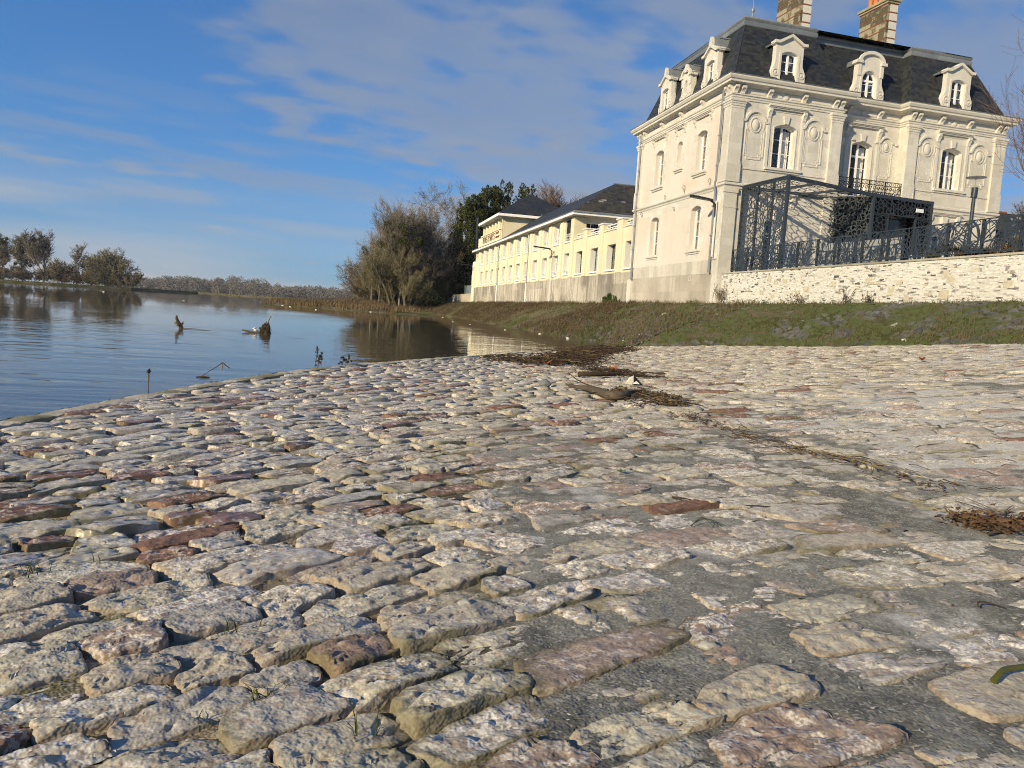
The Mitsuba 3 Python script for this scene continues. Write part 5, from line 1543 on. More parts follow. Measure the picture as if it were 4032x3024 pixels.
bsdf('mat_pitching', m_pitch, 0.85, 0.25)
PAIR = np.array([  # top x, y, z   foot x, y
    (17.5, 2, 1.15, 10.45, 2), (16.0, 9, 1.10, 10.85, 9), (14.25, 15.9, 1.06, 10.3, 15.9), (12.95, 21.0, 1.00, 9.95, 21.8), (11.55, 26.5, 0.94, 7.9, 26.8), (10.2, 32.0, .90, 4.6, 29.4), (9.05, 36.4, .87, 3.9, 32.3),
    (8.0, 41.5, .86, 2.6, 35.3), (6.75, 47.5, .86, 1.0, 43.5), (5.1, 57.5, .86, -.5, 51.5), (1.5, 74, .85, -3.6, 70), (-2.3, 91, .84, -6.9, 90), (-6.6, 110, .82, -11.5, 108), (-11.5, 130, .75, -16.5, 124), (-18, 150, .6, -22, 140)], float)
_s = np.r_[0, np.cumsum(np.linalg.norm(np.diff(PAIR[:, 3:5], axis=0), axis=1))]
from scipy.interpolate import PchipInterpolator
_pp = PchipInterpolator(_s, PAIR)


def foot_z(x, y):
    on = (y < 29.6) & (x > 3.5)
    return np.where(on, ramp_z(x, y) - 0.03, WATER - 0.25)


def bank_pt(s, t):
    """t: 0 at the foot, 1 at the foot of the walls"""
    q = _pp(s)
    fz = foot_z(q[..., 3], q[..., 4])
    k = np.where(t < 0.86, 0.5 * t / 0.86 + 0.5 * np.sin(np.clip(t / 0.86, 0, 1) * np.pi / 2), 1.0)
    x = q[..., 3] + (q[..., 0] - q[..., 3]) * t; y = q[..., 4] + (q[..., 1] - q[..., 4]) * t
    z = fz + (q[..., 2] - fz) * k
    return x, y, z


def build_bank():
    key = 'embankment'
    labels[key] = {'kind': 'structure'}
    ss = np.concatenate([np.linspace(0, _s[6], 190), np.linspace(_s[6], _s[-1], 200)[1:]])
    tt = np.linspace(0, 1.0, 46)
    S, Tt = np.meshgrid(ss, tt, indexing='ij')
    x, y, z = bank_pt(S, Tt)
    bump = 0.16 * (nz(x, y, 0.8, 31, 4) - 0.5) + 0.07 * (nz(x, y, 4.0, 32, 3) - 0.5)
    z = z + bump * np.sin(np.clip(Tt * 1.15, 0, 1) * np.pi) ** 0.6
    n, m = x.shape
    idx = np.arange(n * m).reshape(n, m)
    q = np.stack([idx[:-1, :-1], idx[1:, :-1], idx[1:, 1:], idx[:-1, 1:]], -1).reshape(-1, 4)
    put(key, trimesh.Trimesh(np.stack([x, y, z], -1).reshape(-1, 3), np.vstack([q[:, [0, 1, 2]], q[:, [0, 2, 3]]]), process=False), 'mat_bank', True)
    rg = np.random.default_rng(7)
    # flat schist pitching that shows through the moss
    st = []
    for _ in range(4200):
        s = rg.uniform(0, _s[8]) if rg.random() < .9 else rg.uniform(0, _s[11]); t = rg.uniform(0.0, 0.93)
        x, y, z = [float(a) for a in bank_pt(np.array(s), np.array(t))]
        if s > _s[6] and rg.random() < .6: continue
        st.append((math.hypot(x, y) * (1 if abs(x) < .72 * y else 9), x, y, z, s, t))
    st.sort()
    rest = MB(); rr = random.Random(4)
    for i, (d, x, y, z, s, t) in enumerate(st):
        L, W, H = rr.uniform(.16, .46), rr.uniform(.10, .24), rr.uniform(.03, .07)
        x2, y2, z2 = [float(a) for a in bank_pt(np.array(min(s + .4, _s[-1])), np.array(t))]
        x3, y3, z3 = [float(a) for a in bank_pt(np.array(s), np.array(min(t + .05, 1.0)))]
        a = np.array([x2 - x, y2 - y, z2 - z]); a /= np.linalg.norm(a); b = np.array([x3 - x, y3 - y, z3 - z]); b -= a * (a @ b); b /= np.linalg.norm(b)
        ang = rr.gauss(.45, .3); a, b = a * math.cos(ang) + b * math.sin(ang), b * math.cos(ang) - a * math.sin(ang)
        c = np.cross(a, b); c = c if c[2] > 0 else -c
        o = np.array([x, y, z + 0.03 + .14 * (float(nz(np.array(x), np.array(y), 0.8, 31, 4)) - .5)])
        v = [o + a * (du - .5) * L * (1 - .2 * dn) + b * (dz - .5) * W * (1 - .2 * dn) + c * (dn * H - .05) + np.array([rr.uniform(-.02, .02) for _ in range(3)]) for du in (0, 1) for dn in (0, 1) for dz in (0, 1)]
        tone = rr.random()
        if i < 300:
            mb = MB(); mb.raw(v, BOXF, (tone, .5)); part(key, 'pitching_stone', mb, 'mat_pitching')
        else: rest.raw(v, BOXF, (tone, .5))
    part(key, 'pitching', rest, 'mat_pitching', kind='stuff')


build_bank()
labels['quay_ground'] = {'kind': 'structure'}
top = [tuple(q[:2]) for q in PAIR[:, :2]]
put('quay_ground', MB().slab(Polygon(top + [(-18, 152), (60, 300), (300, 300), (300, -10), (20, -10)]), 0.2, 0.80), 'mat_bank')


# ---- grass and dead stems on the bank
def blades(P, H, W, lean, rng, uv=None):
    """one bent blade (3 triangles) at every point"""
    n = len(P)
    az = rng.uniform(0, 2 * np.pi, n); d = np.stack([np.cos(az), np.sin(az), np.zeros(n)], 1); sd = np.stack([-np.sin(az), np.cos(az), np.zeros(n)], 1)
    H = np.broadcast_to(H, n)[:, None]; W = np.broadcast_to(W, n)[:, None]; le = (lean * rng.uniform(.2, 1.3, n))[:, None]
    up = np.array([0, 0, 1.0])
    p1 = P + up * H * .55 + d * H * le * .3; p2 = P + up * H * (1 - .35 * le) + d * H * le
    v = np.stack([P - sd * W, P + sd * W, p1 - sd * W * .8, p1 + sd * W * .8, p2], 1).reshape(-1, 3)
    f = np.array([[0, 1, 3], [0, 3, 2], [2, 3, 4]])[None] + (np.arange(n) * 5)[:, None, None]
    return trimesh.Trimesh(v, f.reshape(-1, 3), process=False)


def bank_points(rng, n, s0, s1, t0, t1, dens=None):
    s, t = rng.uniform(s0, s1, n), rng.uniform(t0, t1, n)
    x, y, z = bank_pt(s, t)
    z = z + 0.16 * (nz(x, y, 0.8, 31, 4) - 0.5) * np.sin(np.clip(t * 1.15, 0, 1) * np.pi) ** 0.6 - 0.02
    P = np.stack([x, y, z], 1)
    if dens is not None:
        P = P[rng.random(n) < dens(P, t)]
    return P


bsdf('mat_grass', (0.046, 0.064, 0.014), 0.8, 0.2)
bsdf('mat_grass_olive', (0.115, 0.105, 0.040), 0.85, 0.15)
bsdf('mat_dead_stem', (0.122, 0.094, 0.060), 0.9, 0.1)
bsdf('mat_dead_red', (0.088, 0.062, 0.040), 0.9, 0.1)
bsdf('mat_reed', (0.190, 0.145, 0.082), 0.9, 0.1)
_r = np.random.default_rng(13)
S6, S8, S11 = _s[6], _s[8], _s[11]
patch = lambda sc, off, lo, hi: (lambda P, t: np.clip((meshkit.fbm(P * sc + off, 3) - lo) / (hi - lo), 0, 1))
labels['bank_grass'] = {'label': 'short mossy green grass over the stony embankment', 'category': 'grass', 'kind': 'stuff'}
put('bank_grass', trimesh.util.concatenate([
    blades(bank_points(_r, 40000, 0, S8, 0.02, .97, patch(0.9, 3.0, .44, .58)), .07, .005, .9, _r),
    blades(bank_points(_r, 9000, S6, _s[-2], 0.55, 1.0, patch(0.4, 5.0, .40, .55)), .14, .013, .8, _r),
    blades(bank_points(_r, 3500, 0, S8, 0.90, .99, None), .16, .009, .7, _r)]), 'mat_grass')
labels['bank_dry_grass'] = {'label': 'olive and straw coloured tufts scattered down the embankment', 'category': 'grass', 'kind': 'stuff'}
put('bank_dry_grass', trimesh.util.concatenate([
    blades(bank_points(_r, 24000, 0, S8, 0.02, .97, patch(1.1, 9.0, .44, .60)), .09, .005, .9, _r),
    blades(bank_points(_r, 12000, S6, _s[-1], 0.10, 1.0, patch(0.5, 7.0, .40, .58)), .22, .013, .8, _r)]), 'mat_grass_olive')
labels['bank_brush'] = {'label': 'brown dead brush and weed stalks along the river bank', 'category': 'brush', 'kind': 'stuff'}
put('bank_brush', trimesh.util.concatenate([
    blades(bank_points(_r, 22000, S6 - 4, _s[-1], 0.03, .88, patch(0.35, 1.0, .36, .5)), .34, .011, .9, _r),
    blades(bank_points(_r, 9000, 0, S8, 0.02, .96, patch(0.6, 2.0, .48, .62)), .26, .006, .7, _r)]), 'mat_dead_stem')
labels['bank_bramble'] = {'label': 'reddish brown bramble patches half way down the river bank', 'category': 'brambles', 'kind': 'stuff'}
put('bank_bramble', blades(bank_points(_r, 15000, S6 - 2, _s[-1], 0.08, .85, patch(0.28, 17.0, .50, .58)), .42, .012, 1.1, _r), 'mat_dead_red')


# ---- trees
class Segs:
    def __init__(s): s.a = []
    def add(s, p, q, r0, r1): s.a.append((*p, *q, r0, r1))
    def mesh(s, sides=3):
        if not s.a: return None
        A = np.array(s.a); P, Q, r0, r1 = A[:, :3], A[:, 3:6], A[:, 6], A[:, 7]
        d = Q - P; d /= np.linalg.norm(d, axis=1, keepdims=True) + 1e-9
        ref = np.where(np.abs(d[:, 2:]) < .9, [0, 0, 1.0], [1.0, 0, 0])
        a = np.cross(d, ref); a /= np.linalg.norm(a, axis=1, keepdims=True) + 1e-9
        b = np.cross(d, a)
        an = np.arange(sides) * 2 * np.pi / sides
        ring = np.cos(an)[None, :, None] * a[:, None] + np.sin(an)[None, :, None] * b[:, None]
        v = np.concatenate([P[:, None] + r0[:, None, None] * ring, Q[:, None] + r1[:, None, None] * ring], 1).reshape(-1, 3)
        f = []
        for k in range(sides):
            l = (k + 1) % sides
            f += [[k, l, sides + l], [k, sides + l, sides + k]]
        f = np.array(f)[None] + (np.arange(len(A)) * 2 * sides)[:, None, None]
        return trimesh.Trimesh(v, f.reshape(-1, 3), process=False)


def grow(rng, big, small, p, d, L, r, depth, cfg):
    """one bough of nseg pieces with side shoots; thick ones go to `big`, thin ones to `small`"""
    n = cfg['n'][depth]
    up = cfg['up'][depth]; wob = cfg['wob']
    step = L / n
    pts = [p]; rad = [r]
    for i in range(n):
        d = d + rng.normal(0, wob, 3) + np.array([0, 0, up])
        d = d / np.linalg.norm(d)
        q = pts[-1] + d * step
        rr = r * (1 - (i + 1) / n * (0.72 if depth < cfg['depth'] - 1 else 0.85))
        (big if rad[-1] > cfg['thick'] else small).add(pts[-1], q, rad[-1], max(rr, cfg['rmin']))
        pts.append(q); rad.append(max(rr, cfg['rmin']))
    if depth + 1 < cfg['depth']:
        k = cfg['k'][depth]
        for j in range(k):
            t = cfg['t0'][depth] + (1 - cfg['t0'][depth]) * (j + rng.uniform(0, 1)) / k
            i = min(int(t * n), n - 1); fr = t * n - i
            b = pts[i] + (pts[i + 1] - pts[i]) * fr
            dd = pts[i + 1] - pts[i]; dd /= np.linalg.norm(dd)
            side = rng.normal(0, 1, 3); side -= dd * (side @ dd); side /= np.linalg.norm(side)
            a = cfg['ang'][depth] * rng.uniform(.7, 1.25)
            nd = dd * math.cos(a) + side * math.sin(a)
            ln = L * cfg['len'][depth] * rng.uniform(.6, 1.15) * (1.15 - 0.55 * t if depth == 0 else 1)
            grow(rng, big, small, b, nd, ln, max(rad[i] * cfg['rr'] * rng.uniform(.7, 1.1), cfg['rmin']), depth + 1, cfg)
    return pts


BASE = dict(n=[7, 5, 4, 3, 2], up=[.02, .10, .07, .04, .03], k=[15, 8, 7, 4], t0=[.28, .2, .15, .1], ang=[.75, .7, .7, .6], len=[.45, .5, .5, .5], rr=.55, rmin=.012, wob=.09, thick=.05, depth=5)
bsdf('mat_bark', wallish((0.115, 0.100, 0.075), (0.20, 0.18, 0.14), (0.08, 0.085, 0.05), 0, 0, grime=.5), 0.9, 0.1)
bsdf('mat_bark_pale', wallish((0.19, 0.175, 0.145), (0.30, 0.28, 0.235), (0.15, 0.14, 0.11), 0, 0, grime=.5), 0.9, 0.1)
bsdf('mat_twig_brown', (0.185, 0.148, 0.10), 0.9, 0.1)
bsdf('mat_twig_grey', (0.175, 0.155, 0.125), 0.9, 0.1)
bsdf('mat_twig_olive', (0.175, 0.152, 0.09), 0.9, 0.1)
bsdf('mat_twig_red', (0.135, 0.092, 0.068), 0.9, 0.1)
bsdf('mat_mistletoe', (0.040, 0.048, 0.010), 0.85, 0.1)
bsdf('mat_evergreen', lambda p, n, uv: mix((0.018, 0.030, 0.010), (0.085, 0.092, 0.026), fbm(p.x * .8, p.y * .8, p.z * .8, 3)), 0.75, 0.2)


def bare_tree(base, H, label, seed, cfg=None, r=None, trunks=1, bark='mat_bark', twig='mat_twig_brown', lean=0.05, group=None, name='bare_tree', cat='tree', lab=True):
    c = {**BASE, **(cfg or {})}
    rng = np.random.default_rng(seed)
    k = thing(name, label, cat, group)
    big, small = Segs(), Segs()
    for _ in range(trunks):
        b = np.array(base, float) + (rng.normal(0, .5, 3) * [1, 1, 0] if trunks > 1 else 0) - [0, 0, .3]
        d = np.array([rng.normal(0, lean), rng.normal(0, lean), 1.0])
        grow(rng, big, small, b, d, H * (rng.uniform(.8, 1) if trunks > 1 else 1), r or H * .022, 0, c)
    part(k, 'trunk', big.mesh(5), bark, True)
    part(k, 'crown', small.mesh(3), twig, kind='stuff')
    return k


def leaf_ball(c, r, n, rng, size):
    d = rng.normal(0, 1, (n, 3)); d /= np.linalg.norm(d, axis=1, keepdims=True)
    P = np.array(c) + d * r * rng.uniform(.55, 1.0, (n, 1)) ** .6
    a = rng.normal(0, 1, (n, 3)); a /= np.linalg.norm(a, axis=1, keepdims=True); b = np.cross(a, d)
    b /= np.linalg.norm(b, axis=1, keepdims=True) + 1e-6
    s = size * rng.uniform(.6, 1.3, (n, 1))
    v = np.stack([P - b * s * .5, P + b * s * .5, P + a * s], 1).reshape(-1, 3)
    return trimesh.Trimesh(v, np.arange(3 * n).reshape(-1, 3), process=False)


def mistletoe(k, pts, seed, size=.09):
    rng = np.random.default_rng(seed)
    for x, y, z, r in pts:
        if y < 200: y -= 4.6; r *= 1.2
        part(k, 'mistletoe', leaf_ball((x, y, z), r, int(160 + 300 * r * r), rng, size * (.8 + r)), 'mat_mistletoe')


def bush(base, w, h, label, seed, twig, n=26, name='bare_shrub', cat='shrub', leaf=None, group=None, cfg=None):
    rng = np.random.default_rng(seed)
    k = thing(name, label, cat, group)
    big, small = Segs(), Segs()
    c = {**BASE, 'n': [6, 4, 3, 2], 'k': [14, 9, 6], 't0': [.12, .1, .1], 'ang': [.55, .6, .6], 'len': [.42, .5, .5], 'depth': 4, 'rmin': .012, 'thick': .06, 'up': [-.015, .05, .04, .02], 'wob': .12, **(cfg or {})}
    for _ in range(n):
        a = rng.uniform(0, 2 * np.pi); q = rng.uniform(0, 1) ** .5
        b = np.array(base, float) + [w * .28 * q * math.cos(a), w * .28 * q * math.sin(a), -.3]
        d = np.array([math.cos(a) * q * w / h * .55, math.sin(a) * q * w / h * .55, 1.0])
        grow(rng, big, small, b, d / np.linalg.norm(d), h * rng.uniform(.6, 1.0), .035 * h ** .5, 0, c)
    part(k, 'stems', big.mesh(4), 'mat_bark', kind='stuff')
    part(k, 'twigs', small.mesh(3), twig, kind='stuff')
    return k


# land under the trees up the left bank, and the low spit of reeds before it
labels['far_bank'] = {'kind': 'structure'}
LAND = Polygon([(-37, 109), (-30, 103), (-22, 95), (-13.5, 87.5), (-10.5, 90), (-9, 98), (-11, 108), (-9, 112), (8, 112), (60, 200), (60, 330), (-70, 330), (-52, 220), (-40, 150), (-38, 122)])
gx, gy = np.meshgrid(np.linspace(-75, 12, 130), np.linspace(84, 330, 200), indexing='ij')
ins = shapely.contains_xy(LAND, gx, gy)
dd = shapely.distance(shapely.points(gx.ravel(), gy.ravel()), LAND.exterior).reshape(gx.shape) * np.where(ins, 1, -1)
LZ = WATER - 0.30 + np.clip((dd + 1.5) * 0.16, 0, 0.55) + np.clip((dd - 6) * 0.10, 0, 0.95) + 0.12 * (nz(gx, gy, .5, 41) - .5)
idx = np.arange(gx.size).reshape(gx.shape)
q = np.stack([idx[:-1, :-1], idx[1:, :-1], idx[1:, 1:], idx[:-1, 1:]], -1).reshape(-1, 4)
q = q[(dd.ravel()[q] > -3).any(1)]
put('far_bank', trimesh.Trimesh(np.stack([gx, gy, LZ], -1).reshape(-1, 3), np.vstack([q[:, [0, 1, 2]], q[:, [0, 2, 3]]]), process=False), 'mat_bank', True)
def land_z(x, y):
    from scipy.interpolate import RegularGridInterpolator
    global _lz
    if '_lz' not in globals(): _lz = RegularGridInterpolator((gx[:, 0], gy[0]), LZ, bounds_error=False, fill_value=-1.2)
    return _lz(np.stack([x, y], -1))


_r = np.random.default_rng(23)
def scatter(poly, n):
    x0, y0, x1, y1 = poly.bounds
    x, y = _r.uniform(x0, x1, n), _r.uniform(y0, y1, n)
    k = shapely.contains_xy(poly, x, y)
    x, y = x[k], y[k]
    return np.stack([x, y, land_z(x, y)], 1)


SPIT = Polygon([(-36.5, 109), (-30, 103.5), (-22, 95.5), (-14, 88.3), (-11.5, 92), (-13, 104), (-20, 116), (-36, 122)])
labels['reed_spit'] = {'label': 'tawny dead reeds on the low spit running out into the river', 'category': 'reeds', 'kind': 'stuff'}
P = scatter(SPIT, 9000); P = P[_r.random(len(P)) < np.clip((meshkit.fbm(P * [.35, .35, 0], 3) - .30) / .2, 0.1, 1)]
put('reed_spit', trimesh.util.concatenate([blades(P, _r.uniform(.3, 1.05, len(P)), .022, .7, _r)]), 'mat_reed')
P = scatter(SPIT, 5000)
labels['spit_brush'] = {'label': 'dark brown brush among the reeds of the low spit', 'category': 'brush', 'kind': 'stuff'}
put('spit_brush', blades(P[meshkit.fbm(P * [.3, .3, 0] + 8, 3) > .5], 1.0, .022, .8, _r), 'mat_dead_red')
labels['undergrowth'] = {'label': 'brown winter undergrowth beneath the bare trees on the left bank', 'category': 'undergrowth', 'kind': 'stuff'}
P = scatter(LAND.intersection(sbox(-42, 110, 4, 150)), 16000)
put('undergrowth', blades(P, _r.uniform(.3, 1.3, len(P)), .02, .8, _r), 'mat_dead_stem')

bush((-22.6, 121, -.2), 5.5, 6.9, 'broad brown leafless shrub nearest the river at the left end of the clump', 1, 'mat_twig_brown', 24)
bush((-20.2, 117, -.1), 5.0, 8.0, 'tall olive brown leafless shrub right of the broad one at the water', 2, 'mat_twig_olive', 20)
pop = bare_tree((-19.6, 124, 0), 13.2, 'pale many stemmed poplar full of dark mistletoe balls', 11, dict(k=[20, 9, 7, 4], ang=[.55, .55, .6, .5], up=[.02, .12, .08, .05, .03], rmin=.014), r=.20, trunks=7, bark='mat_bark_pale', twig='mat_twig_grey', lean=.06)
rr = np.random.default_rng(5)
mistletoe(pop, [(-24.0, 124, 8.2, .38), (-23.6, 123.5, 7.7, .42), (-22.5, 124, 7.2, .30), (-20.8, 124.3, 12.2, .36), (-20.2, 124, 12.4, .30), (-18.1, 123.6, 11.8, .62), (-18.0, 124, 11.0, .42), (-17.9, 123.5, 9.6, .55), (-21.6, 124, 9.0, .55), (-20.9, 123.6, 8.6, .5), (-19.6, 124, 10.4, .30), (-16.9, 124, 9.2, .32), (-15.6, 124, 9.9, .5), (-19.9, 123.8, 7.6, .38), (-22.0, 123.6, 6.2, .35), (-21.0, 123.2, 5.6, .4), (-16.5, 124.2, 11.1, .36), (-18.8, 124.1, 9.2, .28)], 9)
bare_tree((-17.0, 127, 0.1), 12.8, 'grey trunked bare tree between the mistletoe poplar and the pale plane tree', 31, dict(rmin=.014), r=.2, trunks=4, twig='mat_twig_grey', lean=.08)
bare_tree((-14.4, 138, .5), 15.2, 'tall pale limbed plane tree with an open bare crown', 6, dict(k=[13, 9, 8, 5], ang=[.62, .7, .7, .6], len=[.62, .5, .45, .4], t0=[.22, .25, .1, .1], rmin=.016, wob=.13), r=.36, bark='mat_bark_pale', twig='mat_twig_grey')
bare_tree((-11.6, 141, .5), 15.6, 'second pale plane tree beside the evergreen', 26, dict(k=[10, 8, 8, 5], ang=[.6, .7, .7, .6], len=[.55, .5, .45, .4], t0=[.25, .2, .1, .1], rmin=.016, wob=.12), r=.3, bark='mat_bark_pale', twig='mat_twig_grey')
bush((-18.6, 127, .2), 6.5, 11.5, 'tall grey leafless thicket behind the mistletoe poplar', 97, 'mat_twig_grey', 26)
bush((-15.2, 133, .2), 7.0, 12.5, 'tall grey brown leafless thicket in front of the plane trees', 98, 'mat_twig_brown', 26)
bush((-14.6, 147, .4), 8.0, 9.6, 'reddish brown leafless thicket under the plane trees', 7, 'mat_twig_red', 26)
bush((-11.4, 138, .4), 7.0, 7.2, 'brown leafless thicket at the foot of the evergreen', 8, 'mat_twig_brown', 24)
bush((-17.2, 116, .0), 5.5, 5.4, 'olive thicket of thin stems over the path end', 9, 'mat_twig_olive', 14)
for i, (x, y, h) in enumerate(((-21.8, 116, 6.5), (-20.6, 115.5, 7.5), (-18.9, 115.2, 8), (-17.6, 115.2, 8.5), (-16.6, 115, 7))):
    bare_tree((x, y, -.1), h, ['leaning grey trunk at the left of the row by the water', 'forked grey trunk second in the row by the water', 'slim grey trunk in the middle of the row by the water', 'stout pale trunk fourth in the row by the water', 'dark trunk at the right end of the row by the water'][i],
              60 + i, dict(k=[9, 6, 5], t0=[.45, .2, .1], depth=4, rmin=.014), r=.16 + .03 * (i % 3), bark='mat_bark_pale' if i in (0, 3) else 'mat_bark', twig='mat_twig_olive', lean=.14)
bare_tree((6.2, 146, 1), 21.0, 'reddish bare tree rising behind the roofs of the long building', 12, dict(k=[16, 9, 7, 4], t0=[.4, .2, .1, .1], ang=[.5, .55, .6, .5], rmin=.02), r=.3, twig='mat_twig_red', trunks=2, lean=.08)
bare_tree((9.5, 150, 1), 20.0, 'second reddish bare tree behind the roof ridge of the long building', 14, dict(k=[16, 9, 7, 4], t0=[.4, .2, .1, .1], ang=[.5, .55, .6, .5], rmin=.02), r=.3, twig='mat_twig_red', trunks=2, lean=.08)
bare_tree((62, 95, 1), 15.5, 'faint bare tree behind the slate outbuilding', 15, dict(rmin=.018), r=.25, twig='mat_twig_red', trunks=2)
bare_tree((69, 98, 1), 16.5, 'bare tree at the right edge behind the slate outbuilding', 16, dict(rmin=.018), r=.25, twig='mat_twig_red', trunks=2)


def evergreen(base, H, R, label, seed, n, plumes):
    """a broad dark evergreen: upright leafy plumes of many heights crowded over the whole crown"""
    rng = np.random.default_rng(seed)
    k = thing('evergreen_tree', label, 'tree')
    tr = Segs(); tr.add(np.array(base) - [0, 0, .3], np.array(base) + [0, 0, H * .75], .38, .08)
    for _ in range(5):
        a = rng.uniform(0, 6.3); tr.add(np.array(base) + [0, 0, H * rng.uniform(.08, .16)], np.array(base) + [R * .6 * math.cos(a), R * .6 * math.sin(a), H * rng.uniform(.24, .34)], .14, .06)
    V, F, c = [], [], 0
    for i in range(plumes):
        zc = H * rng.uniform(.16, .97)
        t_ = zc / H
        rad = R * (1.0 if t_ < .55 else max(1 - ((t_ - .55) / .47) ** 1.6, .08)) * (0.75 + .25 * min(t_ / .3, 1)) * rng.uniform(.8, 1.12)
        a = rng.uniform(0, 2 * np.pi); q = rng.uniform(.25, 1) ** .5
        x, y = rad * q * math.cos(a), rad * q * math.sin(a)
        L = rng.uniform(1.6, 3.8) * (1.2 - .4 * t_)
        wd = rng.uniform(.35, .75)
        m = int(n * L * wd)
        t = rng.uniform(0, 1, m)
        w = wd * np.sin(np.clip(.12 + t * .92, 0, 1) * np.pi) ** .8
        an = rng.uniform(0, 2 * np.pi, m); rr = np.sqrt(rng.uniform(.2, 1, m)) * w
        lean = .16 * L * t
        P = np.stack([base[0] + x + lean * math.cos(a) + rr * np.cos(an), base[1] + y + lean * math.sin(a) + rr * np.sin(an), base[2] + zc + L * (t - .45)], 1)
        out = np.stack([np.cos(an), np.sin(an), np.full(m, .8)], 1) + rng.normal(0, .4, (m, 3)); out /= np.linalg.norm(out, axis=1, keepdims=True)
        sd = np.cross(out, rng.normal(0, 1, (m, 3))); sd /= np.linalg.norm(sd, axis=1, keepdims=True) + 1e-6
        s = rng.uniform(.14, .34, (m, 1))
        V.append(np.stack([P - sd * s * .42, P + sd * s * .42, P + out * s * 1.5], 1).reshape(-1, 3)); F.append(np.arange(3 * m).reshape(-1, 3) + c); c += 3 * m
    part(k, 'trunk', tr.mesh(6), 'mat_bark_pale', True)
    part(k, 'crown', trimesh.Trimesh(np.concatenate(V), np.concatenate(F), process=False), 'mat_evergreen', kind='stuff')
    return k


evergreen((-8.6, 134, .5), 18.6, 3.6, 'tall dark evergreen at the left end of the long cream building', 4, 95, 150)
evergreen((-6.2, 139, .5), 21.0, 3.6, 'dark evergreen between the tall left one and the pavilion roof', 9, 85, 140)
evergreen((-3.6, 141, .5), 22.2, 3.4, 'tallest dark evergreen rising over the pavilion roof', 5, 85, 130)
evergreen((0.4, 142, .5), 22.4, 3.2, 'spiky evergreen behind the peak of the pavilion roof', 6, 80, 110)
evergreen((-12.0, 147, .5), 11.5, 3.0, 'lower dark evergreen beside the bare thickets', 7, 85, 90)

# ---- walls and fence left of the long building
k = thing('garden_wall', 'low stained concrete wall running on from the long building', 'wall')
put(k, MB(FA).box(62.8, 80.0, -0.3, 0.0, 0.3, 2.15), 'mat_annex_base')
part(k, 'coping', MB(FA).box(62.8, 80.0, -0.36, 0.05, 2.152, 2.23), 'mat_coping')
k = thing('sheet_fence', 'blue-grey metal sheet fence above the low garden wall', 'fence')
for i in range(16):
    m = MB(FA); a = 63.2 + i * 1.0
    m.box(a, a + .97, -1.5 + .03 * (i % 2), -1.46 + .03 * (i % 2), 1.2, 3.75 - .02 * (i % 3)); part(k, 'sheet', m, 'mat_steel_pale')
bsdf('mat_steel_pale', (0.16, 0.20, 0.22), 0.6, 0.3)
k = thing('broken_wall', 'ragged end of a pale rubble wall beyond the garden wall', 'wall')
rg = random.Random(3)
pts = [(80.05, .5)]
u = 80.05
while u < 90.5:
    pts.append((u, 2.1 - .09 * (u - 80) + rg.uniform(-.35, .3))); u += rg.uniform(.25, .6)
pts += [(90.5, .4)]
put(k, MB(FA).prism(Polygon(pts).buffer(0), -0.4, 0.0), 'mat_rubble_mortar')
k = thing('wall_stump', 'isolated pale stump of rubble wall beside the row of trunks', 'wall')
put(k, MB(FA).prism(Polygon([(97.0, .3), (98.9, .3), (98.8, .9), (98.2, 1.6), (97.7, 2.3), (97.3, 2.45), (97.05, 1.5)]), -.5, 0.0), 'mat_rubble_mortar')
k = thing('evergreen_shrub', 'bright green shrub behind the broken wall', 'shrub')
put(k, trimesh.util.concatenate([leaf_ball((-12.6 - .9 * i, 122 + .3 * i, 1.0 + .4 * (i % 2)), 1.1, 900, np.random.default_rng(i), .16) for i in range(4)]), 'mat_ivy')
bsdf('mat_ivy', (0.040, 0.068, 0.014), 0.6, 0.3)

# ---- the wooded island across the river and the far woods
labels['island'] = {'kind': 'structure'}
ISL = Polygon([(-640, 370), (-300, 372), (-236, 392), (-206, 412), (-204, 430), (-215, 520), (-640, 520)])
m = MB(); m.slab(ISL, WATER - .5, WATER + 1.1); put('island', m, 'mat_bank')
_ir = dict(rmin=.055, thick=.16)
it = 'trees on the wooded island across the river'
t1 = bare_tree((-279, 418, 0), 21.5, 'bare island poplar with black mistletoe balls at the left edge of the photo', 71, {**_ir, 'k': [17, 10, 8, 5]}, r=.5, trunks=2, twig='mat_twig_grey', lean=.06)
mistletoe(t1, [(-280.5, 417, 22, .9), (-279, 417, 20.5, 1.1), (-277.5, 418, 19.5, .8), (-281, 417, 17, .8), (-277, 417, 13.5, .9), (-279, 417, 13, .8), (-283, 417, 12.5, .7), (-276, 417, 22, .7)], 12, .3)
t2 = bare_tree((-268, 419, 0), 21.5, 'island poplar with dark mistletoe, second from the left', 72, {**_ir, 'k': [17, 10, 8, 5]}, r=.5, trunks=2, twig='mat_twig_grey', lean=.10)
mistletoe(t2, [(-268.5, 418, 21, .9), (-267.5, 418, 18.8, 1.0), (-269.5, 418, 15.8, 1.0), (-263, 418, 15, 1.0), (-262, 418, 17.5, .6), (-270, 418, 11, .9), (-272, 418, 9, .8), (-264, 418, 8.5, .7)], 13, .3)
bare_tree((-254.5, 415, 0), 22.0, 'tallest oval crowned bare tree on the island', 73, {**_ir, 'k': [20, 10, 8, 5], 't0': [.34, .2, .1, .1], 'ang': [.6, .65, .6, .5]}, r=.55, trunks=2, bark='mat_bark_pale', twig='mat_twig_grey', lean=.03)
bare_tree((-237.5, 416, 0), 17.0, 'slender pale stemmed tree standing right of the island gap', 74, {**_ir, 'k': [13, 8, 6, 4], 'ang': [.45, .5, .6, .5]}, r=.32, bark='mat_bark_pale', twig='mat_twig_grey', lean=.03)
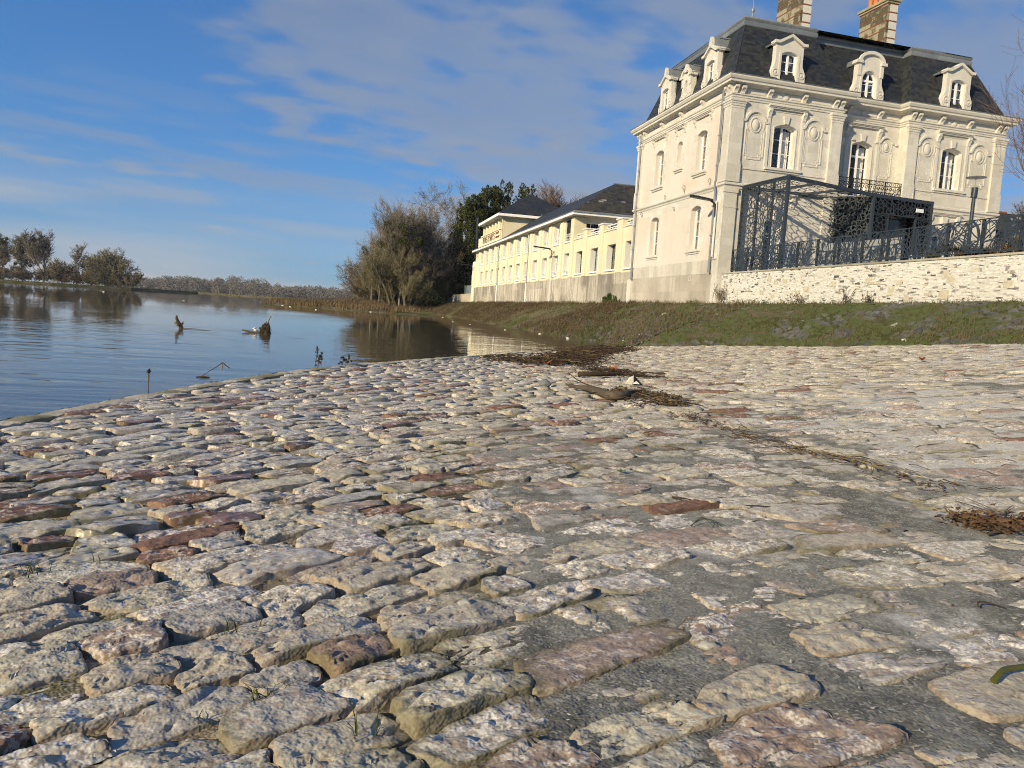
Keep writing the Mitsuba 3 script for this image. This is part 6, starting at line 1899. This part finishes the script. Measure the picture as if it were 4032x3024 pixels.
bare_tree((-231.5, 420, 0), 13.5, 'middling bare tree between the slender one and the dense one', 75, {**_ir}, r=.3, trunks=2, twig='mat_twig_olive')
bush((-220.5, 416, 0), 11, 17.5, 'dense rounded bare tree at the right tip of the island', 76, 'mat_twig_olive', 34, name='dense_tree', cat='tree', cfg=dict(rmin=.06, thick=.16, k=[14, 8, 6]))
bush((-208.5, 414, 0), 8, 8.5, 'low bush at the extreme right tip of the island', 77, 'mat_twig_brown', 16, name='bare_shrub', cfg=dict(rmin=.05))
for i, (x, h, w) in enumerate(((-284, 9, 16), (-273, 8.5, 15), (-262, 8, 14), (-251, 9.5, 13), (-245.5, 12, 10), (-240, 7, 12), (-230, 8.5, 12), (-224, 7, 12), (-214, 7.5, 10), (-296, 10, 16))):
    bush((x, 413 + (i * 3) % 5, 0), w, h, ['brown thicket at the left edge under the mistletoe poplars', 'thicket under the second mistletoe poplar', 'thicket at the foot of the tallest island tree', 'olive thicket right of the tallest island tree', 'upright dark bush beside the island gap', 'low dark bush in the island gap', 'thicket under the slender pale stemmed tree', 'low thicket before the dense rounded tree', 'low thicket near the right tip of the island', 'thicket cut off by the left edge of the photo'][i], 80 + i, ['mat_twig_brown', 'mat_twig_olive', 'mat_twig_red'][i % 3], 22, name='island_thicket', cfg=dict(rmin=.06, thick=.3, k=[10, 7, 5]))


def crowns(rng, spots, per, leaf):
    """far crowns: a haze of small twig-bundle faces on a tapering core"""
    V = []
    for x, y, z, w, h in spots:
        n = per
        d = rng.normal(0, 1, (n, 3)); d /= np.linalg.norm(d, axis=1, keepdims=True)
        P = np.array([x, y, z + h * .5]) + d * np.array([w * .5, w * .5, h * .5]) * rng.uniform(.3, 1.0, (n, 1)) ** .5
        a = d + rng.normal(0, .6, (n, 3)) + [0, 0, .5]; a /= np.linalg.norm(a, axis=1, keepdims=True)
        b = np.cross(a, rng.normal(0, 1, (n, 3))); b /= np.linalg.norm(b, axis=1, keepdims=True) + 1e-6
        s = leaf * rng.uniform(.5, 1.3, (n, 1))
        V.append(np.stack([P - b * s * .4, P + b * s * .4, P + a * s * 1.3], 1).reshape(-1, 3))
    v = np.concatenate(V)
    return trimesh.Trimesh(v, np.arange(len(v)).reshape(-1, 3), process=False)


_r = np.random.default_rng(77)
sp = []
for i in range(760):
    x = _r.uniform(-760, 60); y = 1290 + _r.uniform(0, 220) - .1 * x
    h = _r.uniform(17, 26) * (1.0 + .12 * math.sin(x * .02) + .1 * math.sin(x * .053 + 2))
    sp.append((x, y, -1, _r.uniform(10, 20), h))
labels['far_woods'] = {'label': 'grey brown leafless woods along the far shore of the river', 'category': 'woods', 'kind': 'stuff'}
put('far_woods', crowns(_r, sp, 230, 2.2), 'mat_far_twig')
bsdf('mat_far_twig', (0.150, 0.135, 0.122), 0.95, 0.05)
for i, (x, w, h) in enumerate(((-478, 34, 31), (-497, 22, 26), (-437, 33, 29))):
    k = thing('far_tree', ['broad crowned far tree standing above the woods, left of the pair', 'lower far tree just left of the broad crowned one above the woods', 'rounded far tree standing above the woods, right of the pair'][i], 'tree')
    big = Segs(); big.add(np.array([x, 1285., -2]), np.array([x, 1285., h * .6]), .9, .4)
    part(k, 'trunk', big.mesh(5), 'mat_bark'); part(k, 'crown', crowns(_r, [(x + _r.normal(0, w * .22), 1285 + _r.normal(0, 6), h * .35 + _r.normal(0, 1), w * .55, h * .62) for _ in range(4)], 260, 1.5), 'mat_far_twig')
labels['far_shore'] = {'kind': 'structure'}
m = MB(); m.slab(Polygon([(-2400, 1240), (-700, 1240), (400, 1150), (2500, 1150), (2500, 2600), (-2400, 2600)]), WATER - .5, WATER + .9); put('far_shore', m, 'mat_bank')
labels['sandbank'] = {'kind': 'structure'}
SB = Polygon([(-292, 640), (-190, 520), (-120, 415), (-60, 380), (-20, 420), (-90, 600), (-240, 700)])
m = MB(); m.slab(SB, WATER - .5, WATER + .35); put('sandbank', m, 'mat_bank')
labels['sandbank_reeds'] = {'label': 'thin tawny strip of reeds on the sandbank before the far woods', 'category': 'reeds', 'kind': 'stuff'}
x0, y0, x1, y1 = SB.bounds
x, y = _r.uniform(x0, x1, 9000), _r.uniform(y0, y1, 9000); kk = shapely.contains_xy(SB, x, y)
put('sandbank_reeds', blades(np.stack([x[kk], y[kk], np.full(kk.sum(), WATER + .3)], 1), .8, .10, .7, _r), 'mat_reed')

# ---- plants against the walls and on the terrace
k = thing('ivy_patch', 'patch of green ivy over the broken render beside the villa', 'ivy')
_r = np.random.default_rng(3)
n = 2600; u = _r.uniform(.6, 4.2, n); z = .85 + _r.uniform(0, 1, n) ** 1.2 * np.clip(.2 + 2.6 * (meshkit.fbm(np.stack([u * 1.3, 0 * u, 0 * u], -1), 3) - .28) * (1 - .25 * np.abs(u - 2.2)), .05, 1.7)
P = FA.w(np.stack([u, .06 + .16 * _r.random(n), z], 1))
d = _r.normal(0, 1, (n, 3)); d /= np.linalg.norm(d, axis=1, keepdims=True); b = np.cross(d, NA.tolist() + [0]); b /= np.linalg.norm(b, axis=1, keepdims=True)
s = _r.uniform(.05, .12, (n, 1))
put(k, trimesh.Trimesh(np.stack([P - b * s, P + b * s, P + d * s * 1.6], 1).reshape(-1, 3), np.arange(3 * n).reshape(-1, 3), process=False), 'mat_ivy')
labels['wall_foot_weeds'] = {'label': 'green and brown weeds growing along the foot of the walls', 'category': 'weeds', 'kind': 'stuff'}
P = []
for fr, L in ((FA, 60), (FR, 11.4), (FW, 19)):
    for _ in range(int(L * 1.1)):
        c = _r.uniform(0, L); m_ = int(_r.uniform(8, 34))
        P.append(fr.w(np.stack([c + _r.normal(0, .22, m_), .10 + .25 * _r.random(m_), np.full(m_, .80)], 1)))
P = np.concatenate(P)
put('wall_foot_weeds', blades(P, _r.uniform(.18, .55, len(P)), .014, .7, _r), 'mat_grass_olive')
for i, (u, h) in enumerate(((.45, 1.0), (6.6, .62), (9.4, .7), (10.6, .55))):
    k = thing('dead_weed', ['tall brown dead weed against the left end of the rubble wall', 'brown dead weed at the rubble wall below the second wind screen', 'brown dead weed under the third wind screen at the rubble wall', 'brown dead weed right of the others at the rubble wall'][i], 'weed')
    sg = Segs(); rng = np.random.default_rng(i + 50)
    b0 = FW.pt(u, .18, .85)
    for _ in range(16 if i == 0 else 7):
        grow(rng, sg, sg, b0 + rng.normal(0, .10 if i else .2, 3) * [1, 1, 0], np.array([rng.normal(0, .25), rng.normal(0, .25), 1.0]), h * rng.uniform(.5, 1), .010, 0, dict(n=[4, 3, 2], up=[.02, .05, .02], k=[6, 4], t0=[.3, .2], ang=[.6, .6], len=[.4, .4], rr=.6, rmin=.005, wob=.1, thick=9, depth=3))
    put(k, sg.mesh(3), 'mat_dead_red' if i else 'mat_dead_stem')
k = thing('ornamental_grass', 'tall clump of tan ornamental grass behind the right end of the fence', 'ornamental grass')
n = 5200; u = _r.uniform(14.1, 20.5, n); P = FW.w(np.stack([u, -_r.uniform(.9, 2.8, n), np.full(n, 2.36)], 1))
put(k, blades(P, _r.uniform(.5, 1.0, n), .008, .55, _r), 'mat_tan_grass')
bsdf('mat_tan_grass', (0.30, 0.19, 0.085), 0.85, 0.15)
k = thing('terrace_shrub', 'feathery green shrub behind the fence beside the white tubs', 'shrub')
n = 2600; u = _r.normal(12.4, .42, n); P = FW.w(np.stack([u, -1.25 + _r.normal(0, .3, n), np.full(n, 2.4)], 1))
put(k, blades(P, _r.uniform(.3, .85, n) * np.exp(-((u - 12.3) / .8) ** 2), .009, .8, _r), 'mat_grass_olive')
k = thing('terrace_shrub', 'low rusty brown shrub between the green shrub and the tan grass', 'shrub')
n = 2200; u = _r.normal(13.6, .32, n); P = FW.w(np.stack([u, -1.0 + _r.normal(0, .25, n), np.full(n, 2.4)], 1))
put(k, blades(P, _r.uniform(.2, .55, n), .011, .9, _r), 'mat_dead_red')

# ---- the bare tree reaching in at the right edge
def whip_tree():
    rng = np.random.default_rng(19)
    k = thing('pollard_tree', 'bare tree with long upswept reddish shoots reaching in at the right edge', 'tree')
    big, small = Segs(), Segs()
    b = np.array([22.9, 33.0, 2.2])
    c = dict(n=[6, 7, 6, 4], up=[.0, .17, .12, .06], k=[16, 11, 7], t0=[.5, .12, .15], ang=[1.15, .62, .6], len=[.86, .55, .42], rr=.42, rmin=.007, wob=.10, thick=.035, depth=4)
    grow(rng, big, small, b, np.array([-.10, 0, 1.0]), 6.8, .22, 0, c)
    part(k, 'trunk', big.mesh(6), 'mat_bark', True)
    part(k, 'crown', small.mesh(3), 'mat_twig_red')


whip_tree()
# ---------------------------------------------------------------- what the flood left, small plants, snags in the river
bsdf('mat_drift', (0.060, 0.043, 0.028), 0.85, 0.2)
bsdf('mat_drift_pale', (0.19, 0.145, 0.075), 0.8, 0.2)
bsdf('mat_branch', wallish((0.075, 0.060, 0.043), (0.135, 0.112, 0.082), (0.05, 0.04, 0.03), 0, 0, grime=.6), 0.85, 0.2)
bsdf('mat_leaf_rust', (0.27, 0.085, 0.03), 0.7, 0.25)
bsdf('mat_leaf_brown', (0.115, 0.070, 0.040), 0.8, 0.2)
bsdf('mat_leaf_green', (0.060, 0.115, 0.022), 0.55, 0.35)
bsdf('mat_stem_green', (0.075, 0.080, 0.016), 0.4, 0.4)
bsdf('mat_shell_white', (0.72, 0.68, 0.58), 0.6, 0.3)
bsdf('mat_foam', (0.80, 0.80, 0.78), 0.7, 0.2)
bsdf('mat_pebble', lambda p, n, uv: mix((0.22, 0.22, 0.20), (0.46, 0.455, 0.42), fbm(p.x * 60, p.y * 60, p.z * 60, 3)), 0.85, 0.2)
_q = np.random.default_rng(91)


def rz(x, y):
    return float(ramp_z(np.array(x), np.array(y)))


def litter(pts, w, n, L, th, lift=.015, pile=.04, rng=_q, elong=1.0):
    """loose sticks and stalks lying along a line or over an area: pts is a polyline on the slipway"""
    P = np.array(pts, float)
    d = np.r_[0, np.cumsum(np.linalg.norm(np.diff(P, axis=0), axis=1))]
    sg = Segs()
    for _ in range(n):
        s = rng.uniform(0, d[-1])
        c = np.array([np.interp(s, d, P[:, 0]), np.interp(s, d, P[:, 1])]) + rng.normal(0, w, 2)
        i = min(np.searchsorted(d, s, 'right') - 1, len(P) - 2)
        t = P[i + 1] - P[i]; a = math.atan2(t[1], t[0]) + rng.normal(0, .9 / elong)
        l = L * rng.uniform(.25, 1.0) ** 1.3
        z = rz(*c) + lift + abs(rng.normal(0, pile))
        p = np.array([c[0], c[1], z]); e = a
        r = th * rng.uniform(.4, 1.1)
        for k in range(3):
            e += rng.normal(0, .35)
            q = p + np.array([math.cos(e), math.sin(e), rng.normal(0, .16)]) * l / 3
            q[2] = max(q[2], rz(q[0], q[1]) + .008)
            sg.add(p, q, r, r * .8); p = q; r *= .8
    return sg.mesh(4)


def flakes(pts, w, n, size, rng=_q, pile=.03):
    P = np.array(pts, float)
    d = np.r_[0, np.cumsum(np.linalg.norm(np.diff(P, axis=0), axis=1))]
    V, F = [], []
    for k in range(n):
        s = rng.uniform(0, d[-1])
        c = np.array([np.interp(s, d, P[:, 0]), np.interp(s, d, P[:, 1])]) + rng.normal(0, w, 2)
        o = np.array([c[0], c[1], rz(*c) + .012 + abs(rng.normal(0, pile))])
        a = rng.normal(0, 1, 3) * [1, 1, .45]; a /= np.linalg.norm(a); b = np.cross(a, rng.normal(0, .4, 3) + [0, 0, 1]); b /= np.linalg.norm(b)
        s_ = size * rng.uniform(.4, 1.2)
        c_ = np.cross(a, b) * s_ * rng.uniform(.1, .35)
        V += [o - a * s_, o - b * s_ * .45 + c_, o + a * s_, o + b * s_ * .45 + c_]; F += [[4 * k, 4 * k + 1, 4 * k + 2], [4 * k, 4 * k + 2, 4 * k + 3]]
    return trimesh.Trimesh(np.array(V), np.array(F), process=False)


MAT = [(-.3, 15.6), (.4, 15.3), (.9, 15.0), (1.3, 16.6), (1.7, 19.5), (2.5, 22.5), (3.3, 25.6)]
labels['flood_wrack'] = {'label': 'dark mat of sticks and stalks left by the flood where the cobbles meet the water', 'category': 'driftwood', 'kind': 'stuff'}
put('flood_wrack', trimesh.util.concatenate([litter(MAT, .38, 2600, .38, .011, .01, .05), litter([(1.3, 13.9), (1.7, 12.7), (2.0, 11.6)], .17, 420, .26, .008, .01, .03)]), 'mat_drift')
labels['flood_wrack_stalks'] = {'label': 'pale straw stalks lying in the dark flood wrack at the water corner', 'category': 'straw', 'kind': 'stuff'}
put('flood_wrack_stalks', litter(MAT, .36, 160, .36, .007, .04, .04), 'mat_drift_pale')
labels['flood_wrack_leaves'] = {'label': 'brown dead leaves caught in the flood wrack at the water corner', 'category': 'leaves', 'kind': 'stuff'}
put('flood_wrack_leaves', flakes(MAT, .40, 1500, .045), 'mat_leaf_brown')
C2 = [(1.14, 8.75), (1.42, 9.0), (1.55, 8.5), (1.6, 8.0), (1.68, 7.75)]
LINE = [(1.61, 7.3), (1.64, 6.7), (1.76, 6.27), (1.81, 5.75), (1.98, 5.45), (2.05, 5.1), (2.15, 4.95), (2.26, 4.76), (2.31, 4.45), (2.36, 4.16), (2.45, 4.10)]
labels['debris_line'] = {'label': 'thin line of dark twigs running down the cobbles from the wrack towards the right', 'category': 'driftwood', 'kind': 'stuff'}
put('debris_line', trimesh.util.concatenate([litter(C2, .15, 330, .26, .007, .01, .03), litter(LINE, .085, 210, .20, .0034, .008, .016, elong=1.8)]), 'mat_drift')
labels['debris_line_straw'] = {'label': 'long yellow straws lying along the thin line of twigs on the cobbles', 'category': 'straw', 'kind': 'stuff'}
put('debris_line_straw', trimesh.util.concatenate([litter(C2, .12, 70, .34, .006, .03, .02), litter([(1.72, 5.9), (1.83, 5.35), (2.02, 5.2), (2.2, 4.85), (2.32, 4.4)], .04, 26, .40, .0034, .02, .015, elong=4)]), 'mat_drift_pale')
labels['debris_line_leaves'] = {'label': 'crumpled brown leaf bits along the thin line of twigs on the cobbles', 'category': 'leaves', 'kind': 'stuff'}
put('debris_line_leaves', trimesh.util.concatenate([flakes(C2, .13, 170, .028), flakes(LINE, .05, 260, .018, pile=.012)]), 'mat_leaf_brown')
labels['slipway_crumbs'] = {'label': 'grit and tiny dark crumbs strewn over the silt between the cobbles', 'category': 'grit', 'kind': 'stuff'}
put('slipway_crumbs', flakes([(-.3, 1.6), (1.0, 2.0), (.6, 3.2), (2.6, 4.4), (1.2, 5.2), (3.0, 6.5)], .5, 900, .006, pile=.002), 'mat_pebble')


def rope(pts, r, mat, name, label, cat, n=24, sides=8, knobs=0.0):
    P = np.array(pts, float)
    t = np.linspace(0, len(P) - 1, len(P))
    cs = CubicSpline(t, P); T_ = np.linspace(0, len(P) - 1, n)
    Q = cs(T_); R = np.interp(T_, t, r) * (1 + knobs * np.sin(np.arange(n) * 2.3))
    k = thing(name, label, cat)
    put(k, MB().tube(Q, R, sides), mat, 60)
    return k


g3 = lambda x, y, h: (x, y, rz(x, y) + h)
rope([g3(.66, 9.38, .07), g3(.80, 9.1, .06), g3(.95, 8.86, .055), g3(1.06, 8.45, .04), g3(1.2, 8.4, .05), g3(1.36, 8.66, .05)], [.012, .026, .040, .050, .048, .040], 'mat_branch', 'driftwood_branch', 'thick curved grey brown branch lying across the flood debris', 'branch', knobs=.05)
rope([g3(.70, 9.45, .20), g3(.84, 9.2, .11), g3(1.05, 9.0, .06)], [.006, .008, .010], 'mat_drift', 'driftwood_twig', 'thin twig sticking up left of the curved branch', 'twig', 12, 5)
rope([g3(.98, 11.45, .05), g3(1.19, 11.48, .06), g3(1.45, 11.65, .05), g3(1.66, 11.85, .05)], [.042, .036, .034, .02], 'mat_drift', 'driftwood_log', 'short black log lying behind the curved branch', 'log', knobs=.08)
rope([g3(1.22, 1.81, .035), g3(1.25, 1.83, .05), g3(1.29, 1.85, .052), g3(1.40, 1.88, .05)], [.0085, .0075, .007, .007], 'mat_stem_green', 'cut_reed', 'thick olive green plant stem at the lower right edge', 'plant stem')
rope([g3(1.51, 2.35, .025), g3(1.53, 2.37, .035), g3(1.60, 2.36, .02)], [.003, .003, .002], 'mat_drift', 'twig', 'small dark twig on the pale stones at the right', 'twig', 10, 5)
rope([g3(.83, 3.75, .02), g3(.87, 3.72, .025), g3(.93, 3.70, .02)], [.006, .005, .002], 'mat_drift', 'twig', 'single dark twig lying on a stone right of the green sprig', 'twig', 10, 5)
rope([g3(1.17, 3.66, .015), g3(1.22, 3.60, .03), g3(1.30, 3.62, .02)], [.003, .003, .002], 'mat_drift', 'twig', 'hooked dark twig on a brown stone near the middle', 'twig', 10, 5)
k = thing('dry_clump', 'tangled clump of brown dried weed near the right edge of the cobbles', 'weed clump')
CL = [(2.12, 3.52), (2.16, 3.40), (2.24, 3.38), (2.30, 3.45)]
part(k, 'stalks', litter(CL, .055, 75, .17, .005, .006, .024), 'mat_drift', kind='stuff')
part(k, 'leaf_scraps', flakes(CL, .055, 300, .024, pile=.025), 'mat_leaf_brown', kind='stuff')
part(k, 'long_stalks', litter([(2.05, 3.2), (2.25, 3.42), (2.5, 3.55)], .02, 10, .5, .007, .02, .01, elong=5), 'mat_branch')


def leaf(x, y, h, L, W, az, mat, name, label, cat='leaf', curl=.3):
    k = thing(name, label, cat)
    m = MB(); a = np.array([math.cos(az), math.sin(az), 0]); b = np.array([-a[1], a[0], 0]); o = np.array(g3(x, y, h))
    v = []
    for i in range(7):
        t = i / 6; w = W * math.sin(math.pi * min(max(t, .03), .98)) ** .8
        c = o + a * L * (t - .5) + [0, 0, curl * L * (2 * t - 1) ** 2]
        v += [c - b * w + [0, 0, curl * w], c + [0, 0, 0], c + b * w + [0, 0, curl * w * 1.3]]
    f = []
    for i in range(6):
        for j in (0, 1):
            p = i * 3 + j; f += [[p, p + 1, p + 4], [p, p + 4, p + 3]]
    m.raw(v, f); put(k, m, mat, True)
    return k


leaf(1.64, 12.6, .05, .15, .06, .6, 'mat_leaf_rust', 'dead_leaf', 'curled rust red leaf standing up beside the black log', curl=.6)
leaf(.62, 14.3, .05, .20, .05, .2, 'mat_leaf_rust', 'dead_leaf', 'rust red leaf lying left of the flood wrack', curl=.4)
leaf(7.2, 13.6, .03, .12, .05, 2.0, 'mat_leaf_rust', 'dead_leaf', 'orange brown leaf far up the right side of the cobbles', curl=.5)
k = thing('green_sprig', 'small sprig of fresh green leaves on the silt in the middle of the cobbles', 'sprig')
m = MB()
for i, (az, l) in enumerate(((.2, .035), (1.4, .03), (2.9, .035), (4.2, .028), (5.2, .03))):
    o = np.array(g3(.65, 4.32, .02)); a = np.array([math.cos(az), math.sin(az), .35]); b = np.array([-math.sin(az), math.cos(az), 0]) * .012
    m.raw([o, o + a * l * .5 - b, o + a * l * 1.1, o + a * l * .5 + b], [[0, 1, 2], [0, 2, 3]])
put(k, m, 'mat_leaf_green')


bsdf('mat_pitching_plain', lambda p, n, uv: mix((0.12, 0.125, 0.13), (0.24, 0.245, 0.24), fbm(p.x * 40, p.y * 40, p.z * 40, 3)), 0.8, 0.2)


def chunk(c, s, name, label, cat, mat, seed, flat=.7):
    k = thing(name, label, cat)
    ms = trimesh.creation.icosphere(2); v = np.array(ms.vertices)
    v = v * (1 + 1.1 * (meshkit.fbm(v * 1.3 + seed * 3.1, 3) - .5)[:, None]) * np.array(s)
    v[:, 2] *= flat
    put(k, trimesh.Trimesh(v + np.array(c), ms.faces, process=False), mat, 35)
    return k


chunk(g3(-.10, 2.22, .018), (.026, .018, .022), 'pebble', 'small pale grey pebble lying on the silt below the white veined stone', 'pebble', 'mat_pebble', 1, 1)
chunk(g3(.41, 9.62, .05), (.075, .06, .07), 'loose_stone', 'loose dark grey stone left of the curved branch', 'stone', 'mat_pitching_plain', 2, .8)
chunk(g3(.58, 2.02, .012), (.028, .016, .016), 'pebble', 'pale pebble beside the pointed yellow stone at the lower right', 'pebble', 'mat_pebble', 3, .8)
k = thing('broken_shell', 'white triangular shard with a dark inside behind the curved branch', 'shard')
o = np.array(g3(1.56, 10.0, .02)); m = MB()
m.raw([o + [-.09, 0, .01], o + [.03, .03, 0], o + [.02, .02, .125], o + [-.03, .09, .08]], [[0, 1, 2], [0, 2, 3]])
m.raw([o + [.0, -.06, .02], o + [.10, -.04, .02], o + [.05, -.03, .06]], [[0, 1, 2]])
put(k, m, 'mat_shell_white')
part(k, 'dark_inside', MB().raw([o + [.01, .02, .0], o + [.16, .06, .0], o + [.09, .08, .07], o + [0.025, .03, .12]], [[0, 1, 2], [0, 2, 3]]), 'mat_iron')

# grass that grows in the joints
tufts = [(-.92, 1.99, .045, 9, 'grass tuft in the dark joint at the left, left of the brown stone'), (-.72, 2.02, .05, 12, 'green grass tuft in the joint above the brown stone'), (-.51, 1.67, .055, 14, 'double grass tuft between the long stones at the lower left'),
         (-.62, 1.58, .03, 7, 'small grass tuft at the end of the long pale stone at the lower left'), (-1.49, 2.39, .07, 12, 'grass tuft at the left edge of the cobbles'), (-.26, 1.52, .07, 6, 'open grass tuft with a dark shadow at the bottom middle'),
         (-3.0, 5.05, .06, 14, 'grass tuft by the kerb at the far left'), (-1.36, 2.5, .04, 7, 'little grass tuft right of the one at the left edge'), (-.35, 2.9, .03, 8, 'low grass tuft in the left part of the silt line'), (-.55, 4.2, .05, 10, 'grass tuft half way up the open joints'), (-1.9, 6.6, .07, 16, 'grass tuft in the worn pale slabs')]
for x, y, h, n, lab in tufts:
    k = thing('grass_tuft', lab, 'grass')
    P = np.array([g3(x + a, y + b, -.025) for a, b in _q.normal(0, .012 + h * .15, (n, 2))])
    put(k, blades(P, _q.uniform(.6, 1.25, n) * h + .02, .0018, 1.0, _q), 'mat_grass')
k = thing('bent_grass_loop', 'loop of thin green grass blades lying on the stones near the middle right', 'grass')
m = MB()
for i in range(4):
    t = np.linspace(0, 1, 12); o = np.array(g3(.86, 3.26, .012))
    m.tube(np.stack([o[0] - .05 + .16 * t - .02 * i * t, o[1] - .02 * i / 3 + .05 * np.sin(t * 2.6), o[2] + (.020 + .004 * i) * np.sin(t * math.pi)], 1), .0012, 4)
put(k, m, 'mat_grass')

# plants on the kerb and snags in the water
def weed(c, h, label, seed, heads, name='dead_weed', mat='mat_drift', lean=.12, n=4):
    rng = np.random.default_rng(seed)
    k = thing(name, label, 'weed')
    sg = Segs(); tips = []
    for _ in range(n):
        pts = grow(rng, sg, sg, np.array(c) + rng.normal(0, .04, 3) * [1, 1, 0], np.array([rng.normal(0, lean), rng.normal(0, lean), 1.0]), h * rng.uniform(.55, 1), .004, 0, dict(n=[6, 3], up=[.02, .06], k=[4], t0=[.35], ang=[.6], len=[.35], rr=.6, rmin=.003, wob=.08, thick=9, depth=2))
        tips.append(pts[-1]); tips += [p + rng.normal(0, .03, 3) for p in pts[3:6]]
    put(k, sg.mesh(4), mat)
    if heads:
        part(k, 'seed_heads', trimesh.util.concatenate([leaf_ball(t, .016, 22, rng, .018) for t in tips]), mat, kind='stuff')
    return k


weed((-2.90, 11.4, -1.0), .30, 'dark dead weed with seed heads on the kerb above the river, tallest of the pair', 3, True)
weed((-2.62, 11.9, -1.0), .18, 'shorter leaning dead weed on the kerb right of the tall one', 4, True, lean=.3, n=3)
rope([(-3.60, 7.55, -1.15), (-3.59, 7.55, -.95), (-3.595, 7.56, -.86), (-3.59, 7.55, -.80)], [.006, .005, .007, .008], 'mat_branch', 'upright_stalk', 'single upright stalk with a withered head beside the kerb', 'stalk', 14, 6, .1)
part('upright_stalk', 'withered_head', leaf_ball((-3.59, 7.55, -.81), .017, 50, _q, .018), 'mat_drift')
k = rope([(-4.02, 9.85, -1.12), (-3.95, 9.9, -1.03), (-3.86, 9.98, -.955), (-3.80, 10.0, -.905), (-3.76, 10.0, -.92), (-3.69, 10.0, -.965)], [.0035, .004, .005, .008, .008, .006], 'mat_drift', 'bent_reed', 'bent reed with a drooping tip standing in the water near the kerb', 'reed', 24, 5)
part(k, 'pale_hanging_leaf', MB().tube([(-3.795, 10.0, -.905), (-3.79, 10.0, -.96), (-3.795, 9.99, -1.01)], [.006, .008, .003], 5), 'mat_drift_pale')
rope([(-4.02, 9.72, WATER + .005), (-3.94, 9.74, WATER + .01), (-3.86, 9.76, WATER + .005)], [.004, .011, .007], 'mat_drift', 'floating_stick', 'small dark stick floating by the bent reed', 'stick', 10, 6)
k = thing('river_snag', 'short leaning dead branch sticking out of the river, left of the pair', 'snag')
m = MB(); m.tube([(-9.62, 22.2, WATER - .1), (-9.66, 22.2, WATER + .08), (-9.73, 22.2, WATER + .17), (-9.78, 22.2, WATER + .28), (-9.78, 22.2, WATER + .37)], [.07, .06, .055, .04, .025], 8); m.tube([(-9.68, 22.2, WATER + .07), (-9.60, 22.2, WATER + .15), (-9.59, 22.2, WATER + .20)], [.04, .03, .012], 6)
put(k, m, 'mat_drift', 50)
part(k, 'pale_patch', MB().tube([(-9.80, 22.13, WATER + .16), (-9.70, 22.11, WATER + .09)], [.03, .035], 6), 'mat_drift_pale')
part(k, 'trailing_branch', MB().tube([(-9.62, 22.1, WATER + .015), (-9.1, 22.0, WATER + .02), (-8.5, 21.9, WATER - .01)], [.014, .009, .004], 6), 'mat_drift')
k = thing('river_snag', 'snag wrapped in weed with a pale stick leaning out of it, right of the pair', 'snag')
rng = np.random.default_rng(8)
put(k, MB().tube([(-7.35, 22.5, WATER - .1), (-7.28, 22.5, WATER + .24), (-7.21, 22.5, WATER + .40), (-7.16, 22.5, WATER + .52)], [.03, .026, .020, .018], 7), 'mat_bark_pale', 50)
sg = Segs()
for _ in range(260):
    a = rng.uniform(0, 2 * np.pi); t = rng.uniform(0, 1); r = .16 * (1 - t) + .02
    p = np.array([-7.33 + .10 * t + r * math.cos(a), 22.5 + r * math.sin(a), WATER + .32 * t]); q = p + [rng.normal(0, .04), rng.normal(0, .04), -rng.uniform(.05, .20)]
    sg.add(p, q, .008, .005)
part(k, 'weed_wrap', sg.mesh(3), 'mat_dead_stem')
part(k, 'core', trimesh.util.concatenate([leaf_ball((-7.33, 22.5, WATER + .08), .13, 240, rng, .07), leaf_ball((-7.30, 22.5, WATER + .20), .08, 140, rng, .07)]), 'mat_drift')
part(k, 'half_sunk_log', MB().tube([(-7.95, 22.4, WATER + .06), (-7.7, 22.4, WATER + .02), (-7.45, 22.4, WATER + .01)], [.02, .035, .03], 7), 'mat_branch', 50)
part(k, 'pale_lump', leaf_ball((-7.55, 22.38, WATER + .10), .06, 60, rng, .05), 'mat_foam')
# white flecks of rubbish afloat along the bank
bits = [(-4.9, 60, .10, 'white fleck afloat at the foot of the bank farthest up the river'), (-3.2, 54, .10, 'white fleck at the foot of the bank, second from the far end'), (-.6, 44.5, .10, 'round white fleck afloat off the reflection of the building'), (1.3, 40.5, .13, 'pale yellow lump at the water line of the bank'),
        (2.45, 35.8, .14, 'white lump at the water line nearest the slipway corner'), (-30.5, 100.5, .24, 'white fleck at the water edge of the reed spit'), (-27.0, 92.0, .22, 'white fleck afloat off the middle of the reed spit'), (-20.5, 79.0, .20, 'lone white fleck afloat on the open river off the spit'),
        (-36.5, 84.5, .20, 'lone white fleck afloat left of the reed spit'), (-75, 140, .34, 'tiny white fleck far out on the river at the left'), (-7.8, 82, .18, 'white fleck by the bank below the far lamp'), (-17.0, 90.0, .18, 'white fleck at the near tip of the reed spit')]
for i, (x, y, s, lab) in enumerate(bits):
    s *= .55
    chunk((x, y, WATER + s * .2), (s, s * .7, s * .5), 'floating_scrap', lab, 'floating scrap', 'mat_foam', i, .8)
# ---------------------------------------------------------------- river air
scene['air'] = {'type': 'homogeneous', 'albedo': {'type': 'rgb', 'value': [0.95, 0.95, 0.95]}, 'sigma_t': 0.00010}
labels['haze'] = {'label': 'thin winter haze over the river', 'category': 'haze', 'kind': 'stuff'}
scene['haze'] = {'type': 'cube', 'to_world': T().translate([0, 2200, 34]).scale([4100, 2450, 37]), 'bsdf': {'type': 'null'}, 'interior': {'type': 'ref', 'id': 'air'}}
scene['camera']['medium'] = {'type': 'ref', 'id': 'air'}
